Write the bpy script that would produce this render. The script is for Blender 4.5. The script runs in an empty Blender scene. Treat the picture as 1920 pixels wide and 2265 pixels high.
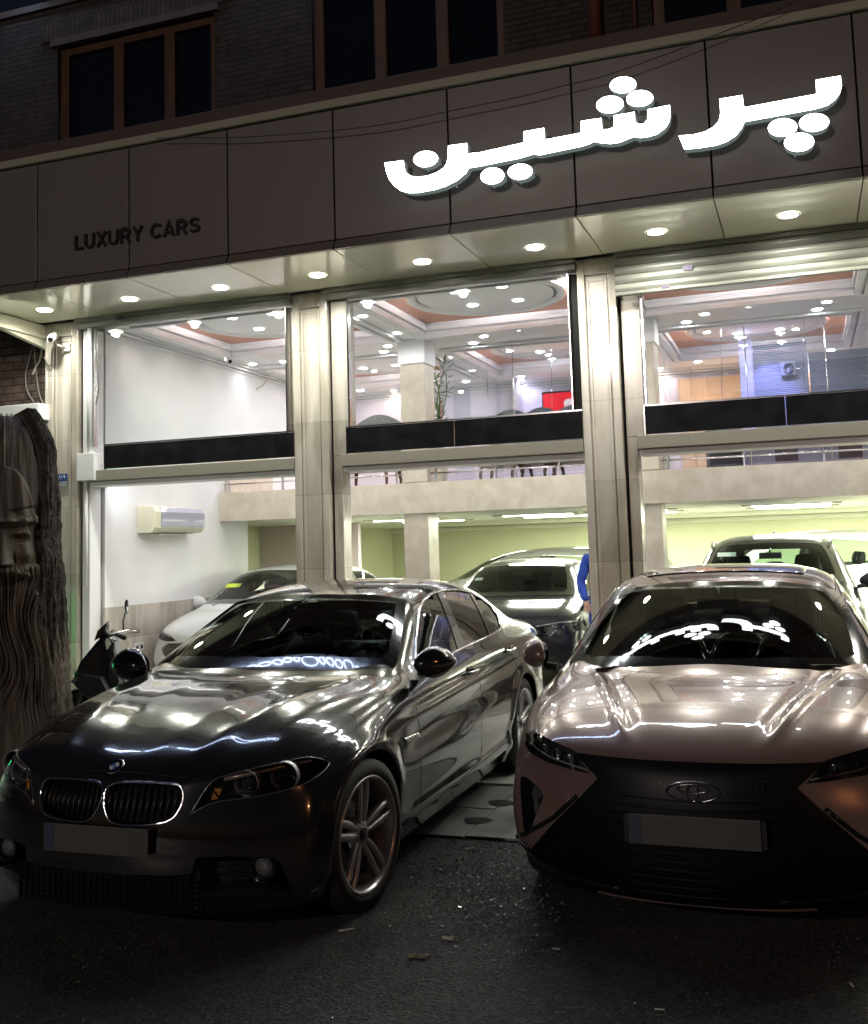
import bpy, bmesh, math, random
import numpy as np
from mathutils import Vector, Matrix
from mathutils.bvhtree import BVHTree
R = math.radians
random.seed(7)
SC = bpy.context.scene
COL = SC.collection

# ---------------------------------------------------------------- camera
FPX, PX, PY, CH = 2303.5, 960.0, 985.7, 1.65          # focal length / principal point in photo pixels, eye height
YAW, PIT, ROL = R(19.5894), R(5.6247), R(-1.6993)
def _axes():
    cy, sy, cp, sp, cr, sr = math.cos(YAW), math.sin(YAW), math.cos(PIT), math.sin(PIT), math.cos(ROL), math.sin(ROL)
    f = Vector((-sy*cp, cy*cp, sp)); r = Vector((cy, sy, 0)); u = r.cross(f)
    return cr*r+sr*u, -sr*r+cr*u, f
RR, UU, FF = _axes()
CAMLOC = Vector((0, 0, CH))
cd = bpy.data.cameras.new("camera"); cam = bpy.data.objects.new("camera", cd); COL.objects.link(cam)
SC.camera = cam
cd.sensor_fit = 'HORIZONTAL'; cd.sensor_width = 36.0; cd.lens = 36.0*FPX/1920.0
m3 = Matrix((RR, UU, -FF)).transposed()
cam.matrix_world = Matrix.Translation(CAMLOC) @ m3.to_4x4()
cd.shift_x = (960.0-PX)/1920.0
cd.shift_y = (PY-1132.5)/1920.0
cd.clip_start = 0.05; cd.clip_end = 500

def pj(p):
    d = Vector(p)-CAMLOC; z = d.dot(FF)
    return (PX+FPX*d.dot(RR)/z, PY-FPX*d.dot(UU)/z)
def ray(px, py): return FF+RR*((px-PX)/FPX)-UU*((py-PY)/FPX)
def atX(px, py, X): r = ray(px, py); return CAMLOC+r*(X/r.x)
def atY(px, py, Y): r = ray(px, py); return CAMLOC+r*(Y/r.y)
def atZ(px, py, Z): r = ray(px, py); return CAMLOC+r*((Z-CH)/r.z)

# ---------------------------------------------------------------- world: night sky
w = bpy.data.worlds.new("World"); SC.world = w; w.use_nodes = True
nt = w.node_tree; bg = nt.nodes['Background']
sky = nt.nodes.new('ShaderNodeTexSky'); sky.sky_type = 'NISHITA'; sky.sun_disc = False
sky.sun_elevation = R(-4.5); sky.sun_rotation = R(200)
mxs = nt.nodes.new('ShaderNodeMix'); mxs.data_type = 'RGBA'; mxs.inputs[0].default_value = 0.25
nt.links.new(sky.outputs[0], mxs.inputs[6]); mxs.inputs[7].default_value = (0.030, 0.042, 0.085, 1)
nt.links.new(mxs.outputs[2], bg.inputs[0]); bg.inputs[1].default_value = 0.10
SC.view_settings.view_transform = 'Standard'; SC.view_settings.look = 'None'
SC.view_settings.exposure = 1.6; SC.view_settings.gamma = 1.0
SC.view_settings.use_curve_mapping = False
SC.cycles.max_bounces = 10; SC.cycles.transparent_max_bounces = 16; SC.cycles.glossy_bounces = 6
SC.cycles.diffuse_bounces = 3; SC.cycles.transmission_bounces = 6
SC.cycles.sample_clamp_indirect = 6.0; SC.cycles.caustics_reflective = False; SC.cycles.caustics_refractive = False
SC.cycles.use_denoising = True; SC.cycles.blur_glossy = 0.3

def lamp(name, kind, loc, power, col=(1, 1, 1), size=0.08, aim=None, spot=150, blend=0.6):
    l = bpy.data.lights.new(name, kind); l.energy = power; l.color = col
    if kind == 'AREA':
        l.shape = 'RECTANGLE'; l.size, l.size_y = size
    else: l.shadow_soft_size = size
    if kind == 'SPOT': l.spot_size = R(spot); l.spot_blend = blend
    o = bpy.data.objects.new(name, l); COL.objects.link(o); o.location = loc
    if aim is not None:
        o.rotation_euler = (Vector(aim)-Vector(loc)).to_track_quat('-Z', 'Y').to_euler()
    return o
# ---------------------------------------------------------------- materials
MATS = {}
def mat(name, col=(0.5, 0.5, 0.5), rough=0.5, metal=0.0, coat=0.0, emit=None, es=1.0, alpha=None, spec=0.5, coatr=0.03, cb=None):
    if name in MATS: return MATS[name]
    m = bpy.data.materials.new(name); m.use_nodes = True; MATS[name] = m
    b = m.node_tree.nodes['Principled BSDF']
    b.inputs['Base Color'].default_value = (*col, 1); b.inputs['Roughness'].default_value = rough
    b.inputs['Metallic'].default_value = metal; b.inputs['Coat Weight'].default_value = coat
    b.inputs['Coat Roughness'].default_value = coatr; b.inputs['Specular IOR Level'].default_value = spec
    if emit: b.inputs['Emission Color'].default_value = (*emit, 1); b.inputs['Emission Strength'].default_value = es
    return m
def nodes(m): return m.node_tree.nodes, m.node_tree.links, m.node_tree.nodes['Principled BSDF']
def noisy(m, c1, c2, scale=5.0, detail=6, stops=(0.35, 0.65), stretch=(1, 1, 1), bump=0.0, bscale=None, rough=None, coords='Object', dist=0.0):
    """two-tone procedural colour from noise, optional bump and roughness variation"""
    N, L, b = nodes(m)
    tc = N.new('ShaderNodeTexCoord'); mp = N.new('ShaderNodeMapping'); mp.inputs['Scale'].default_value = stretch
    L.new(tc.outputs[coords], mp.inputs[0])
    n = N.new('ShaderNodeTexNoise'); n.inputs['Scale'].default_value = scale; n.inputs['Detail'].default_value = detail; n.inputs['Distortion'].default_value = dist
    L.new(mp.outputs[0], n.inputs['Vector'])
    r = N.new('ShaderNodeValToRGB'); L.new(n.outputs['Fac'], r.inputs[0])
    r.color_ramp.elements[0].position = stops[0]; r.color_ramp.elements[1].position = stops[1]
    r.color_ramp.elements[0].color = (*c1, 1); r.color_ramp.elements[1].color = (*c2, 1)
    L.new(r.outputs[0], b.inputs['Base Color'])
    if rough:
        mr = N.new('ShaderNodeMapRange'); L.new(n.outputs['Fac'], mr.inputs[0]); mr.inputs[1].default_value = .3; mr.inputs[2].default_value = .7
        mr.inputs[3].default_value, mr.inputs[4].default_value = rough; L.new(mr.outputs[0], b.inputs['Roughness'])
    if bump:
        n2 = N.new('ShaderNodeTexNoise'); n2.inputs['Scale'].default_value = bscale or scale*4; n2.inputs['Detail'].default_value = 4
        L.new(mp.outputs[0], n2.inputs['Vector'])
        bp = N.new('ShaderNodeBump'); bp.inputs['Strength'].default_value = bump; bp.inputs['Distance'].default_value = 0.02
        L.new(n2.outputs['Fac'], bp.inputs['Height']); L.new(bp.outputs[0], b.inputs['Normal'])
    return m
def glassmat(name, tint=(1, 1, 1), ior=1.5, base=0.0, rough=0.0):
    """thin sheet glass: transparent tinted + fresnel mirror"""
    if name in MATS: return MATS[name]
    m = bpy.data.materials.new(name); m.use_nodes = True; MATS[name] = m
    N, L = m.node_tree.nodes, m.node_tree.links
    for n in list(N): N.remove(n)
    o = N.new('ShaderNodeOutputMaterial'); mx = N.new('ShaderNodeMixShader')
    t = N.new('ShaderNodeBsdfTransparent'); t.inputs[0].default_value = (*tint, 1)
    g = N.new('ShaderNodeBsdfGlossy'); g.inputs['Roughness'].default_value = rough; g.inputs[0].default_value = (1, 1, 1, 1)
    f = N.new('ShaderNodeFresnel'); f.inputs[0].default_value = ior
    ad = N.new('ShaderNodeMath'); ad.operation = 'ADD'; ad.inputs[1].default_value = base; ad.use_clamp = True
    L.new(f.outputs[0], ad.inputs[0]); L.new(ad.outputs[0], mx.inputs[0]); L.new(t.outputs[0], mx.inputs[1]); L.new(g.outputs[0], mx.inputs[2])
    L.new(mx.outputs[0], o.inputs[0])
    return m

# ---------------------------------------------------------------- object helpers
def tag(o, label=None, cat=None, group=None, kind=None):
    if label: o['label'] = label
    if cat: o['category'] = cat
    if group: o['group'] = group
    if kind: o['kind'] = kind
    return o
def empty(name, loc=(0, 0, 0), rz=0.0, label=None, cat=None, group=None):
    o = bpy.data.objects.new(name, None); COL.objects.link(o); o.location = loc; o.rotation_euler = (0, 0, rz)
    o.empty_display_size = 0.2
    return tag(o, label, cat, group)
def wm(o): return (wm(o.parent) @ o.matrix_basis) if o.parent else o.matrix_basis.copy()
def obj(name, bm, m, parent=None, smooth=False, world=False):
    """link bm as one mesh object; world=True: bm holds world coordinates although the object has a parent"""
    if world and parent is not None: bm.transform(wm(parent).inverted())
    me = bpy.data.meshes.new(name); bm.normal_update(); bm.to_mesh(me); bm.free()
    for x in (m if isinstance(m, (list, tuple)) else [m]): me.materials.append(x)
    if smooth:
        for p in me.polygons: p.use_smooth = True
    o = bpy.data.objects.new(name, me); COL.objects.link(o)
    if parent is not None: o.parent = parent
    return o
def bx(bm, x0, x1, y0, y1, z0, z1, bev=0.0, mi=0):
    vs = [bm.verts.new((x, y, z)) for x in (x0, x1) for y in (y0, y1) for z in (z0, z1)]
    F = [(0, 1, 3, 2), (4, 6, 7, 5), (0, 4, 5, 1), (2, 3, 7, 6), (0, 2, 6, 4), (1, 5, 7, 3)]
    fs = [bm.faces.new([vs[i] for i in f]) for f in F]
    for f in fs: f.material_index = mi
    if bev > 0:
        es = list({e for f in fs for e in f.edges})
        bmesh.ops.bevel(bm, geom=es, offset=bev, segments=2, affect='EDGES', profile=0.5)
    return vs
def cyl(bm, p0, p1, r0, r1=None, n=16, cap=True, mi=0):
    p0, p1 = Vector(p0), Vector(p1); r1 = r0 if r1 is None else r1
    d = (p1-p0).normalized(); a = d.orthogonal().normalized(); b = d.cross(a)
    A = [bm.verts.new(p0+(a*math.cos(t)+b*math.sin(t))*r0) for t in [2*math.pi*i/n for i in range(n)]]
    B = [bm.verts.new(p1+(a*math.cos(t)+b*math.sin(t))*r1) for t in [2*math.pi*i/n for i in range(n)]]
    for i in range(n):
        f = bm.faces.new((A[i], A[(i+1) % n], B[(i+1) % n], B[i])); f.smooth = True; f.material_index = mi
    if cap:
        f = bm.faces.new(A[::-1]); f.material_index = mi
        f = bm.faces.new(B); f.material_index = mi
def tube(bm, pts, r, n=8, closed=False, flat=1.0, nrm=None, mi=0):
    """sweep a round (or flattened) section along points; r float or list"""
    pts = [Vector(p) for p in pts]; m = len(pts); rings = []
    prev = None
    for i, p in enumerate(pts):
        if closed: t = (pts[(i+1) % m]-pts[i-1])
        else: t = pts[min(i+1, m-1)]-pts[max(i-1, 0)]
        if t.length < 1e-9: t = Vector((1, 0, 0))
        t.normalize()
        if nrm is not None: a = nrm[i]-t*nrm[i].dot(t)
        elif prev is None: a = t.orthogonal()
        else: a = prev-t*prev.dot(t)
        if a.length < 1e-6: a = t.orthogonal()
        a.normalize(); b = t.cross(a); prev = a
        rr = r[i] if isinstance(r, (list, tuple)) else r
        rings.append([bm.verts.new(p+a*(rr*flat*math.cos(q))+b*(rr*math.sin(q))) for q in [2*math.pi*k/n for k in range(n)]])
    for i in range(m if closed else m-1):
        A, B = rings[i], rings[(i+1) % m]
        for k in range(n):
            f = bm.faces.new((A[k], A[(k+1) % n], B[(k+1) % n], B[k])); f.smooth = True; f.material_index = mi
    if not closed:
        bm.faces.new(rings[0][::-1]).material_index = mi; bm.faces.new(rings[-1]).material_index = mi
def lathe(bm, prof, c, ax, n=48, mi=0):
    """revolve profile [(axial, radius)] about axis ax through c"""
    c, ax = Vector(c), Vector(ax).normalized(); a = ax.orthogonal().normalized(); b = ax.cross(a); rings = []
    for (h, r) in prof:
        rings.append([bm.verts.new(c+ax*h+(a*math.cos(t)+b*math.sin(t))*max(r, 1e-4)) for t in [2*math.pi*k/n for k in range(n)]])
    for A, B in zip(rings[:-1], rings[1:]):
        for k in range(n):
            f = bm.faces.new((A[k], A[(k+1) % n], B[(k+1) % n], B[k])); f.smooth = True; f.material_index = mi
def prism(bm, poly, f3, depth, mi=0):
    """extrude 2-D polygon; f3(u,v,d) -> 3-D point"""
    A = [bm.verts.new(f3(u, v, 0)) for u, v in poly]; B = [bm.verts.new(f3(u, v, depth)) for u, v in poly]
    n = len(poly)
    f = [bm.faces.new(A), bm.faces.new(B[::-1])]
    for i in range(n): f.append(bm.faces.new((A[i], B[i], B[(i+1) % n], A[(i+1) % n])))
    for q in f: q.material_index = mi
    bmesh.ops.recalc_face_normals(bm, faces=f)
def quad(bm, a, b, c, d, mi=0):
    f = bm.faces.new([bm.verts.new(p) for p in (a, b, c, d)]); f.material_index = mi; return f
def circ(cx, cy, r, n=32, ry=None, a0=0, a1=360):
    ry = r if ry is None else ry
    full = abs(a1-a0) >= 360
    return [(cx+r*math.cos(R(a0+(a1-a0)*i/(n if full else n-1))), cy+ry*math.sin(R(a0+(a1-a0)*i/(n if full else n-1)))) for i in range(n)]
def smoothpoly(pts, it=2, closed=True):
    P = [tuple(map(float, p)) for p in pts]
    for _ in range(it):
        Q = []
        n = len(P); rng = range(n) if closed else range(n-1)
        if not closed: Q.append(P[0])
        for i in rng:
            a, b = P[i], P[(i+1) % n]
            Q.append(tuple(.75*x+.25*y for x, y in zip(a, b))); Q.append(tuple(.25*x+.75*y for x, y in zip(a, b)))
        if not closed: Q.append(P[-1])
        P = Q
    return P
# ---------------------------------------------------------------- cars: a subdivided cage, then openings cut and panels laid on its surface
def inpoly(poly, P):
    """vectorised point-in-polygon"""
    x, y = P[:, 0], P[:, 1]; c = np.zeros(len(P), bool); n = len(poly); j = n-1
    for i in range(n):
        xi, yi = poly[i]; xj, yj = poly[j]
        if yi != yj:
            c ^= ((yi > y) != (yj > y)) & (x < (xj-xi)*(y-yi)/(yj-yi)+xi)
        j = i
    return c
def nearpoly(poly, p):
    best = None
    n = len(poly)
    for i in range(n):
        ax, ay = poly[i]; bx_, by = poly[(i+1) % n]; dx, dy = bx_-ax, by-ay; L = dx*dx+dy*dy
        t = 0 if L == 0 else max(0, min(1, ((p[0]-ax)*dx+(p[1]-ay)*dy)/L))
        q = (ax+t*dx, ay+t*dy); d = (q[0]-p[0])**2+(q[1]-p[1])**2
        if best is None or d < best[0]: best = (d, q)
    return best[1]
class Proj:
    """a family of parallel or camera rays used to lay outlines on a body; local coordinates"""
    def __init__(s, kind, M=None, side=1):
        s.k, s.M, s.side = kind, M, side
        if kind == 'px': s.Mi = M.inverted(); s.o = s.Mi @ CAMLOC; s.R3 = s.Mi.to_3x3()
    def uv(s, P):
        P = np.asarray(P, float)
        if s.k == 'px':
            A = np.array(s.M); W = P @ A[:3, :3].T+A[:3, 3]-np.array(CAMLOC); z = W @ np.array(FF)
            return np.stack([PX+FPX*(W @ np.array(RR))/z, PY-FPX*(W @ np.array(UU))/z], 1)
        if s.k == 'side': return P[:, [0, 2]]
        if s.k in ('front', 'rear'): return P[:, [1, 2]]
        return P[:, [0, 1]]
    def ray(s, u, v):
        if s.k == 'px': return s.o, (s.R3 @ ray(u, v)).normalized()
        if s.k == 'side': return Vector((u, 3*s.side, v)), Vector((0, -s.side, 0))
        if s.k == 'front': return Vector((-2, u, v)), Vector((1, 0, 0))
        if s.k == 'rear': return Vector((8, u, v)), Vector((-1, 0, 0))
        return Vector((u, v, 4)), Vector((0, 0, -1))
class Car:
    def __init__(s, name, cage, pose, level, label, cat='car', group=None, disp=None):
        """cage: dict(front=F[j][k], side=S[i][k], top=T[i][j], rear=B[j][k]) half body, y >= 0"""
        s.root = empty(name, (pose[0], pose[1], pose[3] if len(pose) > 3 else 0), pose[2], label, cat, group)
        s.M = s.root.matrix_basis.copy()
        V, Fc = cage_mesh(cage)
        me = bpy.data.meshes.new('cage'); me.from_pydata(V, [], Fc); o = bpy.data.objects.new('cage', me); COL.objects.link(o)
        md = o.modifiers.new('s', 'SUBSURF'); md.levels = level; md.render_levels = level
        dg = bpy.context.evaluated_depsgraph_get(); ev = o.evaluated_get(dg); m2 = ev.to_mesh()
        n = len(m2.vertices); P = np.empty(n*3); m2.vertices.foreach_get('co', P); s.P = P.reshape(-1, 3).copy()
        s.F = [tuple(p.vertices) for p in m2.polygons]
        if disp:
            N = np.empty(n*3); m2.vertices.foreach_get('normal', N); s.P += disp(s.P, N.reshape(-1, 3))
        ev.to_mesh_clear(); bpy.data.objects.remove(o); bpy.data.meshes.remove(me)
        s.P0 = s.P.copy()
        s.bvh = BVHTree.FromPolygons([tuple(p) for p in s.P0], s.F)
        s.cen = np.array([s.P[list(f)].mean(0) for f in s.F])
        v0 = s.P[[f[0] for f in s.F]]; v1 = s.P[[f[1] for f in s.F]]; v2 = s.P[[f[2] for f in s.F]]
        s.N = np.cross(v1-v0, v2-v0)
        s.alive = np.ones(len(s.F), bool)
        s.px = Proj('px', s.M)
    def cast(s, pr, u, v):
        o, d = pr.ray(u, v); h = s.bvh.ray_cast(o, d)
        if h[0] is None:
            h = s.bvh.find_nearest(o+d*max(0.1, (Vector((2, 0, .7))-o).dot(d)))
            return Vector(h[0]), Vector(h[1])
        n = Vector(h[1]); n = -n if n.dot(d) > 0 else n
        return Vector(h[0]), n
    def hole(s, poly, pr, mirror=True, cond=None, snap=True):
        """delete body faces inside the outline and pull the rim onto it"""
        uv = pr.uv(s.cen); ins = inpoly(poly, uv)
        if pr.k == 'px':
            o = np.array(pr.o); ins &= ((s.cen-o)*s.N).sum(1) < 0
        elif pr.k == 'side': ins &= (s.cen[:, 1]*pr.side > 0.3)
        elif pr.k == 'front': ins &= (s.N[:, 0] < 0)
        elif pr.k == 'rear': ins &= (s.N[:, 0] > 0)
        else: ins &= (s.N[:, 2] > 0)
        if cond is not None: ins &= cond(s.cen)
        kill = ins & s.alive
        s.alive &= ~kill
        dead = set(v for f in np.nonzero(kill)[0] for v in s.F[f]); live = set(v for f in np.nonzero(s.alive)[0] for v in s.F[f])
        moved = []
        if snap:
            for v in dead & live:
                p2 = pr.uv(s.P0[v][None])[0]; q = nearpoly(poly, p2)
                h, n = s.cast(pr, *q)
                if (h-Vector(s.P0[v])).length < 0.12: s.P[v] = h; moved.append(v)
        if mirror:
            # same opening on the other half, by mirrored centres
            key = {}
            for i in np.nonzero(kill)[0]: key[(round(s.cen[i][0], 3), round(-s.cen[i][1], 3), round(s.cen[i][2], 3))] = 1
            for i in range(len(s.F)):
                c = s.cen[i]
                if s.alive[i] and (round(c[0], 3), round(c[1], 3), round(c[2], 3)) in key: s.alive[i] = False
            if moved:
                vk = {(round(s.P0[v][0], 3), round(-s.P0[v][1], 3), round(s.P0[v][2], 3)): v for v in moved}
                for i in range(len(s.P0)):
                    c = s.P0[i]; k = (round(c[0], 3), round(c[1], 3), round(c[2], 3))
                    if k in vk: m = s.P[vk[k]]; s.P[i] = (m[0], -m[1], m[2])
    def finish(s, paint, name='body'):
        bm = bmesh.new(); used = {}
        for i in np.nonzero(s.alive)[0]:
            f = []
            for v in s.F[i]:
                if v not in used: used[v] = bm.verts.new(s.P[v])
                f.append(used[v])
            try: bm.faces.new(f)
            except ValueError: pass
        o = obj(name, bm, paint, s.root, smooth=True); return o
    def patch(s, name, poly, pr, m, off=0.003, step=0.02, parent=None, mirror=False, skirt=0.0, flipname=None, label=None, both=None, fit=False):
        """a panel that follows the body surface inside the outline"""
        poly = [tuple(p) for p in poly]; us = [p[0] for p in poly]; vs = [p[1] for p in poly]
        u0, u1, v0, v1 = min(us), max(us), min(vs), max(vs)
        nu = max(2, int(math.ceil((u1-u0)/step))); nv = max(2, int(math.ceil((v1-v0)/step)))
        du, dv = (u1-u0)/nu, (v1-v0)/nv
        C = np.array([(u0+(i+.5)*du, v0+(j+.5)*dv) for i in range(nu) for j in range(nv)])
        ins = inpoly(poly, C).reshape(nu, nv); G = {}; cells = []
        for i in range(nu):
            for j in range(nv):
                if ins[i, j]:
                    cells.append(((i, j), (i+1, j), (i+1, j+1), (i, j+1)))
                    for c in cells[-1]: G.setdefault(c, 0); G[c] += 1
        rim = {c for c in G if G[c] < 4}
        pos = {c: (u0+c[0]*du, v0+c[1]*dv) for c in G}
        for c in rim: pos[c] = nearpoly(poly, pos[c])
        n = len(poly)
        for i in range(n):           # keep sharp corners
            a, b, c = poly[i-1], poly[i], poly[(i+1) % n]
            v1_, v2_ = (b[0]-a[0], b[1]-a[1]), (c[0]-b[0], c[1]-b[1])
            l = math.hypot(*v1_)*math.hypot(*v2_)
            if l > 0 and (v1_[0]*v2_[0]+v1_[1]*v2_[1])/l < 0.85 and rim:
                q = min(rim, key=lambda k: (pos[k][0]-b[0])**2+(pos[k][1]-b[1])**2)
                if math.hypot(pos[q][0]-b[0], pos[q][1]-b[1]) < 1.6*max(du, dv): pos[q] = b
        sides = (1, -1) if mirror else (1,)
        if both is not None: sides = both
        out = []
        H = {c: s.cast(pr, *pos[c]) for c in G}
        if fit:                      # glass keeps one clean curvature instead of the softened body surface
            C0, z0 = s.glass
            def zf(x, y): return float(np.array([1, x, x*x, y*y, x*y*y, y**4]) @ C0)
            for c in H:
                x, y = pos[c]; e = 1e-3
                n = Vector((-(zf(x+e, y)-zf(x-e, y))/(2*e), -(zf(x, y+e)-zf(x, y-e))/(2*e), 1)).normalized()
                H[c] = (Vector((x, y, zf(x, y))), n)
        for sd in sides:
            bm = bmesh.new(); top = {}
            for c, (h, nn) in H.items():
                p = h+nn*off; top[c] = bm.verts.new((p.x, p.y*sd, p.z))
            fs = []
            for ce in cells:
                vs_ = [top[c] for c in ce]
                try: fs.append(bm.faces.new(vs_))
                except ValueError: pass
            if skirt:
                low = {c: bm.verts.new(((H[c][0]+H[c][1]*(off-skirt)).x, (H[c][0]+H[c][1]*(off-skirt)).y*sd, (H[c][0]+H[c][1]*(off-skirt)).z)) for c in rim}
                for e in list(bm.edges):
                    if len(e.link_faces) == 1:
                        a, b = e.verts
                        ca = [c for c in rim if top[c] is a or top[c] is b]
                        if len(ca) == 2:
                            try: bm.faces.new((top[ca[0]], top[ca[1]], low[ca[1]], low[ca[0]]))
                            except ValueError: pass
            bmesh.ops.recalc_face_normals(bm, faces=bm.faces[:])
            # outward
            if fs:
                cc = fs[len(fs)//2]; n0 = list(H.values())[0][1]
                avg = Vector((0, 0, 0))
                for f in fs: avg += f.normal
                nm = Vector((0, 0, 0))
                for h, q in H.values(): nm += q
                nm.y *= sd
                if avg.dot(nm) < 0: bmesh.ops.reverse_faces(bm, faces=bm.faces[:])
            o = obj(name, bm, m, parent or s.root, smooth=True)
            if label: o['label'] = label
            out.append(o)
        return out
    def fit_glass(s, poly):
        us = [p[0] for p in poly]; vs = [p[1] for p in poly]; pr = Proj('top'); A, b = [], []
        for x in np.linspace(min(us), max(us), 40):
            for y in np.linspace(min(vs), max(vs), 40):
                if inpoly(poly, np.array([[x, y]]))[0]: h, n = s.cast(pr, x, y); A.append([1, x, x*x, y*y, x*y*y, y**4]); b.append(h.z)
        s.glass = (np.linalg.lstsq(np.array(A), np.array(b), rcond=None)[0], 0)
        print('glass', s.glass[0])
    def pts(s, pl, pr, seg=0.05, off=0.0, closed=False):
        P, Nn = [], []
        m = len(pl)
        for i in range(m if closed else m-1):
            a, b = pl[i], pl[(i+1) % m]; L = math.hypot(b[0]-a[0], b[1]-a[1]); k = max(1, int(L/seg))
            for t in range(k):
                h, n = s.cast(pr, a[0]+(b[0]-a[0])*t/k, a[1]+(b[1]-a[1])*t/k); P.append(h+n*off); Nn.append(n)
        if not closed: h, n = s.cast(pr, *pl[-1]); P.append(h+n*off); Nn.append(n)
        return P, Nn
    def line(s, bm, pl, pr, r=0.004, seg=0.05, off=0.0, closed=False, mirror=False, flat=0.5, n=6):
        P, Nn = s.pts(pl, pr, seg, off, closed)
        tube(bm, P, r, n=n, closed=closed, flat=flat, nrm=Nn)
        if mirror: tube(bm, [Vector((p.x, -p.y, p.z)) for p in P], r, n=n, closed=closed, flat=flat, nrm=[Vector((q.x, -q.y, q.z)) for q in Nn])
def cage_mesh(c):
    """stitch front/side/top/rear grids of one half and mirror"""
    V, idx = [], {}
    def vid(p):
        k = (round(p[0], 5), round(p[1], 5), round(p[2], 5))
        if k not in idx: idx[k] = len(V); V.append(k)
        return idx[k]
    Fc = []
    def grid(G, flip):
        for sg in (1, -1):
            for i in range(len(G)-1):
                for j in range(len(G[0])-1):
                    q = [G[i][j], G[i+1][j], G[i+1][j+1], G[i][j+1]]
                    ids = []
                    for p in q:
                        v = vid((p[0], p[1]*sg, p[2]))
                        if v not in ids: ids.append(v)
                    if len(ids) > 2: Fc.append(tuple(ids if (sg > 0) == flip else ids[::-1]))
    for k, fl in (('front', True), ('side', True), ('top', True), ('rear', True)): grid(c[k], fl)
    # orient consistently
    bm = bmesh.new(); vs = [bm.verts.new(v) for v in V]
    for f in Fc:
        try: bm.faces.new([vs[i] for i in f])
        except ValueError: pass
    bmesh.ops.recalc_face_normals(bm, faces=bm.faces[:])
    top = max(bm.faces, key=lambda f: f.calc_center_median().z)
    if top.normal.z < 0: bmesh.ops.reverse_faces(bm, faces=bm.faces[:])
    bm.verts.index_update()
    V2 = [tuple(v.co) for v in bm.verts]; F2 = [tuple(v.index for v in f.verts) for f in bm.faces]; bm.free()
    return V2, F2
def make_cage(J, side_rows, top_rows, front_x, front_z, rear_x, rear_z):
    """side_rows[i] = [(x,y,z)*K] bottom to top (without shoulder); top_rows[i] = [(x,y,z)*(J+1)] shoulder(j=J) first ... centre last"""
    T = [list(reversed(r)) for r in top_rows]                         # j = 0 centre .. J shoulder
    S = [list(sr)+[top_rows[i][0]] for i, sr in enumerate(side_rows)]  # k = 0 .. K
    K = len(S[0])-1
    ys = [T[0][j][1]/T[0][-1][1] for j in range(len(T[0]))]
    Fr = []
    for j in range(len(T[0])):
        col = []
        for k in range(K):
            cx, cy, cz = S[0][k]; t = ys[j]
            x = front_x[k]+(cx-front_x[k])*(front_prof(t)); col.append((x, cy*t, front_z[k]+(cz-front_z[k])*t))
        col.append(T[0][j]); Fr.append(col)
    for k in range(K): Fr[-1][k] = S[0][k]
    Rr = []
    ys = [T[-1][j][1]/T[-1][-1][1] for j in range(len(T[0]))]
    for j in range(len(T[0])):
        col = []
        for k in range(K):
            cx, cy, cz = S[-1][k]; t = ys[j]
            x = rear_x[k]+(cx-rear_x[k])*(t**2.5); col.append((x, cy*t, rear_z[k]+(cz-rear_z[k])*t))
        col.append(T[-1][j]); Rr.append(col)
    for k in range(K): Rr[-1][k] = S[-1][k]
    return dict(front=Fr, side=S, top=T, rear=Rr)
def front_prof(t): return t**2.4
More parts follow.
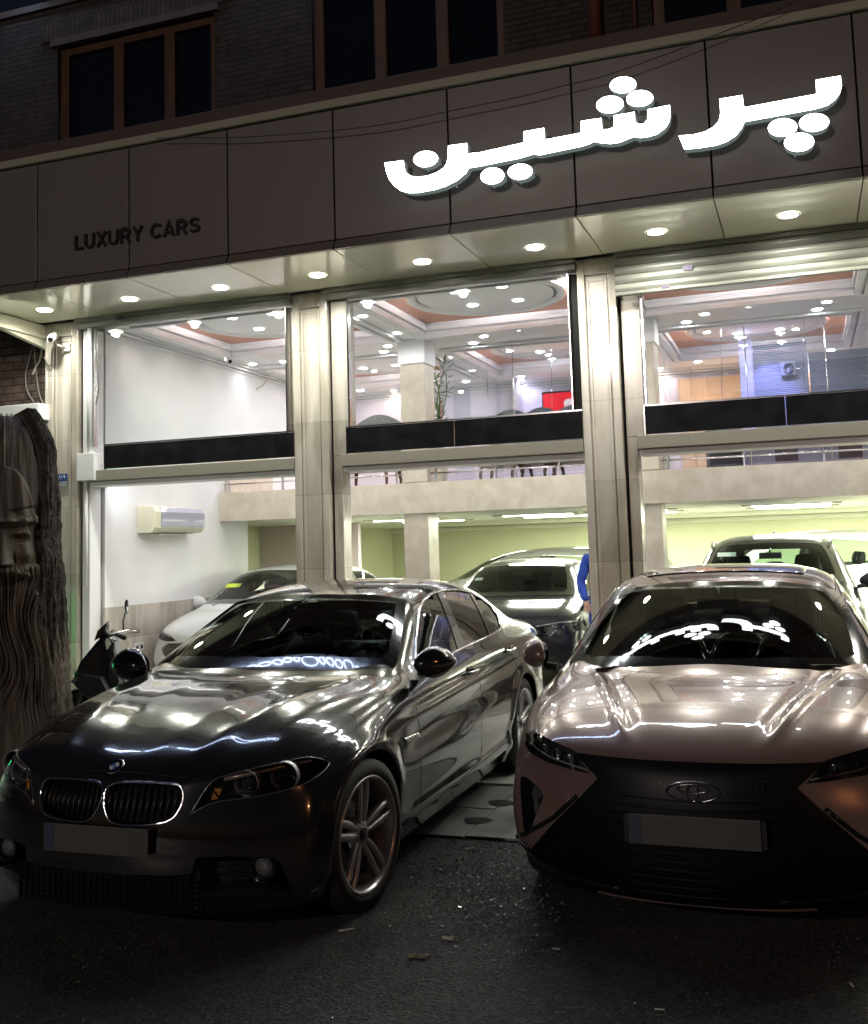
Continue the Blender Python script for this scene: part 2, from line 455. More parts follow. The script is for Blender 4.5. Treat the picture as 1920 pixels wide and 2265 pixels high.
# ------------------------------------------------ wheels
def wheel(parent, x, y, side, r=0.335, w=0.23, rim=0.25, style='double', mt=None, mr=None, steer=0.0):
    """side=+1: outer face towards +y"""
    e_ax = Vector((math.sin(steer), side*math.cos(steer), 0)); c = Vector((x, y, r))
    root = bpy.data.objects.new('wheel', None); COL.objects.link(root); root.parent = parent; root.location = (0, 0, 0)
    bm = bmesh.new(); h = w/2
    lathe(bm, [(-h*.8, rim*.97), (-h, rim*1.05), (-h*1.02, (rim+r)/2), (-h*.86, r*.972), (-h*.6, r*.996), (-h*.2, r), (-h*.18, r*.985), (-h*.12, r*.985), (-h*.1, r), (h*.1, r), (h*.12, r*.985), (h*.18, r*.985), (h*.2, r), (h*.6, r*.996), (h*.86, r*.972), (h*.98, (rim*.6+r*.4)), (h*1.0, rim*1.07), (h*.93, rim*1.01), (h*.8, rim*.97)], c, e_ax, 64)
    obj('tyre', bm, mt, root, smooth=True)
    bm = bmesh.new()
    lathe(bm, [(-h*.85, rim*.96), (-h*.3, rim*.88), (h*.45, rim*.9), (h*.82, rim*.93), (h*.93, rim*.955), (h*.97, rim*1.0), (h*.9, rim*1.02)], c, e_ax, 64)
    a = Vector((0, 0, 1)); b = e_ax.cross(a).normalized()
    def q(rad, tan, ax): return c+(a*math.cos(ang)+b*math.sin(ang))*rad+(b*math.cos(ang)-a*math.sin(ang))*tan+e_ax*ax
    ns = {'double': 5, 'ten': 10, 'five': 5}[style]
    for k in range(ns):
        ang = 2*math.pi*k/ns
        bars = [-1, 1] if style == 'double' else [0]
        for d in bars:
            prev = None
            N = 8
            for i in range(N+1):
                t = i/N; rad = rim*(.16+.78*t)
                if style == 'double':
                    cen = d*(0.0135+0.016*math.sin(t*math.pi*.62)); wd = 0.0105+0.0075*math.sin(t*math.pi*.9)
                elif style == 'five': cen = 0; wd = .05-.018*math.sin(t*math.pi)
                else: cen = 0; wd = .017+.004*t
                axo = h*(.62+.16*math.sin(t*math.pi*.55)); dp = .022
                ring = [bm.verts.new(q(rad, cen-wd, axo-dp)), bm.verts.new(q(rad, cen-wd, axo-.004)), bm.verts.new(q(rad, cen-wd*.45, axo+.004)), bm.verts.new(q(rad, cen+wd*.45, axo+.004)), bm.verts.new(q(rad, cen+wd, axo-.004)), bm.verts.new(q(rad, cen+wd, axo-dp))]
                if prev:
                    for m in range(5): bm.faces.new((prev[m], prev[m+1], ring[m+1], ring[m])).smooth = (m in (1, 2, 3))
                prev = ring
        # bolt
        ang = 2*math.pi*(k+.5)/ns
        if ns == 5: cyl(bm, q(rim*.2, 0, h*.5), q(rim*.2, 0, h*.6), .011, n=8)
    lathe(bm, [(h*.35, rim*.3), (h*.55, rim*.27), (h*.66, rim*.19), (h*.68, rim*.13)], c, e_ax, 32)
    obj('rim', bm, mr, root)
    bm = bmesh.new(); lathe(bm, [(h*.68, rim*.13), (h*.71, rim*.12), (h*.725, 0.0)], c, e_ax, 24); obj('hub_cap', bm, mat('hub_dark', (.02, .02, .025), .2, coat=1), root)
    bm = bmesh.new(); lathe(bm, [(-h*.2, rim*.72), (h*.1, rim*.72), (h*.12, rim*.3), (h*.1, 0)], c, e_ax, 40); obj('brake_disc', bm, mat('disc_steel', (.25, .25, .25), .4, metal=1), root)
    return root
# ---------------------------------------------------------------- shared car materials
TYRE = noisy(mat('tyre_rubber', (.012, .012, .012), .65), (.010, .010, .010), (.022, .021, .020), 14, bump=.15)
RIMM = mat('rim_alloy', (.55, .55, .56), .32, metal=.75, coat=.4)
CHROME = mat('chrome', (.75, .75, .76), .08, metal=1)
BLKGLOSS = mat('gloss_black', (.006, .006, .007), .12, coat=1)
BLKPLAST = mat('black_plastic', (.014, .014, .015), .5)
DARKVOID = mat('underside_black', (.004, .004, .004), .9)
GAP = mat('panel_gap', (.004, .004, .004), .7)
WSGLASS = glassmat('windscreen_glass', (.70, .80, .77), 1.52, .02)
SIDEGLASS = glassmat('side_glass', (.66, .74, .68), 1.6, .07)
LENSGLASS = glassmat('lamp_glass', (.9, .92, .95), 1.5, .02)
SEAT = noisy(mat('seat_cloth', (.02, .02, .022), .8), (.014, .014, .015), (.03, .03, .032), 60, bump=.1)
DASH = mat('dash_plastic', (.02, .021, .023), .6)
MIRGLASS = mat('mirror_glass', (.8, .85, .88), .03, metal=1)
LAMPWHITE = mat('lamp_reflector', (.5, .5, .52), .15, metal=1)
AMBER = mat('amber_reflector', (.8, .3, .05), .2)
def paint(name, col, metal=.55, rough=.28, coat=1.0, cior=1.75, spec=.5):
    m = mat(name, col, rough, metal, coat, coatr=.015, spec=spec)
    N, L, b = nodes(m)
    n = N.new('ShaderNodeTexNoise'); n.inputs['Scale'].default_value = 900; n.inputs['Detail'].default_value = 1
    mr = N.new('ShaderNodeMapRange'); mr.inputs[3].default_value = rough-.05; mr.inputs[4].default_value = rough+.07
    L.new(n.outputs['Fac'], mr.inputs[0]); L.new(mr.outputs[0], b.inputs['Roughness'])
    b.inputs['Coat IOR'].default_value = cior
    return m
def seat(parent, x, y, m, w=.25, z0=.30, head=True, zt=1.0, plastic=None):
    """front or rear seat: cushion, raked back, headrest on two posts"""
    bm = bmesh.new()
    def pad(bm, pts, hw, r):   # stadium pad swept in x-z
        rings = []
        for (px_, pz, t, ww) in pts:
            ring = []
            for k in range(16):
                a = 2*math.pi*k/16; cx = math.copysign(abs(math.cos(a))**.5, math.cos(a)); sx = math.copysign(abs(math.sin(a))**.6, math.sin(a))
                ring.append(bm.verts.new((px_+sx*t*.9, y+cx*ww, pz+sx*t*.35)))
            rings.append(ring)
        for A, B in zip(rings[:-1], rings[1:]):
            for k in range(16): bm.faces.new((A[k], A[(k+1) % 16], B[(k+1) % 16], B[k])).smooth = True
        bm.faces.new(rings[0][::-1]); bm.faces.new(rings[-1])
    h = zt-z0
    pad(bm, [(x+.06, z0+.1, .07, w*.9), (x+.10, z0+.25, .09, w), (x+.17, z0+h*.55, .085, w*1.02), (x+.22, z0+h*.8, .075, w*.9), (x+.25, z0+h*.93, .06, w*.66), (x+.26, z0+h*.97, .03, w*.5)], w, .07)
    o = obj('seat', bm, m, parent)
    bm = bmesh.new(); bx(bm, x-.42, x+.08, y-w, y+w, z0, z0+.16, .05); obj('cushion', bm, m, o)
    if head:
        bm = bmesh.new(); pad(bm, [(x+.262, zt+.02, .03, w*.42), (x+.265, zt+.05, .055, w*.54), (x+.27, zt+.13, .06, w*.56), (x+.275, zt+.19, .045, w*.5), (x+.275, zt+.21, .02, w*.36)], w, .05)
        for d in (-.06, .06): cyl(bm, (x+.26, y+d, zt-.06), (x+.265, y+d, zt+.05), .006, n=8)
        obj('headrest', bm, m, o)
    if plastic:
        bm = bmesh.new(); pad(bm, [(x+.155, z0+h*.5, .10, w*1.08), (x+.20, z0+h*.8, .092, w*.98), (x+.235, z0+h*.95, .075, w*.74), (x+.25, z0+h*1.0, .05, w*.5)], w, .07)
        obj('seat_wrapper', bm, plastic, o)
    return o
def cabin(car, x0, x1, floor=.25, dash_x=1.75, seats=((2.35, .36), (2.35, -.36)), bench=3.15, belt=.93, ht=1.02, wheel_side=-1, hw=.66, rise=0, plastic=None, ds=1.0):
    p = car.root
    bm = bmesh.new()
    prof = [(dash_x-.28, belt+.01), (dash_x-.05, belt+.035), (dash_x+.10, belt+.02), (dash_x+.17, belt-.05), (dash_x+.16, belt-.30), (dash_x-.1, belt-.5), (dash_x-.28, belt-.5)]
    A = [bm.verts.new((x, -hw, z)) for x, z in prof]; B = [bm.verts.new((x, hw, z)) for x, z in prof]
    for i in range(len(prof)): bm.faces.new((A[i], A[(i+1) % len(prof)], B[(i+1) % len(prof)], B[i]))
    bm.faces.new(A[::-1]); bm.faces.new(B)
    # binnacle hood
    bx(bm, dash_x+.0, dash_x+.17, wheel_side*.36-.18, wheel_side*.36+.18, belt+.0, belt+.055, .03)
    bmesh.ops.recalc_face_normals(bm, faces=bm.faces[:])
    obj('dashboard', bm, DASH, p)
    bm = bmesh.new(); c = Vector((dash_x+.36, wheel_side*.36, belt-.07)); ax = Vector((.9, 0, .42)).normalized(); u = Vector((0, 1, 0)); v = ax.cross(u)
    tube(bm, [c+(u*math.cos(t)+v*math.sin(t))*.185 for t in [2*math.pi*i/32 for i in range(32)]], .016, n=8, closed=True)
    for t in (0, math.pi, 1.5*math.pi): tube(bm, [c, c+(u*math.cos(t)-v*math.sin(t)*-1)*.18], .018, n=6, flat=.5)
    cyl(bm, c-ax*.0+ax*.02, c-ax*.06, .06, n=16); cyl(bm, c-ax*.03, c-ax*.22, .03, n=10)
    obj('steering_wheel', bm, BLKPLAST, p)
    for (sx, sy) in seats: seat(p, sx, sy, SEAT, .25, floor, True, ht+rise, plastic)
    for sy in (.42, 0, -.42): seat(p, bench, sy, SEAT, .22, floor+.05, True, ht-.10+rise, plastic)
    # floor, firewall and inner sills close the cabin
    bm = bmesh.new(); bx(bm, x0, x1, -.70, .70, .16, floor); bx(bm, dash_x-.34, dash_x-.29, -.68, .68, .2, belt-.02)
    bx(bm, bench+.38, bench+.42, -.60, .60, .2, belt-.02); 
    bx(bm, bench+.40, x1, -.58, .58, belt-.04, belt-.02)
    obj('cabin_floor', bm, BLKPLAST, p)
def underbody(car, L, arches, hw=.74, zb=.16, arch_r=.37, hwx=.86):
    """dark floor pan and wheel wells so that light cannot pass through the shell"""
    bm = bmesh.new()
    bx(bm, .55, L-.25, -hw, hw, zb+.03, zb+.05); bx(bm, .22, .54, -.55, .55, zb+.03, zb+.05)
    for ax in arches:
        for sd in (1, -1):
            A, B = [], []
            for t in [math.pi*i/16 for i in range(17)]:
                A.append(bm.verts.new((ax+arch_r*1.02*math.cos(t), sd*hwx, .335+arch_r*1.02*math.sin(t)))); B.append(bm.verts.new((ax+arch_r*1.02*math.cos(t), sd*.56, .335+arch_r*1.02*math.sin(t))))
            for i in range(16): bm.faces.new((A[i], A[i+1], B[i+1], B[i]))
            bm.faces.new(B)
    obj('underbody', bm, DARKVOID, car.root)
def mirror_pod(car, x, y, z, sd, m, arm=(1.78, .86, .96), scale=1.0, mb=None, rot=0.0):
    """door mirror: shaped housing, black foot, glass facing back"""
    bm = bmesh.new(); bmesh.ops.create_uvsphere(bm, u_segments=24, v_segments=16, radius=1)
    for v in bm.verts:
        a, b_, c_ = v.co; xx = a*.075; yy = b_*.125; zz = c_*.082
        if a > 0: xx = a*.03                                     # flat back where the glass sits
        zz *= 1-.18*max(0, b_)*1; yy *= 1.0-.12*abs(c_)
        if c_ < 0: zz *= .85
        v.co = Vector((xx, yy, zz))*scale
    for v in bm.verts:
        q_ = v.co.copy(); q_.x, q_.y = q_.x*math.cos(rot)+q_.y*math.sin(rot), -q_.x*math.sin(rot)+q_.y*math.cos(rot)
        v.co = Vector((x+q_.x+(abs(q_.y)*.15 if not rot else 0), sd*(y+q_.y), z+q_.z))
    bmesh.ops.recalc_face_normals(bm, faces=bm.faces[:])
    o = obj('mirror', bm, m, car.root, smooth=True)
    bm = bmesh.new(); pr = [(.095*scale*math.cos(t), .058*scale*math.sin(t)) for t in [2*math.pi*i/20 for i in range(20)]]
    bm.faces.new([bm.verts.new((x+.035*scale*math.cos(rot)+a*math.sin(rot), sd*(y-.035*scale*math.sin(rot)+a*math.cos(rot)), z+b)) for a, b in pr]); obj('mirror_glass', bm, MIRGLASS, o)
    bm = bmesh.new()
    tube(bm, [(arm[0], sd*arm[1], arm[2]), (arm[0]+(x-arm[0])*.5, sd*(arm[1]+.06), arm[2]+.005), (x+.01, sd*(y-.04), z-.05)], [.03, .026, .035], n=8, flat=.6)
    obj('mirror_foot', bm, mb or BLKPLAST, o)
    return o
def wiper(car, pts, parent=None):
    bm = bmesh.new(); tube(bm, pts, [.010]*(len(pts)-1)+[.005], n=6); return obj('wiper', bm, BLKPLAST, parent or car.root)

# ---------------------------------------------------------------- near dark saloon
def bmw_cage():
    rows = [  # shoulder(j=6) ... centre(j=0) for each station
     [(.46, .80, .705), (.32, .745, .715), (.235, .68, .725), (.175, .58, .735), (.135, .42, .742), (.11, .21, .748), (.10, 0, .75)],
     [(.66, .860, .750), (.56, .79, .800), (.50, .685, .842), (.46, .57, .872), (.39, .40, .865), (.36, .20, .852), (.35, 0, .852)],
     [(.95, .897, .81), (.92, .82, .870), (.88, .71, .912), (.84, .60, .942), (.79, .42, .945), (.76, .20, .938), (.75, 0, .937)],
     [(1.22, .905, .862), (1.20, .83, .922), (1.17, .74, .947), (1.15, .63, .957), (1.11, .44, .962), (1.09, .22, .962), (1.08, 0, .962)],
     [(1.50, .908, .888), (1.52, .84, .950), (1.51, .785, .968), (1.48, .730, .972), (1.42, .50, .972), (1.37, .25, .974), (1.35, 0, .975)],
     [(1.85, .908, .905), (1.84, .84, .972), (1.87, .770, 1.075), (1.88, .685, 1.170), (1.80, .49, 1.180), (1.75, .25, 1.190), (1.73, 0, 1.192)],
     [(2.25, .912, .918), (2.25, .84, .985), (2.25, .752, 1.20), (2.27, .625, 1.362), (2.20, .47, 1.388), (2.14, .24, 1.400), (2.12, 0, 1.405)],
     [(2.80, .917, .930), (2.80, .845, .997), (2.82, .750, 1.21), (2.85, .615, 1.412), (2.88, .47, 1.455), (2.9, .24, 1.472), (2.9, 0, 1.477)],
     [(3.35, .917, .945), (3.36, .84, 1.010), (3.40, .740, 1.215), (3.47, .605, 1.382), (3.54, .46, 1.412), (3.58, .23, 1.426), (3.60, 0, 1.43)],
     [(3.75, .915, .960), (3.80, .82, 1.025), (3.87, .74, 1.150), (3.96, .625, 1.262), (4.06, .45, 1.29), (4.10, .22, 1.30), (4.11, 0, 1.302)],
     [(4.15, .900, .970), (4.22, .80, 1.035), (4.30, .715, 1.065), (4.35, .620, 1.095), (4.42, .42, 1.115), (4.45, .20, 1.12), (4.46, 0, 1.12)],
     [(4.50, .865, .975), (4.56, .77, 1.025), (4.60, .68, 1.045), (4.63, .58, 1.055), (4.67, .40, 1.062), (4.69, .20, 1.067), (4.70, 0, 1.07)],
     [(4.76, .79, .965), (4.78, .73, 1.005), (4.80, .65, 1.025), (4.82, .55, 1.035), (4.85, .38, 1.042), (4.86, .20, 1.047), (4.865, 0, 1.05)]]
    zk = [.15, .27, .43, .60, .755]
    yk = [.845, .905, .925, .932, .938]
    sx = [.50, .70, .95, 1.25, 1.52, 1.85, 2.25, 2.80, 3.35, 3.75, 4.15, 4.50, 4.76]
    f = [.925, .975, .985, .985, .985, .985, .985, .987, .99, .992, .985, .955, .89]
    side = []
    for i, x in enumerate(sx):
        side.append([(x, yk[k]*f[i]*(1.0 if 0 < i < 12 else 1), zk[k]) for k in range(5)])
    # front corner leans back towards the top, tucks under below
    side[0] = [(.40, .80, .15), (.36, .865, .26), (.36, .875, .42), (.39, .87, .56), (.42, .845, .655)]
    side[-1] = [(4.70, .80, .22), (4.74, .83, .33), (4.76, .84, .47), (4.78, .83, .62), (4.78, .81, .82)]
    return make_cage(6, side, rows, [.06, .00, .005, .02, .05], [.17, .27, .42, .56, .67], [4.82, 4.88, 4.90, 4.89, 4.88], [.25, .33, .47, .62, .85])
def bmw_disp(P, N):
    D = np.zeros_like(P); x, y, z = P[:, 0], np.abs(P[:, 1]), P[:, 2]
    up = np.clip(N[:, 2], 0, 1)
    m = up*np.clip((1.45-x)/.25, 0, 1)*np.clip((x-.12)/.15, 0, 1)*(z > .7)
    c1 = .33+.24*(x-.12); c2 = .12+.16*(x-.12)
    D[:, 2] += m*(.0055*np.exp(-((y-c1)/.055)**2)-.002*np.exp(-((y-c1-.10)/.07)**2)+.0025*np.exp(-((y-c2)/.06)**2))
    # flank: character line through the handles and hollow below it
    s = np.clip(np.abs(N[:, 1]), 0, 1)*(x > 1.15)*np.clip((x-1.15)/.3, 0, 1)*np.clip((4.6-x)/.4, 0, 1); sg = np.sign(P[:, 1])
    zc = .765+.035*(x-1.2)
    D[:, 1] += sg*s*(.010*np.exp(-((z-zc)/.028)**2)-.016*np.exp(-((z-zc+.11)/.075)**2)-.018*np.exp(-((z-.37)/.07)**2)+.012*np.exp(-((z-.26)/.05)**2))
    # arch flares
    for ax in (.832, 3.80):
        r = np.hypot(x-ax, z-.335)
        D[:, 1] += sg*np.abs(N[:, 1])*.016*np.exp(-((r-.40)/.045)**2)*(z < .85)
    return D
BM = (-2.901, 3.765, R(90.85))
def build_bmw():
    car = Car('dark_saloon', bmw_cage(), BM, 4, 'dark grey glossy saloon parked nearest the camera with twin kidney grilles', 'car', None, bmw_disp)
    px = car.px; P = paint('graphite_paint', (.046, .043, .041), .72, .15)
    Z1 = lambda x, y: (x/2.321, 1600+y/2.321)
    ZA = lambda x, y: (350+x/2.94, 1300+y/2.94)
    ZH = lambda x, y: (400+x/3.207, 1640+y/3.207)
    ZS = lambda x, y: (900+x/4.839, 1270+y/4.839)
    side = Proj('side', side=-1); front = Proj('front'); topp = Proj('top'); rear = Proj('rear')
    # ---- wheel arches
    for a in (.832, 3.80):
        for sd in (1, -1): car.hole(circ(a, .335, .378, 60), Proj('side', side=sd), mirror=False)
    # ---- windscreen
    ws = [ZA(524, 133), ZA(700, 112), ZA(1000, 95), ZA(1300, 87), ZA(1580, 85), ZA(1575, 200), ZA(1545, 400), ZA(1496, 568), ZA(1200, 577), ZA(700, 580), ZA(200, 582), ZA(40, 581), ZA(250, 355)]
    dark = mat('glass_frit', (.006, .006, .006), .1, coat=1)
    wsT = [(1.37, 0), (1.385, .25), (1.43, .50), (1.50, .68), (1.54, .745), (1.62, .752), (1.9, .680), (2.235, .588), (2.20, .40), (2.155, .2), (2.14, 0)]
    wsT = [(x, -y) for x, y in wsT]+[(x, y) for x, y in wsT[::-1]]
    wsI = [(1.50, 0), (1.515, .25), (1.565, .50), (1.615, .655), (1.69, .672), (1.9, .622), (2.165, .545), (2.13, .37), (2.10, .2), (2.09, 0)]
    wsI = [(x, -y) for x, y in wsI]+[(x, y) for x, y in wsI[::-1]]
    car.hole(wsI, topp, mirror=False)
    rwT = [(3.62, 0), (3.63, .25), (3.66, .45), (3.80, .53), (4.15, .60), (4.30, .60), (4.36, .45), (4.39, .2), (4.39, 0)]
    rwT = [(x, -y) for x, y in rwT]+[(x, y) for x, y in rwT[::-1]]
    car.hole(rwT, topp, mirror=False)
    # ---- side windows
    dlo = [ZS(92, 985), ZS(96, 700), ZS(112, 560), ZS(136, 380), ZS(175, 290), ZS(255, 212), ZS(400, 170), ZS(540, 168), ZS(680, 197), ZS(800, 262), ZS(900, 348), ZS(967, 450), ZS(1002, 560), ZS(998, 598), ZS(890, 655), ZS(620, 782), ZS(380, 905), ZS(200, 985), ZS(130, 1015)]
    w1 = [ZS(92, 985), ZS(96, 700), ZS(112, 560), ZS(136, 380), ZS(175, 290), ZS(255, 212), ZS(322, 190), ZS(400, 380), ZS(480, 590), ZS(552, 812), ZS(380, 900), ZS(200, 985), ZS(130, 1015)]
    w2 = [ZS(385, 176), ZS(540, 168), ZS(668, 192), ZS(740, 330), ZS(810, 470), ZS(885, 655), ZS(620, 782), ZS(540, 560), ZS(460, 350)]
    w3 = [ZS(690, 203), ZS(800, 262), ZS(900, 348), ZS(967, 450), ZS(1002, 560), ZS(998, 598), ZS(905, 648), ZS(830, 460), ZS(760, 320)]
    car.hole(dlo, px, mirror=True)
    # ---- lamps and grilles are openings too
    hl = smoothpoly([ZH(1055, 150), ZH(940, 105), ZH(800, 128), ZH(600, 172), ZH(330, 238), ZH(240, 268), ZH(180, 330), ZH(62, 522), ZH(62, 522), ZH(215, 432), ZH(500, 397), ZH(750, 348), ZH(900, 292), ZH(1000, 230), ZH(1055, 160)], 1)
    car.hole(hl, px, mirror=True)
    kid = smoothpoly([Z1(*p) for p in [(530, 400), (540, 345), (570, 310), (640, 300), (900, 310), (935, 330), (945, 370), (930, 430), (890, 490), (830, 515), (700, 527), (590, 520), (550, 490)]], 1)
    car.hole(kid, px, mirror=True)
    fogo = [Z1(*p) for p in [(1005, 690), (1180, 682), (1400, 690), (1440, 715), (1470, 790), (1500, 880), (1380, 850), (1200, 855), (985, 880), (975, 800)]]
    car.hole(fogo, px, mirror=True)
    lowg = [(-.43, .19), (-.43, .24), (-.40, .335), (.40, .335), (.43, .24), (.43, .19)]
    car.hole(lowg, front, mirror=False)
    body = car.finish(P)
    car.fit_glass(wsT); o = car.patch('windshield', wsT, topp, WSGLASS, .004, .05, fit=True)[0]
    # ceramic frit: border ring of the screen
    ring = wsT+[wsT[0]]+[wsI[0]]+wsI[::-1]
    car.patch('windshield_frit', ring, topp, dark, .0055, .02, parent=o, fit=True)
    car.patch('rear_window', [(x+(.03 if x > 4 else -.03), y*1.04) for x, y in rwT], topp, SIDEGLASS, .002, .06)
    for w_, nm in ((w1, 'side_window'), (w2, 'side_window'), (w3, 'quarter_window')): car.patch(nm, w_, px, SIDEGLASS, -.004, 14, mirror=True)
    bp = [ZS(322, 188), ZS(385, 176), ZS(460, 350), ZS(540, 560), ZS(622, 783), ZS(552, 816), ZS(480, 590), ZS(400, 380)]
    cp = [ZS(666, 190), ZS(692, 202), ZS(762, 320), ZS(832, 460), ZS(907, 650), ZS(884, 660), ZS(810, 470), ZS(740, 330)]
    car.patch('window_pillar', bp, px, mat('pillar_satin', (.03, .028, .027), .25, coat=1), .001, 5, mirror=True)
    car.patch('window_pillar', cp, px, BLKGLOSS, .001, 4, mirror=True)
    P_, N_ = car.pts(dlo, px, 12, .002, True)
    for sd in (1, -1):
        bm = bmesh.new(); tube(bm, [Vector((p.x, p.y*sd, p.z)) for p in P_], .009, n=6, closed=True, flat=.6, nrm=[Vector((q.x, q.y*sd, q.z)) for q in N_]); obj('window_trim', bm, CHROME, car.root)
    # ---- shut lines
    bm = bmesh.new()
    for pl in ([(903, 1500), (911, 1520), (918, 1540), (925, 1580), (930, 1640), (931, 1700), (930, 1780), (924, 1812)],
               [ZS(618, 800), ZS(680, 860), ZS(735, 950), ZS(765, 1080), ZS(790, 1200), ZS(802, 1320), ZS(803, 1600), ZS(803, 1850), ZS(790, 1990)],
               [ZS(1085, 640), ZS(1170, 900), ZS(1190, 1100), ZS(1165, 1300), ZS(1140, 1560)],
               [(890, 1826), (960, 1772), (1040, 1706), (1130, 1634)]):
        car.line(bm, pl, px, .0035, 10, -.001, mirror=True, flat=.7)
    car.line(bm, [(.42, .80), (.80, .845), (1.2, .862), (1.5, .855)], topp, .003, .05, -.001, mirror=True)
    car.line(bm, [(.105, 0), (.115, .25), (.15, .50), (.24, .66), (.34, .76), (.46, .805)], topp, .003, .05, -.001, mirror=True)
    obj('panel_gap', bm, GAP, car.root)
    # ---- kidney grilles
    for sd in (1, -1):
        ks = [Vector((p.x, p.y*-sd, p.z)) for p in car.pts(kid, px, 20)[0]]
        bm = bmesh.new(); tube(bm, ks, .0062, n=8, closed=True); g = obj('kidney_grille', bm, CHROME, car.root)
        ys = [p.y for p in ks]; zs = [p.z for p in ks]; y0, y1 = min(ys), max(ys)
        bm = bmesh.new()
        for k in range(1, 12):
            yy = y0+(y1-y0)*k/12
            cr = []
            for a, b in zip(ks, ks[1:]+ks[:1]):
                if (a.y-yy)*(b.y-yy) < 0: t = (yy-a.y)/(b.y-a.y); cr.append(a.lerp(b, t))
            if len(cr) >= 2:
                lo, hi = min(cr, key=lambda p: p.z), max(cr, key=lambda p: p.z)
                tube(bm, [lo+Vector((.012, 0, 0)), lo.lerp(hi, .45)+Vector((-.004, 0, 0)), hi+Vector((.012, 0, 0))], .0055, n=6)
        obj('grille_bar', bm, mat('grille_bar', (.012, .012, .012), .35), g)
        bm = bmesh.new(); bm.faces.new([bm.verts.new(p+Vector((.05, 0, 0))) for p in ks]); obj('grille_back', bm, DARKVOID, g)
    # ---- headlights
    for sd in (-1, 1):
        rim3 = [Vector((p.x, p.y*-sd, p.z)) for p in car.pts(hl, px, 16)[0]]
        c3 = sum(rim3, Vector())/len(rim3); back = c3+Vector((.10, -.03*(1 if c3.y > 0 else -1), 0))
        bm = bmesh.new(); A = [bm.verts.new(p) for p in rim3]; B = [bm.verts.new(back+(p-c3)*.92+Vector((.0, 0, 0))) for p in rim3]
        for i in range(len(A)): bm.faces.new((A[i], A[(i+1) % len(A)], B[(i+1) % len(A)], B[i]))
        bm.faces.new(B)
        h = obj('headlight', bm, mat('lamp_housing', (.045, .045, .047), .25, coat=.5), car.root)
        def sp(pt):
            q, n = car.cast(px, *pt); return Vector((q.x, q.y*-sd, q.z)), Vector((n.x, n.y*-sd, n.z))
        for (pt, r_) in ((ZH(755, 232), .060), (ZH(470, 300), .052)):
            q, n = sp(pt); ax = Vector((-1, .12*(1 if q.y > 0 else -1), 0)).normalized(); q = q-n*.03
            bm = bmesh.new(); lathe(bm, [(-.05, r_*.86), (0, r_*.93), (.010, r_*.98), (.013, r_*1.03), (.006, r_*1.06), (-.02, r_*1.06)], q, ax, 32); obj('lamp_ring', bm, mat('lamp_ring', (.42, .42, .45), .3, metal=.5), h)
            bm = bmesh.new(); lathe(bm, [(-.035, r_*.8), (-.02, r_*.72), (-.005, r_*.5), (0, 0)], q, ax, 24); obj('projector_lens', bm, mat('projector', (.03, .03, .035), .03, coat=1), h)
        bm = bmesh.new(); pl = [ZH(305, 268), ZH(480, 228), ZH(650, 190), ZH(820, 150), ZH(930, 130)]
        pp = [sp(p) for p in pl]; tube(bm, [q-n*.010 for q, n in pp], .011, n=6, flat=.8); obj('lamp_brow', bm, mat('brow', (.5, .40, .34), .3, metal=.4), h)  # warm tint of an orange reflection put into the brow colour
        bm = bmesh.new(); tube(bm, [p*1.0 for p in rim3], .0032, n=6, closed=True); obj('lamp_bezel', bm, mat('bezel', (.35, .35, .36), .2, metal=.8), h)
        bm = bmesh.new(); pp = [sp(p)[0]-sp(p)[1]*.015 for p in (ZH(1030, 165), ZH(985, 210), ZH(935, 250))]; tube(bm, pp, .012, n=6, flat=.5); obj('side_reflector', bm, LAMPWHITE, h)
        bm = bmesh.new(); a_, b_, c_, d_ = [sp(p)[0]-sp(p)[1]*.012 for p in (ZH(235, 335), ZH(290, 335), ZH(265, 405), ZH(212, 415))]; quad(bm, a_, b_, c_, d_); obj('amber_reflector', bm, AMBER, h)
        car.patch('headlight_lens', hl, px, LENSGLASS, .001, 7, parent=h, both=(-sd*1.0,))
    # ---- lower intakes, fog lamps
    for sd in (-1, 1):
        rim3 = [Vector((p.x, p.y*-sd, p.z)) for p in car.pts(fogo, px, 16)[0]]
        c3 = sum(rim3, Vector())/len(rim3)
        bm = bmesh.new(); A = [bm.verts.new(p) for p in rim3]; B = [bm.verts.new(c3+Vector((.12, 0, 0))+(p-c3)*.8) for p in rim3]
        for i in range(len(A)): bm.faces.new((A[i], A[(i+1) % len(A)], B[(i+1) % len(A)], B[i]))
        bm.faces.new(B); it = obj('air_intake', bm, BLKPLAST, car.root)
        q, n = car.cast(px, *Z1(1325, 755)); q = Vector((q.x+.03, q.y*-sd, q.z)); ax = Vector((-1, 0, 0))
        bm = bmesh.new(); lathe(bm, [(-.06, .062), (0, .062), (.006, .055), (-.012, .048), (-.03, .044)], q, ax, 32); f = obj('fog_lamp', bm, BLKGLOSS, it)
        bm = bmesh.new(); lathe(bm, [(-.03, .046), (-.012, .036), (-.006, .018), (-.004, 0)], q, ax, 24); obj('fog_lens', bm, mat('fog_lens', (.35, .35, .36), .06, metal=.7, coat=1), it)
        bm = bmesh.new(); 
        for k in range(4): tube(bm, [c3+Vector((.03, (-.17+.0*k)*(1 if c3.y > 0 else -1)*1, -.05+.03*k)), c3+Vector((.03, -.06*(1 if c3.y > 0 else -1), -.05+.03*k))], .004, n=6)
        obj('intake_slat', bm, BLKPLAST, it)
    bm = bmesh.new(); x0 = .035
    for k in range(29): yy = -.42+.03*k; bx(bm, x0, x0+.012, yy-.0035, yy+.0035, .195, .33)
    for k in range(6): bx(bm, x0+.002, x0+.014, -.42, .42, .203+.023*k, .208+.023*k)
    g = obj('lower_grille', bm, BLKGLOSS, car.root)
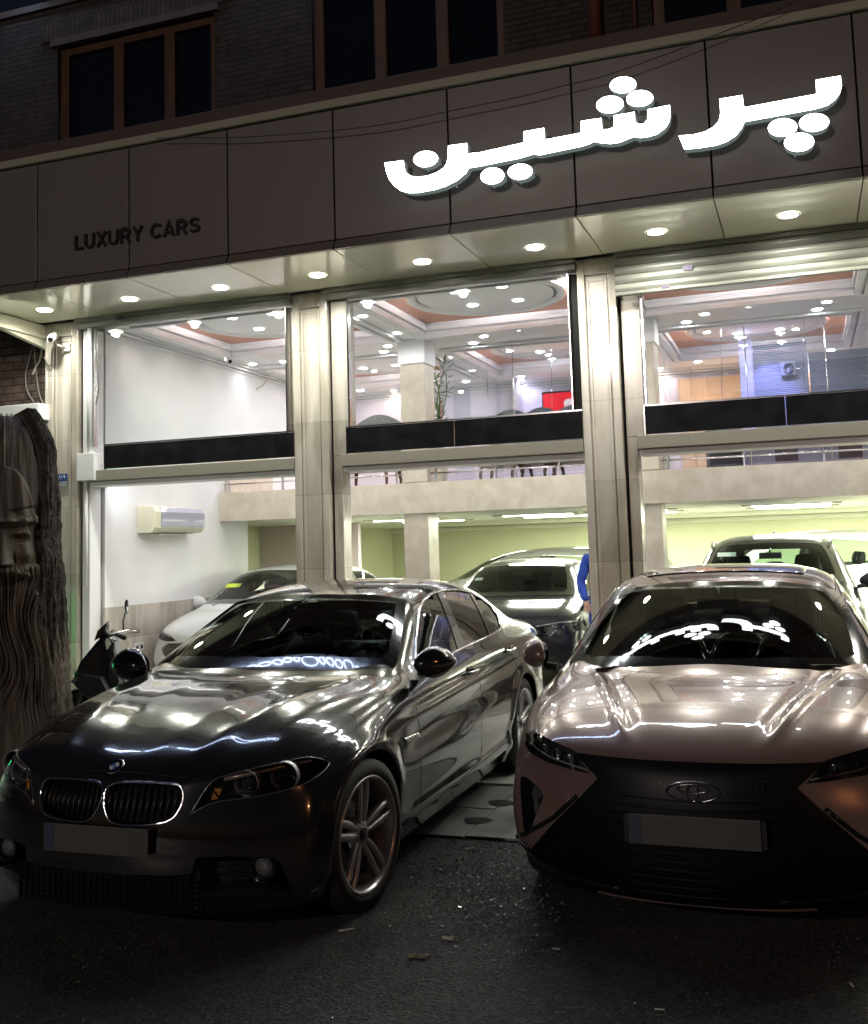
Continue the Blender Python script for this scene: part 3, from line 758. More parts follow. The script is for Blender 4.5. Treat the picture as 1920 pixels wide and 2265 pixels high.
    bm = bmesh.new(); bx(bm, .10, .11, -.44, .44, .18, .345); obj('grille_back', bm, DARKVOID, g)
    # ---- plate, roundel
    a, b = car.cast(px, *Z1(262, 530))[0], car.cast(px, *Z1(797, 683))[0]
    zt, zb_ = max(a.z, b.z), min(a.z, b.z)
    bm = bmesh.new(); bx(bm, -.009, -.003, -.26, .26, .415, .530, .002); pt = obj('number_plate', bm, noisy(mat('plate_grey', (.09, .085, .08), .5), (.08, .078, .076), (.11, .10, .095), 2), car.root)
    bm = bmesh.new(); bx(bm, -.0108, -.0092, .205, .257, .418, .527); obj('plate_band', bm, mat('plate_navy', (.05, .06, .10), .5), pt)
    bm = bmesh.new(); bx(bm, -.0028, .03, -.25, .25, .425, .52); obj('plate_holder', bm, BLKPLAST, pt)
    q, n = car.cast(px, 243, 1695)
    n = Vector((n.x, 0, n.z)).normalized(); q.y = 0
    bm = bmesh.new(); lathe(bm, [(-.004, .041), (.003, .041), (.005, .038), (.004, .034)], q, n, 32); bd = obj('roundel', bm, CHROME, car.root)
    bm = bmesh.new(); lathe(bm, [(.003, .035), (.0035, .022)], q, n, 32); obj('roundel_ring', bm, BLKGLOSS, bd)
    u = Vector((0, 1, 0)); v = n.cross(u)
    for k, mm in enumerate((mat('roundel_white', (.7, .7, .7), .3), mat('roundel_blue', (.02, .10, .35), .3))):
        bm = bmesh.new()
        for s_ in (0, math.pi):
            c0 = q+n*.0037; ring = [bm.verts.new(c0)]+[bm.verts.new(c0+(u*math.cos(t)+v*math.sin(t))*.022) for t in [s_+k*math.pi/2+math.pi/2*i/8 for i in range(9)]]
            bm.faces.new(ring)
        obj('roundel_quarter', bm, mm, bd)
    # ---- handles over flat black ovals, the shade of the cups put into colour
    for pt, w_ in ((ZS(682, 1042), .1), (ZS(1088, 812), .1)):
        q, n = car.cast(px, *pt)
        for sd in (1, -1):
            bm = bmesh.new(); c0 = Vector((q.x, q.y*-sd*-1 if False else q.y*sd, q.z)); out = 1 if c0.y > 0 else -1
            pr = [Vector((c0.x+.062*math.cos(t), c0.y+out*.0015, c0.z+.036*math.sin(t))) for t in [2*math.pi*i/28 for i in range(28)]]
            bm.faces.new([bm.verts.new(p) for p in pr]); h = obj('cup_shade', bm, BLKGLOSS, car.root)
            bm = bmesh.new(); tube(bm, [c0+Vector((-.10, out*.006, -.002)), c0+Vector((-.075, out*.03, 0)), c0+Vector((0, out*.038, .002)), c0+Vector((.075, out*.03, .003)), c0+Vector((.10, out*.006, .003))], [.008, .012, .013, .012, .008], n=8)
            obj('door_handle', bm, CHROME, h)
    # ---- side gill with repeater
    gv = [(893, 1633), (897, 1645), (927, 1630), (924, 1619)]
    for sd in (1, -1):
        o = car.patch('side_gill', gv, px, CHROME, .008, 3, skirt=.008, both=(sd,))
    # ---- mirrors
    for sd in (1, -1): mirror_pod(car, 1.62, .97 if sd < 0 else .96, 1.03 if sd < 0 else 1.0, sd, P if sd < 0 else BLKGLOSS, (1.66, .865, .965), 1.12 if sd < 0 else 1.35, rot=R(55) if sd < 0 else R(25))
    # ---- wipers
    wiper(car, [(1.38, -.10, .985), (1.45, .10, 1.02), (1.50, .45, 1.01)]); wiper(car, [(1.40, -.48, .985), (1.47, -.28, 1.02), (1.46, .02, 1.03)])
    # ---- tail lamps, sill
    for sd in (1, -1):
        car.patch('tail_lamp', [(.55, .82), (.60, .90), (.86, .93), (.88, .80), (.75, .76)], rear, mat('tail_red', (.35, .01, .012), .15, coat=1), .006, .04, both=(sd,))
        car.patch('tail_lamp_side', [(4.48, .83), (4.50, .92), (4.72, .92), (4.80, .80), (4.7, .76)], Proj('side', side=1), mat('tail_red'), .004, .04, both=(sd,))
    underbody(car, 4.9, (.832, 3.80))
    cabin(car, 1.4, 3.9, dash_x=1.85, seats=((2.62, .37), (2.62, -.37)), bench=3.28, belt=.965, ht=1.08, wheel_side=-1)
    # room mirror and roof lining
    bm = bmesh.new(); bx(bm, 2.02, 2.04, -.11, .11, 1.24, 1.30, .012); cyl(bm, (2.03, 0, 1.30), (2.07, 0, 1.365), .01, n=8); obj('room_mirror', bm, BLKPLAST, car.root)
    for sd in (1, -1):
        wheel(car.root, .80 if sd < 0 else .832, sd*(.925-.125), sd, .342, .245, .26, 'double', TYRE, RIMM, steer=0.13*sd)
        wheel(car.root, 3.80, sd*(.92-.125), sd, .342, .245, .26, 'double', TYRE, RIMM)
    return car
# ---------------------------------------------------------------- near mauve-grey saloon, nose on to the camera
TM = (-.509, 4.403, R(89.86))
def toy_cage():
    rows = [
     [(.52, .825, .735), (.36, .76, .755), (.26, .68, .765), (.185, .57, .765), (.125, .40, .762), (.095, .20, .758), (.09, 0, .758)],
     [(.72, .875, .79), (.60, .80, .842), (.49, .68, .862), (.42, .56, .868), (.35, .38, .87), (.32, .19, .868), (.31, 0, .868)],
     [(.95, .900, .848), (.86, .82, .895), (.76, .71, .918), (.69, .59, .926), (.61, .39, .930), (.57, .19, .931), (.56, 0, .931)],
     [(1.18, .905, .878), (1.11, .83, .928), (1.00, .73, .955), (.93, .62, .963), (.83, .40, .968), (.79, .20, .969), (.78, 0, .969)],
     [(1.42, .905, .90), (1.38, .845, .955), (1.26, .785, .978), (1.19, .73, .984), (1.05, .48, .985), (.99, .24, .985), (.97, 0, .985)],
     [(1.70, .905, .92), (1.66, .85, .985), (1.64, .785, 1.09), (1.58, .70, 1.185), (1.45, .48, 1.20), (1.40, .24, 1.205), (1.38, 0, 1.207)],
     [(2.05, .908, .935), (2.05, .85, 1.00), (2.02, .765, 1.215), (1.98, .645, 1.385), (1.86, .46, 1.412), (1.80, .23, 1.422), (1.78, 0, 1.425)],
     [(2.65, .910, .955), (2.65, .85, 1.02), (2.60, .765, 1.23), (2.55, .64, 1.445), (2.55, .47, 1.495), (2.55, .24, 1.512), (2.55, 0, 1.517)],
     [(3.30, .908, .970), (3.32, .84, 1.035), (3.35, .74, 1.23), (3.40, .60, 1.400), (3.46, .44, 1.440), (3.50, .22, 1.452), (3.51, 0, 1.456)],
     [(3.75, .900, .975), (3.80, .81, 1.04), (3.86, .715, 1.140), (3.93, .595, 1.23), (4.02, .42, 1.26), (4.06, .21, 1.27), (4.07, 0, 1.272)],
     [(4.15, .885, .985), (4.22, .79, 1.05), (4.30, .70, 1.085), (4.35, .60, 1.115), (4.40, .41, 1.13), (4.43, .2, 1.135), (4.44, 0, 1.137)],
     [(4.48, .85, .99), (4.54, .76, 1.04), (4.58, .67, 1.065), (4.61, .57, 1.08), (4.63, .39, 1.09), (4.65, .2, 1.095), (4.66, 0, 1.097)],
     [(4.72, .78, .98), (4.74, .72, 1.02), (4.76, .64, 1.045), (4.78, .54, 1.06), (4.80, .37, 1.07), (4.81, .2, 1.075), (4.82, 0, 1.077)]]
    zk = [.15, .27, .43, .60, .755]; yk = [.83, .885, .905, .915, .918]
    sx = [.50, .70, .95, 1.20, 1.45, 1.75, 2.15, 2.75, 3.30, 3.75, 4.15, 4.50, 4.72]
    f = [.925, .975, 1.0, .985, .98, .98, .98, .982, .985, 1.0, .99, .955, .89]
    side = [[(x, yk[k]*f[i], zk[k]) for k in range(5)] for i, x in enumerate(sx)]
    side[0] = [(.46, .79, .15), (.40, .865, .27), (.38, .885, .42), (.42, .885, .56), (.48, .86, .67)]
    side[-1] = [(4.66, .79, .22), (4.70, .82, .33), (4.72, .83, .47), (4.74, .82, .62), (4.74, .80, .82)]
    return make_cage(6, side, rows, [.08, .03, .02, .02, .045], [.17, .27, .42, .56, .68], [4.78, 4.84, 4.86, 4.86, 4.84], [.25, .33, .47, .62, .85])
def toy_disp(P, N):
    D = np.zeros_like(P); x, y, z = P[:, 0], np.abs(P[:, 1]), P[:, 2]
    up = np.clip(N[:, 2], 0, 1)
    m = up*np.clip((1.15-x)/.2, 0, 1)*np.clip((x-.18)/.2, 0, 1)*(z > .7)
    c1 = .385+.32*(x-.45)
    D[:, 2] += m*(.014*np.exp(-((y-c1)/.026)**2)-.008*np.exp(-((y-c1+.055)/.035)**2))
    for ax in (.95, 3.78):
        r = np.hypot(x-ax, z-.335)
        D[:, 1] += np.sign(P[:, 1])*np.abs(N[:, 1])*.014*np.exp(-((r-.40)/.05)**2)*(z < .85)
    return D
PLASTIC = None
def build_toyota():
    car = Car('mauve_saloon', toy_cage(), TM, 4, 'mauve grey saloon facing the camera with a huge black front grille and slanted lamps', 'car', None, toy_disp)
    px = car.px; P = paint('mauve_paint', (.27, .180, .160), .28, .24)
    ZT = lambda x, y: (1120+x/4.009, 1580+y/4.009)
    Z6 = lambda x, y: (1150+x/2.291, 1200+y/2.291)
    front = Proj('front'); topp = Proj('top'); rear = Proj('rear')
    for a in (.95, 3.78):
        for sd in (1, -1): car.hole(circ(a, .335, .372, 60), Proj('side', side=sd), mirror=False)
    wsT = [(.985, 0), (1.005, .24), (1.065, .48), (1.16, .70), (1.23, .76), (1.32, .775), (1.6, .715), (1.93, .635), (1.87, .44), (1.83, .2), (1.815, 0)]
    wsT = [(x, -y) for x, y in wsT]+[(x, y) for x, y in wsT[::-1]]
    wsI = [(1.085, 0), (1.105, .24), (1.165, .48), (1.235, .635), (1.32, .69), (1.6, .65), (1.86, .575), (1.81, .36), (1.775, .2), (1.765, 0)]
    wsI = [(x, -y) for x, y in wsI]+[(x, y) for x, y in wsI[::-1]]
    car.hole(wsI, topp, mirror=False)
    rwT = [(3.62, 0), (3.63, .25), (3.66, .43), (3.80, .50), (4.15, .57), (4.30, .57), (4.36, .42), (4.39, .2), (4.39, 0)]
    rwT = [(x, -y) for x, y in rwT]+[(x, y) for x, y in rwT[::-1]]
    car.hole(rwT, topp, mirror=False)
    dlo = smoothpoly([(1.50, .99), (1.64, 1.10), (1.86, 1.27), (2.1, 1.365), (2.6, 1.41), (3.2, 1.375), (3.6, 1.25), (3.95, 1.10), (3.85, 1.045), (2.8, 1.005)], 1)
    w1 = smoothpoly([(1.50, .99), (1.64, 1.10), (1.86, 1.27), (2.1, 1.365), (2.58, 1.405), (2.66, 1.0), (2.3, .99)], 1)
    w2 = smoothpoly([(2.72, 1.405), (3.2, 1.375), (3.6, 1.25), (3.95, 1.10), (3.85, 1.045), (2.76, 1.005)], 1)
    for sd in (1, -1): car.hole(dlo, Proj('side', side=sd), mirror=False)
    hl = [(1162, 1622), (1176, 1617), (1189, 1622), (1220, 1637), (1272, 1661), (1290, 1690), (1309, 1713), (1262, 1702), (1210, 1686), (1172, 1665), (1161, 1645)]
    duct = smoothpoly([ZT(118, 560), ZT(150, 548), ZT(185, 560), ZT(345, 700), ZT(290, 830), ZT(205, 1060), ZT(160, 1065), ZT(140, 900)], 1)
    car.hole(duct, px, mirror=True)
    car.hole(hl, px, mirror=True)
    body = car.finish(P)
    dark = mat('glass_frit')
    car.fit_glass(wsT); o = car.patch('windshield', wsT, topp, WSGLASS, .004, .05, fit=True)[0]
    ring = wsT+[wsT[0]]+[wsI[0]]+wsI[::-1]
    car.patch('windshield_frit', ring, topp, dark, .0055, .02, parent=o, fit=True)
    car.patch('rear_window', [(x+(.03 if x > 4 else -.03), y*1.04) for x, y in rwT], topp, SIDEGLASS, .002, .06)
    for sd in (1, -1):
        for w_ in (w1, w2): car.patch('side_window', w_, Proj('side', side=1), SIDEGLASS, -.004, .05, both=(sd,))
        car.patch('window_pillar', [(2.60, .985), (2.56, 1.405), (2.74, 1.405), (2.78, .99)], Proj('side', side=1), BLKGLOSS, .001, .03, both=(sd,))
    bm = bmesh.new(); car.line(bm, dlo, Proj('side', side=1), .007, .05, .002, closed=True, mirror=True, flat=.6); obj('window_trim', bm, BLKGLOSS, car.root)
    # ---- shut lines: bonnet, roof ditches, doors
    bm = bmesh.new()
    car.line(bm, [(.30, .700), (.55, .765), (.85, .80), (1.2, .812), (1.36, .79)], topp, .003, .05, -.001, mirror=True)
    car.line(bm, [(1.96, .625), (2.3, .635), (3.0, .62), (3.5, .58)], topp, .004, .05, -.001, mirror=True)
    car.line(bm, [(1.35, .25), (1.33, .5), (1.38, .75), (1.45, .93)], Proj('side', side=1), .003, .05, -.001, mirror=True)
    car.line(bm, [(2.62, .25), (2.66, .6), (2.66, 1.0)], Proj('side', side=1), .003, .05, -.001, mirror=True)
    obj('panel_gap', bm, GAP, car.root)
    # ---- black mask: one deep moulded panel from bonnet lip to chin, cut diagonally at the sides
    mk = [(1560, 1679.8), (1419, 1676), (1332, 1668), (1272, 1660), (1296, 1692), (1323, 1722), (1282, 1765), (1227, 1819), (1157, 1890), (1166, 1916), (1195, 1950), (1230, 1990), (1560, 2010)]
    cx = car.cast(px, 1560, 1740)[0].y
    pts = [car.cast(px, *p)[0] for p in mk[1:-1]]
    half = [(p.y, p.z) for p in pts]; half = [((.885, z) if i in (7, 8) else (y, z)) for i, (y, z) in enumerate(half)]          # right half, local y > 0
    half = [(0, half[0][1]-.008)]+[(y, z-.008 if i < 3 else z) for i, (y, z) in enumerate(half)]; half[-1] = (half[-1][0], .12)
    poly = half+[(0, .12)]
    full = half+[(-y, z) for y, z in half[::-1]][:-1]
    MASK = noisy(mat('mask_black', (.005, .005, .0055), .42, spec=.25), (.004, .004, .0045), (.006, .006, .007), 30)
    ms = car.patch('front_grille', full, front, MASK, .005, .02)[0]
    # mesh slats of the grille, horizontal blades growing wider downwards
    bm = bmesh.new()
    for k in range(12):
        z = .60-.034*k; hw = .30+.030*k
        P_, N_ = car.pts([(-hw, z), (0, z-.006), (hw, z)], front, .05, .010)
        tube(bm, P_, .0032, n=6, nrm=N_, flat=1.2)
    obj('grille_blade', bm, MASK, ms)
    # lower chin lip and glossy corner blades
    for sd in (1, -1):
        bm = bmesh.new()
        P_, N_ = car.pts([(sd*.80, .31), (sd*.72, .255), (sd*.55, .225), (sd*.3, .215)], front, .05, .016); tube(bm, P_, .014, n=8, nrm=N_, flat=.6)
        P_, N_ = car.pts([(sd*.84, .315), (sd*.62, .46), (sd*.50, .57)], front, .05, .008); tube(bm, P_, .010, n=8, nrm=N_, flat=.6)
        obj('chin_blade', bm, BLKGLOSS, ms)
    # ---- emblem: outer ellipse, two inner ellipses
    q = car.cast(front, 0, .635)[0]+Vector((-.012, 0, 0)); bm = bmesh.new()
    EM = mat('emblem_dark_chrome', (.30, .30, .31), .16, metal=1)
    def ell(cy, cz, ry, rz, r_): tube(bm, [q+Vector((0, cy+ry*math.cos(t), cz+rz*math.sin(t))) for t in [2*math.pi*i/40 for i in range(40)]], r_, n=6, closed=True)
    ell(0, 0, .105, .040, .0035); ell(0, .012, .060, .018, .0035); ell(0, -.004, .022, .034, .0035)
    obj('emblem', bm, EM, ms)
    # small two-letter badge
    c = bpy.data.curves.new('b', 'FONT'); c.body = 'GT'; c.size = .05; c.extrude = .002; c.align_x = 'CENTER'; c.shear = .3
    t = bpy.data.objects.new('b', c); COL.objects.link(t); dg = bpy.context.evaluated_depsgraph_get(); me = bpy.data.meshes.new_from_object(t.evaluated_get(dg)); bpy.data.objects.remove(t)
    bm = bmesh.new(); bm.from_mesh(me); bq = car.cast(px, 1676, 1736)[0]
    bmesh.ops.transform(bm, matrix=Matrix(((0, 0, -1, bq.x-.014), (-1, 0, 0, bq.y), (0, 1, 0, bq.z-.015), (0, 0, 0, 1))), verts=bm.verts[:]); obj('badge', bm, mat('badge_grey', (.06, .06, .06), .3, metal=.8), ms)
    # ---- plate
    bm = bmesh.new(); bx(bm, -.006, .006, -.26, .26, .425, .545, .003); pt = obj('number_plate', bm, mat('plate_grey'), car.root)
    bm = bmesh.new(); bx(bm, -.0085, -.0065, .207, .257, .428, .542); obj('plate_band', bm, mat('plate_navy'), pt)
    bm = bmesh.new(); bx(bm, .006, .03, -.28, .28, .43, .54); obj('plate_holder', bm, BLKPLAST, pt)
    # ---- headlights, ducts
    for sd in (1, -1):
        r3 = [Vector((p.x, p.y*sd, p.z)) for p in car.pts(hl, px, 12)[0]]; c3 = sum(r3, Vector())/len(r3); out = 1 if c3.y > 0 else -1
        bm = bmesh.new(); A = [bm.verts.new(p) for p in r3]; B = [bm.verts.new(c3+Vector((.07, -out*.02, -.005))+(p-c3)*.9) for p in r3]
        for i in range(len(A)): bm.faces.new((A[i], A[(i+1) % len(A)], B[(i+1) % len(A)], B[i]))
        bm.faces.new(B); h = obj('headlight', bm, mat('lamp_housing'), car.root)
        def sp(u, v):
            q, n = car.cast(px, u, v); return Vector((q.x, q.y*sd, q.z)), Vector((n.x, n.y*sd, n.z))
        for (u, v) in ((1195, 1657), (1222, 1668), (1250, 1681)):
            q_, n_ = sp(u, v); bm = bmesh.new(); lathe(bm, [(-.03, .014), (-.004, .020), (0, .022), (-.002, .024)], q_-n_*.022, Vector((-1, 0, 0)), 16); lathe(bm, [(-.02, .015), (-.012, .010), (-.009, 0)], q_-n_*.022, Vector((-1, 0, 0)), 16); obj('lamp_module', bm, LAMPWHITE, h)
        bm = bmesh.new(); pp = [sp(*p) for p in ((1170, 1640), (1185, 1656), (1215, 1676), (1260, 1692), (1298, 1704))]; tube(bm, [a-b*.010 for a, b in pp], .004, n=6); obj('light_strip', bm, mat('light_strip', (.35, .36, .38), .2), h)
        car.patch('headlight_lens', hl, px, LENSGLASS, .001, 6, parent=h, both=(sd,))
        r3 = [Vector((p.x, p.y*sd, p.z)) for p in car.pts(duct, px, 8)[0]]; c3 = sum(r3, Vector())/len(r3)
        bm = bmesh.new(); A = [bm.verts.new(p) for p in r3]; B = [bm.verts.new(c3+Vector((.07, -out*.03, 0))+(p-c3)*.75) for p in r3]
        for i in range(len(A)): bm.faces.new((A[i], A[(i+1) % len(A)], B[(i+1) % len(A)], B[i]))
        bm.faces.new(B); d = obj('side_duct', bm, BLKPLAST, car.root)
        q_, n_ = sp(1178.6, 1753); bm = bmesh.new(); lathe(bm, [(-.03, .03), (0, .032), (.003, .028), (-.006, .020), (-.002, 0)], q_-n_*.02, n_, 20); obj('fog_lamp', bm, mat('fog_grey', (.10, .10, .11), .2, metal=.3, coat=.6), d)
    # ---- roof: sunroof glass
    car.patch('sunroof', smoothpoly([(2.12, -.44), (2.18, -.47), (2.9, -.47), (2.95, -.44), (2.95, .44), (2.9, .47), (2.18, .47), (2.12, .44)], 1), topp, mat('sunroof_glass', (.03, .026, .026), .06, coat=1), .004, .05, skirt=.006)
    for sd in (1, -1): mirror_pod(car, 1.42, .985, 1.04, sd, P, (1.42, .87, .965), 1.12, rot=R(62))
    wiper(car, [(1.05, .58, .995), (1.12, .35, 1.02), (1.09, -.02, 1.02)]); wiper(car, [(1.00, -.10, 1.0), (1.07, -.30, 1.02), (1.14, -.62, 1.02)])
    for sd in (1, -1): car.patch('tail_lamp', [(.50, .86), (.55, .95), (.80, .96), (.80, .86)], rear, mat('tail_red'), .006, .04, both=(sd,))
    underbody(car, 4.85, (.95, 3.78))
    wrap = glassmat('clear_film', (.80, .82, .82), 1.5, .03, .12)
    cabin(car, 1.15, 3.85, dash_x=1.50, seats=((2.12, .38), (2.12, -.38)), bench=3.05, belt=.965, ht=1.085, wheel_side=-1, plastic=wrap)
    bm = bmesh.new(); bx(bm, 1.70, 1.72, -.12, .12, 1.26, 1.325, .012); cyl(bm, (1.71, 0, 1.32), (1.75, 0, 1.38), .01, n=8); obj('room_mirror', bm, BLKPLAST, car.root)
    for sd in (1, -1):
        for a in (.95, 3.78): wheel(car.root, a, sd*(.905-.115), sd, .338, .225, .235, 'ten', TYRE, RIMM)
    return car
# ================================================================ SETTING: ground
def brickmat(name, c1, c2, mortar, scale=1.0, rough=.85, bw=.24, bh=.075, axes='xz'):
    m = mat(name, c1, rough); N, L, b = nodes(m)
    tc = N.new('ShaderNodeTexCoord'); sp = N.new('ShaderNodeSeparateXYZ'); cb = N.new('ShaderNodeCombineXYZ')
    L.new(tc.outputs['Object'], sp.inputs[0]); L.new(sp.outputs[{'x': 0, 'y': 1}[axes[0]]], cb.inputs[0]); L.new(sp.outputs[2], cb.inputs[1])
    br = N.new('ShaderNodeTexBrick'); br.inputs['Scale'].default_value = scale; br.inputs['Brick Width'].default_value = bw; br.inputs['Row Height'].default_value = bh
    br.inputs['Mortar Size'].default_value = .008; br.inputs['Mortar Smooth'].default_value = .3; br.inputs['Bias'].default_value = -.2
    br.inputs['Color1'].default_value = (*c1, 1); br.inputs['Color2'].default_value = (*c2, 1); br.inputs['Mortar'].default_value = (*mortar, 1)
    L.new(cb.outputs[0], br.inputs['Vector'])
    n = N.new('ShaderNodeTexNoise'); n.inputs['Scale'].default_value = 9; n.inputs['Detail'].default_value = 8; L.new(tc.outputs['Object'], n.inputs['Vector'])
    mx = N.new('ShaderNodeMix'); mx.data_type = 'RGBA'; mx.blend_type = 'MULTIPLY'; mx.inputs[0].default_value = .8
    rp = N.new('ShaderNodeValToRGB'); rp.color_ramp.elements[0].position = .3; rp.color_ramp.elements[0].color = (.45, .45, .45, 1); rp.color_ramp.elements[1].position = .7; rp.color_ramp.elements[1].color = (1.1, 1.1, 1.1, 1)
    L.new(n.outputs['Fac'], rp.inputs[0]); L.new(br.outputs['Color'], mx.inputs[6]); L.new(rp.outputs[0], mx.inputs[7]); L.new(mx.outputs[2], b.inputs['Base Color'])
    bp = N.new('ShaderNodeBump'); bp.inputs['Strength'].default_value = .7; bp.inputs['Distance'].default_value = .012; bp.invert = True
    ad = N.new('ShaderNodeMath'); ad.operation = 'MULTIPLY_ADD'; ad.inputs[1].default_value = -.35; L.new(n.outputs['Fac'], ad.inputs[0]); L.new(br.outputs['Fac'], ad.inputs[2])
    L.new(ad.outputs[0], bp.inputs['Height']); L.new(bp.outputs[0], b.inputs['Normal'])
    return m
ASPH = mat('asphalt', (.05, .05, .05), .62)
def asphalt_nodes():
    N, L, b = nodes(ASPH); tc = N.new('ShaderNodeTexCoord')
    n1 = N.new('ShaderNodeTexNoise'); n1.inputs['Scale'].default_value = .9; n1.inputs['Detail'].default_value = 5
    vo = N.new('ShaderNodeTexVoronoi'); vo.inputs['Scale'].default_value = 70; vo.inputs['Randomness'].default_value = 1
    n3 = N.new('ShaderNodeTexNoise'); n3.inputs['Scale'].default_value = 260; n3.inputs['Detail'].default_value = 2
    for n in (n1, vo, n3): L.new(tc.outputs['Object'], n.inputs['Vector'])
    r = N.new('ShaderNodeValToRGB'); e = r.color_ramp.elements; e[0].position = .2; e[0].color = (.014, .014, .014, 1); e[1].position = .9; e[1].color = (.085, .083, .080, 1)
    L.new(vo.outputs['Color'], r.inputs[0])
    mx = N.new('ShaderNodeMix'); mx.data_type = 'RGBA'; mx.blend_type = 'MULTIPLY'; mx.inputs[0].default_value = 1
    r2 = N.new('ShaderNodeValToRGB'); r2.color_ramp.elements[0].position = .35; r2.color_ramp.elements[0].color = (.55, .55, .55, 1); r2.color_ramp.elements[1].position = .7; r2.color_ramp.elements[1].color = (1.2, 1.2, 1.2, 1)
    L.new(n1.outputs['Fac'], r2.inputs[0]); L.new(r.outputs[0], mx.inputs[6]); L.new(r2.outputs[0], mx.inputs[7]); L.new(mx.outputs[2], b.inputs['Base Color'])
    mr = N.new('ShaderNodeMapRange'); mr.inputs[1].default_value = .4; mr.inputs[2].default_value = .65; mr.inputs[3].default_value = .75; mr.inputs[4].default_value = .42
    L.new(n1.outputs['Fac'], mr.inputs[0]); L.new(mr.outputs[0], b.inputs['Roughness'])
    ad = N.new('ShaderNodeMath'); ad.operation = 'ADD'; L.new(vo.outputs['Distance'], ad.inputs[0]); L.new(n3.outputs['Fac'], ad.inputs[1])
    bp = N.new('ShaderNodeBump'); bp.inputs['Strength'].default_value = .9; bp.inputs['Distance'].default_value = .014; L.new(ad.outputs[0], bp.inputs['Height']); L.new(bp.outputs[0], b.inputs['Normal'])
asphalt_nodes()
bm = bmesh.new(); quad(bm, (-60, -60, 0), (60, -60, 0), (60, 60, 0), (-60, 60, 0))
tag(obj('road', bm, ASPH), kind='structure')
CONC = noisy(mat('old_concrete', (.3, .3, .29), .8), (.16, .16, .155), (.30, .295, .28), 3, bump=.35, bscale=60)
# concrete gutter slabs between the cars: irregular cracked pavers
def slab_poly(pts, name='concrete_slab', z=.03):
    bm = bmesh.new(); prism(bm, pts, lambda u, v, d: Vector((u, v, z-d)), .04)
    return obj(name, bm, CONC)
def P0(px_, py_, z=0.03): p = atZ(px_, py_, z); return (p.x, p.y)
yk = [P0(960, 1850)[1], P0(1000, 1760)[1], P0(1060, 1700)[1]]
pave = bmesh.new()
E0 = P0(1060, 1852, .015)[1]; E1, E2 = E0+.62, 9.50
cut = [-12.0]+[-1.95+.62*k for k in range(-9, 12)]
holes = [P0(1108, 1772), P0(1056, 1811)]
bm = bmesh.new(); random.seed(3)
for a, b in zip(cut[:-1], cut[1:]):
    for (y0, y1) in ((E0, E1), (E1, E1+.62)):
        g = .004; j = [random.uniform(-.012, .012) for _ in range(4)]
        z = .014+random.uniform(0, .004)
        prism(bm, [(a+g, y0+g+j[0]), (b-g, y0+g+j[1]), (b-g, y1-g+j[2]*.3), (a+g, y1-g+j[3]*.3)], lambda u, v, d: Vector((u, v, z-d)), .012)
tag(obj('gutter_slabs', bm, CONC), kind='structure')
bm = bmesh.new(); quad(bm, (-40, E1+.63, .03), (40, E1+.63, .03), (40, 9.36, .03), (-40, 9.36, .03)); quad(bm, (-40, E1+.63, .0), (40, E1+.63, .0), (40, E1+.63, .03), (-40, E1+.63, .03))
tag(obj('pavement', bm, noisy(mat('pavement_stone', (.2, .2, .19), .6), (.52, .51, .48), (.68, .67, .63), 2, bump=.2, bscale=50)), kind='structure')
bm = bmesh.new(); bx(bm, -8.3, 8, 9.36, 21.5, -.05, .06)
tag(obj('showroom_floor', bm, noisy(mat('floor_stone', (.5, .48, .43), .12, spec=.6), (.42, .40, .36), (.58, .56, .50), 1.5)), kind='structure')

# ================================================================ BUILDING
B = empty('showroom_building', (-3.2, 9.5, 0), 0, 'car showroom with glossy brown fascia, cream soffit and tall marble pillars', 'building')
def part(name, bm, m, parent=None, smooth=False): return obj(name, bm, m, parent or B, smooth, world=True)
FASC = mat('fascia_composite', (.085, .066, .058), .42, metal=.15, coat=.25, coatr=.25)
noisy(FASC, (.205, .176, .160), (.235, .203, .186), 60, bump=.03, bscale=300)
SOFF = mat('soffit_composite', (.84, .82, .64), .16, coat=.5, coatr=.05)
MARB = mat('beige_marble', (.6, .52, .40), .22, coat=.3, coatr=.1)
noisy(MARB, (.40, .355, .28), (.67, .62, .54), 2.2, 9, (.3, .62), (1.6, 1.6, .35), dist=1.2)
N_, L_, b_ = nodes(MARB)
tc = N_.new('ShaderNodeTexCoord'); sx_ = N_.new('ShaderNodeSeparateXYZ'); L_.new(tc.outputs['Object'], sx_.inputs[0])
mz = N_.new('ShaderNodeMath'); mz.operation = 'DIVIDE'; mz.inputs[1].default_value = .74; L_.new(sx_.outputs[2], mz.inputs[0])
fz = N_.new('ShaderNodeMath'); fz.operation = 'FLOOR'; L_.new(mz.outputs[0], fz.inputs[0])
fx = N_.new('ShaderNodeMath'); fx.operation = 'SNAP'; fx.inputs[1].default_value = .45; L_.new(sx_.outputs[0], fx.inputs[0])
cx_ = N_.new('ShaderNodeCombineXYZ'); L_.new(fz.outputs[0], cx_.inputs[0]); L_.new(fx.outputs[0], cx_.inputs[1])
wn_ = N_.new('ShaderNodeTexWhiteNoise'); wn_.noise_dimensions = '2D'; L_.new(cx_.outputs[0], wn_.inputs[0])
mr_ = N_.new('ShaderNodeMapRange'); mr_.inputs[3].default_value = .80; mr_.inputs[4].default_value = 1.08; L_.new(wn_.outputs[0], mr_.inputs[0])
fr_ = N_.new('ShaderNodeMath'); fr_.operation = 'FRACT'; L_.new(mz.outputs[0], fr_.inputs[0])
lt_ = N_.new('ShaderNodeMath'); lt_.operation = 'LESS_THAN'; lt_.inputs[1].default_value = .006; L_.new(fr_.outputs[0], lt_.inputs[0])
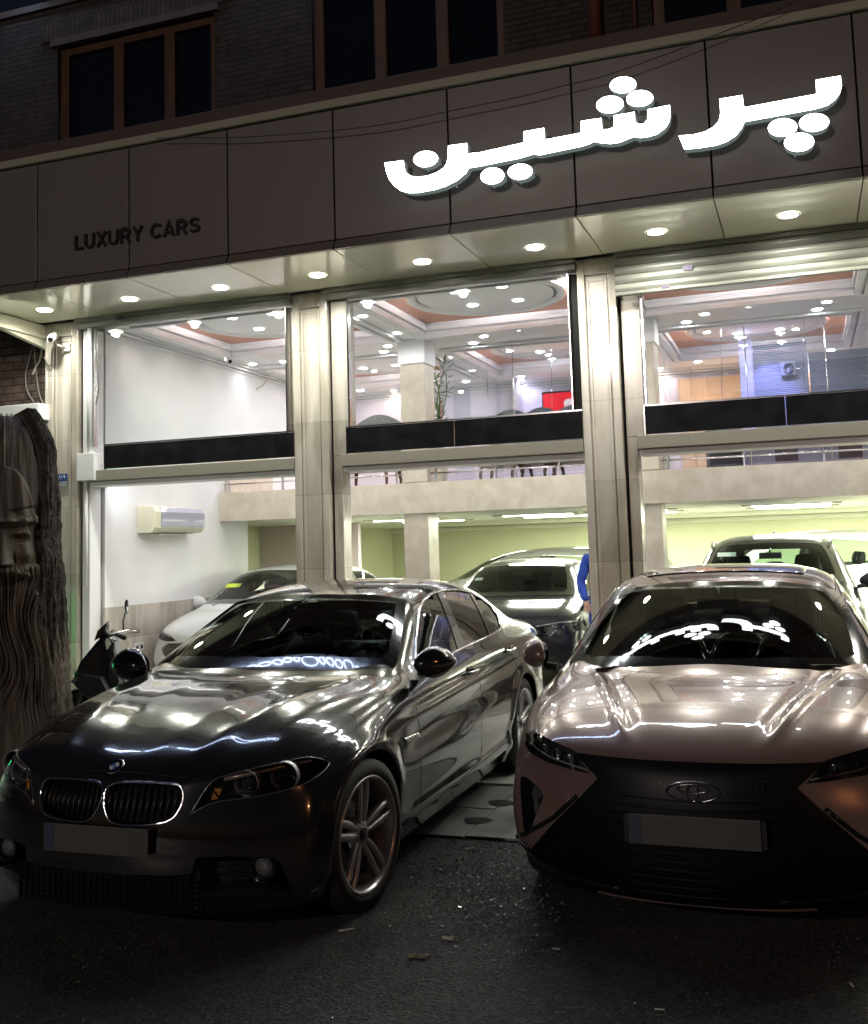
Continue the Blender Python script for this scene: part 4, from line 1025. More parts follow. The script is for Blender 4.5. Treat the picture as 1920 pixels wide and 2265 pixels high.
sb_ = N_.new('ShaderNodeMath'); sb_.operation = 'MULTIPLY_ADD'; sb_.inputs[1].default_value = -.35; L_.new(lt_.outputs[0], sb_.inputs[0]); L_.new(mr_.outputs[0], sb_.inputs[2])
mm_ = N_.new('ShaderNodeMix'); mm_.data_type = 'RGBA'; mm_.blend_type = 'MULTIPLY'; mm_.inputs[0].default_value = 1
old = b_.inputs['Base Color'].links[0].from_socket; L_.new(old, mm_.inputs[6]); L_.new(sb_.outputs[0], mm_.inputs[7]); L_.new(mm_.outputs[2], b_.inputs['Base Color'])
MARBH = mat('slab_marble', (.6, .52, .40), .34, coat=.15, coatr=.2)
noisy(MARBH, (.54, .47, .37), (.66, .60, .50), 5.5, 9, (.3, .65), (1, 1, 1), dist=.5)
WHITE = noisy(mat('white_plaster', (.8, .8, .8), .6), (.76, .76, .76), (.82, .82, .82), 1.5, bump=.05, bscale=40)
CEILW = mat('ceiling_white', (.80, .80, .82), .5)
SALM = mat('salmon_paint', (.62, .33, .25), .55)
LILAC = noisy(mat('lilac_wall', (.66, .60, .66), .6), (.62, .56, .62), (.68, .62, .67), 1.0)
GREENW = noisy(mat('pale_green_wall', (.62, .64, .42), .6), (.60, .62, .40), (.66, .68, .46), .8)
STEEL = mat('stainless', (.62, .62, .62), .18, metal=1)
DKGRAN = mat('black_granite', (.012, .012, .014), .06, coat=1)
noisy(DKGRAN, (.008, .008, .010), (.020, .020, .023), 5, 8, (.4, .8))
GREYMET = noisy(mat('grey_painted_metal', (.26, .26, .22), .4), (.22, .22, .19), (.29, .29, .25), 6, stretch=(1, 1, .2))
JX = [-8.17+1.0867*k for k in range(0, 12)]   # fascia joints (the second is at -7.08)
JX = [-7.081+1.0893*k for k in range(-3, 11)]
for a, b in zip(JX[:-1], JX[1:]):
    g = .007
    bm = bmesh.new(); bx(bm, a+g, b-g, 8.25, 8.29, 4.412, 5.608, .004); part('fascia_panel', bm, FASC)
    bm = bmesh.new(); q = [(8.25, 4.404), (8.198, 4.312), (8.238, 4.312), (8.29, 4.404)]
    prism(bm, q, lambda u, v, d, a=a, b=b, g=g: Vector((a+g+d*(b-a-2*g), u, v)), 1.0); part('fascia_lip', bm, FASC)
    bm = bmesh.new(); bx(bm, a+.004, b-.004, 8.243, 9.42, 4.310, 4.335, .003); part('soffit_panel', bm, SOFF)
bm = bmesh.new(); bx(bm, JX[0], JX[-1], 8.30, 8.34, 4.36, 5.60); bx(bm, JX[0], JX[-1], 8.30, 9.5, 4.345, 4.36); part('fascia_backing', bm, mat('backing_black', (.006, .006, .006), .8))
bm = bmesh.new(); bx(bm, JX[0], JX[-1], 8.215, 8.33, 5.622, 5.695, .004); part('coping', bm, mat('coping_beige', (.42, .39, .30), .5))
bm = bmesh.new(); bx(bm, JX[0], JX[-1], 8.30, 8.62, 5.697, 5.85, .006); part('upper_sill', bm, mat('sill_brown', (.085, .06, .05), .6))
UBR = brickmat('upper_brick', (.072, .056, .046), (.050, .040, .034), (.026, .023, .022), 1, .85, .22, .055)
UBR2 = brickmat('lintel_brick', (.085, .06, .045), (.06, .042, .034), (.030, .026, .023), 1, .85, .055, .22)
# upper storey brick with three recessed window openings
wins = [(-7.09, -5.21, 5.95, 6.97), (-4.15, -2.27, 5.85, 7.1), (-.98, 1.9, 5.85, 7.1)]
bm = bmesh.new(); xs = -11.0
for (a, b, z0, z1) in wins: bx(bm, xs, a, 8.55, 8.85, 5.75, 7.42); bx(bm, a, b, 8.55, 8.85, z1+.02, 7.42); xs = b
bx(bm, xs, 8, 8.55, 8.85, 5.75, 7.42); bx(bm, -7.09, -5.21, 8.55, 8.85, 5.75, 5.93); part('brick_wall', bm, UBR)
bm = bmesh.new(); bx(bm, -7.3, -5.0, 8.53, 8.549, 7.06, 7.30); part('brick_lintel', bm, UBR2)
bm = bmesh.new(); bx(bm, -11, 8, 8.52, 21.2, 7.43, 7.50); bx(bm, -11, -10.7, 8.86, 21.2, .06, 7.42); bx(bm, 7.7, 8, 8.86, 21.2, .06, 7.42); part('roof', bm, mat('sill_brown', (.085, .06, .05), .6))
bm = bmesh.new(); bx(bm, -7.15, -5.15, 8.50, 8.56, 6.975, 7.05); part('lintel_shelf', bm, mat('sill_brown'))
WOOD = noisy(mat('brown_wood', (.16, .065, .030), .45), (.075, .034, .019), (.13, .062, .034), 4, stretch=(6, 6, .6))
NIGHTG = mat('night_glass', (.006, .007, .010), .08, coat=1)
def upper_window(a, b, z0, z1, mull):
    bm = bmesh.new(); w_ = .075
    bx(bm, a, a+.10, 8.60, 8.68, z0, z1, .006); bx(bm, b-w_, b, 8.60, 8.68, z0, z1, .006); bx(bm, a+.10, b-w_, 8.60, 8.68, z1-w_, z1, .006); bx(bm, a+.10, b-w_, 8.60, 8.68, z0, z0+.05, .006)
    for m_ in mull: bx(bm, m_-.06, m_+.06, 8.595, 8.675, z0+.05, z1-w_, .008)
    f = part('upper_window', bm, WOOD)
    xs = [a+.10]+[m for m in mull]+[b-w_]
    for p, q_ in zip(xs[:-1], xs[1:]):
        bm = bmesh.new(); bx(bm, p+.06 if p != xs[0] else p, q_-.06 if q_ != xs[-1] else q_, 8.64, 8.648, z0+.05, z1-w_); part('window_pane', bm, NIGHTG, f)
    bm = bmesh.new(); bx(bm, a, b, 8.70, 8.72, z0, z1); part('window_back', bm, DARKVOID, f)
upper_window(-7.09, -5.21, 5.93, 6.97, (-6.37, -5.76)); upper_window(-4.15, -2.27, 5.85, 7.1, (-3.47, -2.86)); upper_window(-.98, 1.9, 5.85, 7.1, (-.32, .5, 1.2))
bm = bmesh.new(); cyl(bm, (-1.45, 8.49, 5.85), (-1.45, 8.49, 7.4), .055, n=14)
for z in (6.3, 7.2): bx(bm, -1.52, -1.38, 8.43, 8.55, z, z+.03)
part('drainpipe', bm, mat('pipe_red', (.13, .045, .03), .5))
bm = bmesh.new(); cyl(bm, (-1.12, 8.52, 5.85), (-1.12, 8.52, 7.4), .02, n=10); part('drainpipe', bm, mat('pipe_red'))

# ---- ground floor: pillars with raised moulding
def pillar(x0, x1, name='pillar', side=True, y=9.5, zt=4.305):
    bm = bmesh.new(); w_ = x1-x0
    bx(bm, x0, x1, y, y+.42, .06, zt, .006)
    # raised border leaves a sunk panel in the middle of the face
    m1, m2 = w_*.20, w_*.30
    bx(bm, x0+.0, x0+m1, y-.022, y-.001, .45, zt-.003, .006); bx(bm, x1-m1, x1, y-.022, y-.001, .45, zt-.003, .006); bx(bm, x0+m1, x1-m1, y-.022, y-.001, zt-.16, zt-.003, .005)
    bx(bm, x0+m1+.012, x0+m2, y-.012, y-.001, .46, zt-.18, .004); bx(bm, x1-m2, x1-m1-.012, y-.012, y-.001, .46, zt-.18, .004); bx(bm, x0+m2, x1-m2, y-.008, y-.001, zt-.22, zt-.18, .003)
    o = part(name, bm, MARB)
    bm = bmesh.new(); bx(bm, x0-.02, x1+.02, y-.045, y+.43, .03, .42, .012); bx(bm, x0+.06, x1-.06, y-.06, y-.046, .12, .34, .008); part('pillar_base', bm, MARB, o)
    return o
pillar(-7.98, -7.56); pillar(-4.885, -4.50); pillar(-1.905, -1.545); pillar(1.15, 1.52); pillar(4.1, 4.5)
bm = bmesh.new(); bx(bm, -8.02, -7.99, 9.49, 9.7, .06, 4.3, .004); part('pillar_edge_strip', bm, MARB)
bays = [(-7.56, -4.885), (-4.50, -1.905), (-1.545, 1.15), (1.52, 4.1)]
for i, (a, b) in enumerate(bays):
    # black reveal, marble jamb, steel guide
    bm = bmesh.new(); bx(bm, a+.001, a+.020, 9.56, 9.9, .06, 4.22); part('dark_reveal', bm, mat('backing_black'))
    bm = bmesh.new(); bx(bm, a+.03, a+(.20 if i else .16), 9.53, 9.72, 2.61, 4.20, .004); bx(bm, a+.03, a+.125, 9.53, 9.72, .06, 2.608, .004)
    part('marble_jamb', bm, MARB if i else WHITE)
    bm = bmesh.new(); bx(bm, a+(.215 if i else .175), a+(.232 if i else .20), 9.50, 9.56, 2.87, 4.19, .002); part('glazing_edge', bm, STEEL); bm = bmesh.new(); bx(bm, b-.10, b-.085, 9.50, 9.56, 2.87, 4.19, .002); part('glazing_edge', bm, STEEL)
    bm = bmesh.new(); bx(bm, b-.083, b-.004, 9.55, 9.75, 2.88, 4.19); part('dark_reveal', bm, mat('backing_black') if i else MARB)
    # shutter guide rail along the top
    bm = bmesh.new(); bx(bm, a+.002, b-.002, 9.40, 9.54, 4.262, 4.309, .004); bx(bm, a+.002, b-.002, 9.43, 9.56, 4.205, 4.259, .004); part('shutter_rail', bm, GREYMET)
    x0 = a+(.20 if i else .24)
    if i == 0: x0 = -7.20
    # granite band in two sheets, beam, white soffit strip
    xm = {0: -6.22, 1: -3.16, 2: -.125, 3: 2.8}[i]
    for (p, q_) in ((x0+.005, xm-.003), (xm+.003, b-.003)):
        bm = bmesh.new(); bx(bm, p, q_, 9.47, 9.50, 2.618, 2.872, .003); part('granite_band', bm, DKGRAN)
    bm = bmesh.new(); bx(bm, x0, b-.002, 9.465, 9.50, 2.874, 2.888); bx(bm, x0, x0+.012, 9.462, 9.50, 2.61, 2.872); part('band_trim', bm, STEEL)
    bm = bmesh.new(); bx(bm, a+.135, b-.004, 9.46, 9.74, 2.492, 2.608, .004); part('transom_beam', bm, mat('beam_taupe', (.30, .28, .23), .45))
    bm = bmesh.new(); bx(bm, a+.14, b-.006, 9.52, 9.80, 2.44, 2.489, .003); part('beam_soffit', bm, WHITE)
    if i == 0:
        bm = bmesh.new(); bx(bm, -7.53, -7.30, 9.42, 9.56, 2.50, 2.80, .006); part('white_box', bm, WHITE)
        bm = bmesh.new(); cyl(bm, (-7.46, 9.50, 1.35), (-7.46, 9.50, 2.5), .018, n=10); cyl(bm, (-7.40, 9.48, 2.8), (-7.40, 9.48, 4.2), .03, n=10); part('conduit', bm, WHITE)
GLS = glassmat('shop_glass', (.96, .98, .97), 1.45, .0)
for i, (a, b) in enumerate(bays):
    bm = bmesh.new(); xs = a+(.225 if i else .19); bx(bm, xs, b-.09, 9.522, 9.534, 2.885, 4.20); part('shop_window', bm, GLS)
# roller shutter part lowered over the third bay
SLAT = noisy(mat('shutter_slat', (.42, .42, .36), .38, metal=.2), (.20, .20, .17), (.36, .36, .31), 3, 8, (.3, .7), (.6, 1, 5), bump=.05)
for (a, b, name) in ((-1.535, 1.14, 'roller_shutter'),):
    bm = bmesh.new(); z = 4.255
    for k in range(4):
        z1 = z-.078; n = 8
        prof = [(9.405-.020*math.sin(math.pi*t/n), z+(z1-z)*t/n) for t in range(n+1)]
        A = [bm.verts.new((a, y, zz)) for y, zz in prof]; C_ = [bm.verts.new((b, y, zz)) for y, zz in prof]
        for t in range(n): bm.faces.new((A[t], A[t+1], C_[t+1], C_[t])).smooth = True
        z = z1-.004
    bx(bm, a, b, 9.38, 9.43, z-.03, z, .005)
    sh = part(name, bm, SLAT)
    bm = bmesh.new()
    for k in range(5): zz = 4.2575-.082*k; bx(bm, a+.002, b-.002, 9.398, 9.404, zz-.006, zz-.0005)
    part('slat_groove', bm, mat('groove_dark', (.05, .05, .04), .6), sh)
    for (px_, py_, w_, h_) in ((1521, 592, .085, .05), (1472, 634, .07, .028)):
        p = atY(px_, py_, 9.378); bm = bmesh.new(); bx(bm, p.x-w_/2, p.x+w_/2, 9.374, 9.378, p.z-h_/2, p.z+h_/2); part('sticker', bm, mat('sticker_violet', (.10, .07, .13), .5), sh)
p = atY(265, 703, 9.4); bm = bmesh.new(); bx(bm, p.x-.04, p.x+.04, 9.392, 9.398, p.z-.02, p.z+.02); part('sticker', bm, mat('sticker_violet'))

# ---- interior shell
bm = bmesh.new(); bx(bm, -7.60, -7.40, 9.75, 12.9, .06, 4.8); bx(bm, -7.60, -7.40, 12.9, 17, 2.44, 4.8); part('side_wall', bm, WHITE)
bm = bmesh.new(); bx(bm, -8.6, -8.5, 12.9, 21.2, .06, 2.09); bx(bm, -8.5, -7.6, 12.8, 12.9, .06, 2.09); part('recess_wall', bm, GREENW)
bm = bmesh.new(); bx(bm, -7.399, -7.375, 9.72, 12.89, .06, 1.10, .003); part('marble_wainscot', bm, MARB)
bm = bmesh.new(); bx(bm, 4.5, 4.7, 9.75, 21.2, .06, 4.8); part('side_wall', bm, WHITE)
bm = bmesh.new(); bx(bm, -8.5, 4.5, 21.0, 21.2, .06, 2.09); part('back_wall', bm, GREENW)
bm = bmesh.new(); bx(bm, -8.5, -6.73, 15.2, 15.3, .06, 2.085); part('pink_partition', bm, mat('pink_wall', (.60, .50, .52), .6))
# under-balcony: ceiling, front face, recessed light panels
bm = bmesh.new(); bx(bm, -8.6, 4.5, 12.18, 21.0, 2.092, 2.10); part('lower_ceiling', bm, mat('lower_ceiling', (.70, .72, .58), .6))
bm = bmesh.new(); bx(bm, -7.398, 4.5, 12.15, 12.176, 2.088, 2.47, .002); bx(bm, -7.398, 4.5, 12.18, 21.0, 2.11, 2.44); part('balcony_slab', bm, MARBH)
bm = bmesh.new(); bx(bm, -8.49, 4.5, 20.93, 20.99, 2.0, 2.088, .02); part('lower_cornice', bm, mat('lower_ceiling'))
def floorlamp(x, y):
    bm = bmesh.new(); bx(bm, x-.62, x+.62, y-.16, y+.16, 2.078, 2.0915); o = part('light_panel', bm, mat('panel_recess', (.45, .45, .35), .5))
    bm = bmesh.new(); bx(bm, x-.5, x+.5, y-.045, y+.045, 2.070, 2.0775); part('light_tube', bm, mat('tube_glow', (.9, .9, .8), emit=(.95, 1, .78), es=9), o)
for x in (-5.6, -3.6, -2.3, -.2, 1.6, 3.2):
    for y in (14.4, 15.6): floorlamp(x, y)
# interior columns
for (a, b) in ((-4.77, -4.44), (-1.89, -1.58), (1.15, 1.5)):
    bm = bmesh.new(); bx(bm, a, b, 12.19, 12.55, .06, 2.087, .004); bx(bm, a, b, 12.19, 12.55, 2.48, 3.98, .004); part('inner_column', bm, MARBH)
    bm = bmesh.new(); bx(bm, a-.02, b+.02, 12.17, 12.57, 3.98, 4.30, .01); part('column_head', bm, CEILW)
# balcony railing
for (a, b) in ((-7.38, -4.79), (-4.42, -1.91), (-1.56, 1.13), (1.52, 4.4)):
    bm = bmesh.new()
    for z, r_ in ((2.77, .022), (2.585, .011)): cyl(bm, (a, 12.24, z), (b, 12.24, z), r_, n=10)
    n = 3
    for k in range(n+1):
        x = a+.08+(b-a-.16)*k/n; bx(bm, x-.008, x+.008, 12.22, 12.26, 2.47, 2.76)
    part('balcony_railing', bm, STEEL)
# upper rear wall, office glazing
bm = bmesh.new(); bx(bm, -7.4, -4.3, 16.22, 16.32, 2.44, 4.55); part('upper_rear_wall', bm, LILAC)
bm = bmesh.new(); bx(bm, -4.3, 4.5, 16.30, 16.40, 2.44, 4.55); part('upper_rear_wall', bm, LILAC)
bm = bmesh.new(); bx(bm, -4.32, -4.25, 16.0, 16.29, 2.44, 4.55); part('upper_rear_wall', bm, LILAC)
WARM = mat('peach_lit_wall', (.70, .46, .28), .6)  # peach light on the rear wall put into this panel's colour
bm = bmesh.new(); bx(bm, -1.75, .35, 16.22, 16.29, 2.45, 4.12); part('peach_light_patch', bm, WARM)
bm = bmesh.new(); bx(bm, -7.398, -7.37, 12.3, 13.6, 2.48, 3.02, .003); part('beige_panel', bm, MARBH)
# glass screens along the balcony and the office
GL2 = glassmat('office_glass', (.88, .91, .96), 1.5, .09)
for (a, b, y) in ((-4.43, -3.45, 12.75), (-3.43, -2.4, 12.75), (-2.38, -1.95, 12.75), (-1.57, -.6, 12.9), (-.58, .3, 12.9), (.32, 1.1, 12.9)):
    bm = bmesh.new(); bx(bm, a, b, y, y+.01, 2.45, 4.10); part('glass_screen', bm, GL2)
bm = bmesh.new()
for x in (-3.44, -2.39, -.59, .31): cyl(bm, (x, 12.755 if x < -1.9 else 12.905, 2.45), (x, 12.755 if x < -1.9 else 12.905, 4.2), .007, n=6)
part('glass_joint', bm, STEEL)
# post with violet light put into its colour, and ribbed blind panel
BLIND = mat('ribbed_blind', (.45, .46, .58), .45); N_, L_, b_ = nodes(BLIND)
tc = N_.new('ShaderNodeTexCoord'); wv = N_.new('ShaderNodeTexWave'); wv.bands_direction = 'Z'; wv.inputs['Scale'].default_value = 13; wv.inputs['Distortion'].default_value = 0
L_.new(tc.outputs['Object'], wv.inputs['Vector']); rp = N_.new('ShaderNodeValToRGB'); rp.color_ramp.elements[0].color = (.34, .35, .44, 1); rp.color_ramp.elements[1].color = (.52, .53, .62, 1); L_.new(wv.outputs['Fac'], rp.inputs[0]); L_.new(rp.outputs[0], b_.inputs['Base Color'])
bp_ = N_.new('ShaderNodeBump'); bp_.inputs['Distance'].default_value = .012; L_.new(wv.outputs['Fac'], bp_.inputs['Height']); L_.new(bp_.outputs[0], b_.inputs['Normal'])
A_, C_X = atY(1635, 800, 14.2).x, atY(1664, 800, 14.2).x
bm = bmesh.new(); bx(bm, A_, C_X, 14.2, 14.5, 2.45, 4.28, .01); part('violet_lit_post', bm, mat('violet_lit_post', (.66, .64, .92), .5))
D_X = atY(1786, 800, 14.25).x
bm = bmesh.new(); bx(bm, C_X+.01, D_X, 14.27, 14.30, 2.45, 4.2); part('ribbed_panel', bm, BLIND)
bm = bmesh.new(); bx(bm, D_X+.02, D_X+1.6, 14.32, 14.35, 2.45, 4.05); part('ribbed_panel', bm, BLIND)

# ---- ceiling: white beams round sunk salmon coffers, each with a stepped white medallion
bayx = [(-7.40, -4.62, -5.98), (-4.62, -1.78, -3.22), (-1.78, 1.02, -.50), (1.02, 4.5, 2.7)]
rows = [(9.75, 12.25, 10.90, 9.93, 12.02), (12.95, 16.75, 14.10, 13.08, 15.30)]
ZC, ZR = 4.30, 4.44
cofs = []
for (bxa, bxb, cx) in bayx:
    for (ya, yb, cy, yi0, yi1) in rows:
        cofs.append((cx-1.14, cx+1.14, yi0, yi1, cx, cy))
xs = sorted({-7.40, 4.5}|{round(v, 4) for c in cofs for v in (c[0], c[1])}); ys = sorted({9.75, 16.32}|{round(v, 4) for c in cofs for v in (c[2], c[3])})
bm = bmesh.new()
for i in range(len(xs)-1):
    for j in range(len(ys)-1):
        mx_, my_ = (xs[i]+xs[i+1])/2, (ys[j]+ys[j+1])/2
        if not any(c[0] < mx_ < c[1] and c[2] < my_ < c[3] for c in cofs):
            quad(bm, (xs[i], ys[j], ZC), (xs[i], ys[j+1], ZC), (xs[i+1], ys[j+1], ZC), (xs[i+1], ys[j], ZC))
bmesh.ops.remove_doubles(bm, verts=bm.verts[:], dist=.001)
CE = part('ceiling', bm, CEILW)
def ringframe(bm, x0, x1, y0, y1, z0, w_, h_, inner=True):
    for (p, q_, r_, s_) in ((x0, x1, y0, y0+w_), (x0, x1, y1-w_, y1), (x0, x0+w_, y0+w_, y1-w_), (x1-w_, x1, y0+w_, y1-w_)): bx(bm, p, q_, r_, s_, z0, z0+h_, .008)
for (x0, x1, y0, y1, cx, cy) in cofs:
    bm = bmesh.new(); ringframe(bm, x0-.14, x1+.14, y0-.14, y1+.14, 4.262, .06, .037); ringframe(bm, x0-.05, x1+.05, y0-.05, y1+.05, 4.25, .07, .06)
    ringframe(bm, x0+.004, x1-.004, y0+.004, y1-.004, 4.34, .035, .055); ringframe(bm, x0+.004, x1-.004, y0+.004, y1-.004, 4.396, .02, .043)
    for (a_, b_, c_, d_) in ((x0-.012, x1+.012, y0-.012, y0-.0005), (x0-.012, x1+.012, y1+.0005, y1+.012), (x0-.012, x0-.0005, y0, y1), (x1+.0005, x1+.012, y0, y1)): bx(bm, a_, b_, c_, d_, 4.312, 4.45)
    part('coffer_moulding', bm, CEILW, CE)
    bm = bmesh.new(); quad(bm, (x0-.02, y0-.02, ZR), (x0-.02, y1+.02, ZR), (x1+.02, y1+.02, ZR), (x1+.02, y0-.02, ZR)); part('salmon_recess', bm, SALM, CE)
    bm = bmesh.new(); lathe(bm, [(0, .0), (0, .74), (.012, .76), (.012, .79), (.0, .80), (-.02, .84), (-.01, .88), (.012, .88), (.012, .0)], (cx, cy, 4.405), (0, 0, 1), 64)
    cv = bmesh.new(); tube(cv, [Vector((cx+.845*math.cos(t), cy+.845*math.sin(t), 4.429)) for t in [2*math.pi*i/40 for i in range(40)]], .010, n=5, closed=True); part('cove_light', cv, mat('cove_glow', (1, 1, 1), emit=(.90, .93, 1), es=13), CE)
    part('medallion', bm, CEILW, CE)
bm = bmesh.new()
for k, (d, h) in enumerate(((.02, .12), (.06, .08), (.11, .045), (.16, .02))): bx(bm, -7.399, -7.40+d, 9.8, 16.21, ZC-h, ZC-h+.03-.002, .004); bx(bm, -7.3, -4.3, 16.219-d, 16.218, ZC-h, ZC-h+.028, .004); bx(bm, -4.25, 4.4, 16.299-d, 16.298, ZC-h, ZC-h+.028, .004)
part('cornice', bm, CEILW, CE)
# white head wall above the shop windows
bm = bmesh.new(); bx(bm, -7.4, 4.5, 9.56, 9.75, 4.245, 4.8); part('window_head', bm, CEILW)

# ================================================================ lights
LAMPGLOW = mat('downlight_glow', (1, 1, .95), emit=(1.0, .98, .90), es=22)
LAMPGLOW2 = mat('downlight_glow_cool', (1, 1, 1), emit=(1.0, .98, .98), es=18)
TRIMW = mat('downlight_trim', (.75, .75, .72), .25, metal=.3)
def downlight(x, y, z, r_, label, group, glow, power, col, name='downlight', trim=TRIMW, spot=150):
    root = empty(name, (x, y, z), 0, label, 'ceiling light', group)
    bm = bmesh.new(); lathe(bm, [(-.001, r_*1.22), (-.007, r_*1.2), (-.009, r_*1.05), (-.004, r_)], (0, 0, 0), (0, 0, 1), 28); obj('lamp_trim', bm, trim, root)
    bm = bmesh.new(); lathe(bm, [(-.005, r_*1.02), (-.008, r_*.6), (-.009, 0)], (0, 0, 0), (0, 0, 1), 24); obj('lamp_disc', bm, glow, root)
    if power: 
        l = lamp('lamp_light', 'SPOT', (0, 0, -.025), power*(.85 if spot < 151 else .42), col, .045 if spot == 150 else .018, None, 168 if spot == 150 else spot, .5); l.parent = root; l.rotation_euler = (0, 0, 0)
    return root
ordn = ['leftmost', 'second', 'third', 'fourth', 'fifth', 'sixth', 'seventh', 'eighth', 'ninth', 'tenth']
xs_ = [-7.55+1.0786*k for k in range(9)]
beside = ['above the corner pillar with the camera', 'above the left end of the left window', 'above the middle of the left window', 'above the first inner pillar', 'above the left part of the middle window', 'above the right part of the middle window', 'above the pillar left of the roller shutter', 'above the roller shutter, last in the row', 'beyond the picture edge']
for k in range(8): downlight(xs_[k], 8.92, 4.309, .075, 'bright round soffit downlight '+beside[k], 'downlights in the canopy soffit', LAMPGLOW, 29, (.98, 1, .90))
for k in range(8, 11): downlight(-7.55+1.0786*k, 8.92, 4.309, .075, ('first', 'second', 'third')[k-8]+' bright round soffit downlight beyond the right end of the roller shutter', 'downlights in the canopy soffit', LAMPGLOW, 34, (1, .97, .86))
bn = ['left', 'middle', 'right', 'far right']
for bi, (bxa, bxb, cx) in enumerate(bayx):
    for ri, cy in enumerate((10.90, 14.10)):
        nm = 'round light in the %s medallion seen through the %s window' % (('front', 'rear')[ri], bn[bi])
        col = (1, .97, .95) if ri == 0 else (.86, .82, 1.0)
        for pos, (dx, dy) in zip(('near left', 'near right', 'far left', 'far right'), ((-.22, -.40), (.30, -.40), (-.24, .28), (.30, .28))):
            downlight(cx+dx, cy+dy, 4.404, .06, pos+' '+nm, 'lights in the ceiling medallions', LAMPGLOW2, 11 if ri == 0 else 8, col, spot=165)
    for pos, dx in zip(('left', 'right'), (-.35, .95) if bi == 0 else (.10, 1.45)):
        downlight(cx-.0+dx-.6 if bi else cx+dx, 12.45, 4.299, .05, pos+' small round light on the white ceiling beam behind the %s window' % bn[bi], 'lights on the ceiling beams', LAMPGLOW2, 7, (1, .97, .96), spot=160)
    if bi: 
        for pos, y in (('nearer', 10.7), ('farther', 11.75)): downlight(bxa-.0, y, 4.299, .05, pos+' small round light on the cross beam left of the %s coffer' % bn[bi], 'lights on the ceiling beams', LAMPGLOW2, 7, (1, .97, .96), spot=160)
ordn2 = ['first', 'second', 'third', 'fourth', 'fifth', 'sixth', 'seventh']
for k, (x, y) in enumerate([(-7.18, 10.2), (-7.2, 11.05), (-7.2, 11.9), (-7.2, 12.75), (-7.2, 13.6), (-7.2, 14.5), (-7.2, 15.4)]):
    downlight(x, y, 4.299, .05, ordn2[k]+' downlight washing the left wall, counted from the window', 'wall washer downlights along the left wall', LAMPGLOW2, .9, (1, .82, .70) if k < 3 else (.75, .72, 1), spot=120)
for k in range(5): downlight(-6.4+2.2*k, 16.07, 4.299, .05, ordn2[k]+' small rear wall downlight from the left above the balcony', 'rear downlights above the balcony', LAMPGLOW2, 7, (1, .72, .60) if k in (0, 2) else (.72, .66, 1), spot=150)
for bi, (bxa, bxb, cx) in enumerate(bayx[:3]):
    for k, (dx, y) in enumerate(((-.75, 12.80), (.75, 12.80), (-.9, 15.75), (.05, 15.75), (.95, 15.75), (0, 12.25), (-1.3, 13.6))):  # added glow discs without lamps; some stand in for reflected dots
        downlight(cx+dx, y, 4.299, .052, '%s small added light disc on the %s beam behind the %s window' % (ordn2[k], ('balcony', 'balcony', 'rear', 'rear', 'rear', 'front', 'side')[k], bn[bi]), 'small added beam light discs', mat('downlight_glow_small', (1, 1, 1), emit=(.95, .96, 1), es=55), 0, (1, 1, 1))
    for k in range(5):
        a_ = 2*math.pi*(k+.5)/5
        for ri, cy in enumerate((10.90, 14.10)): downlight(cx+.62*math.cos(a_), cy+.62*math.sin(a_), 4.404, .04, '%s small light round the rim of the %s medallion behind the %s window' % (ordn2[k], ('front', 'rear')[ri], bn[bi]), 'small rim lights of the medallions', mat('downlight_glow_small'), 0, (1, 1, 1)) if ri else None
lamp('blue_spot', 'SPOT', ((C_X+D_X)/2-.1, 13.9, 4.25), 24, (.34, .34, 1), .05, ((C_X+D_X)/2-.15, 14.3, 3.0), 70)
lamp('peach_spot', 'SPOT', (-1.35, 15.9, 3.2), 12, (1, .50, .18), .05, (-1.2, 16.3, 4.1), 100)
for x in (-5.6, -3.6, -2.3, -.2, 1.6, 3.2):
    for y in (14.4, 15.6): l = lamp('tube_light', 'AREA', (x, y, 2.062), 12 if x < -5 else 26, (.97, 1, .80), (1.0, .10)); l.rotation_euler = (0, 0, 0)
    l = lamp('tube_light', 'AREA', (x, 19.2, 2.062), 8 if x < -5 else 22, (.97, 1, .80), (1.0, .10)); l.rotation_euler = (0, 0, 0)
# white light strips fixed behind the transom beams, lighting the showroom
for i, (a, b) in enumerate(bays):
    bm = bmesh.new(); bx(bm, a+.2, b-.06, 9.812, 9.832, 2.445, 2.465); part('light_strip', bm, mat('strip_glow', (1, 1, 1), emit=(.95, 1, 1), es=6))
    l = lamp('strip_light', 'AREA', ((a+b)/2, 9.85, 2.43), 1.6, (.95, 1, 1), (2.2, .05), ((a+b)/2, 12.5, .9))
build_bmw(); build_toyota()
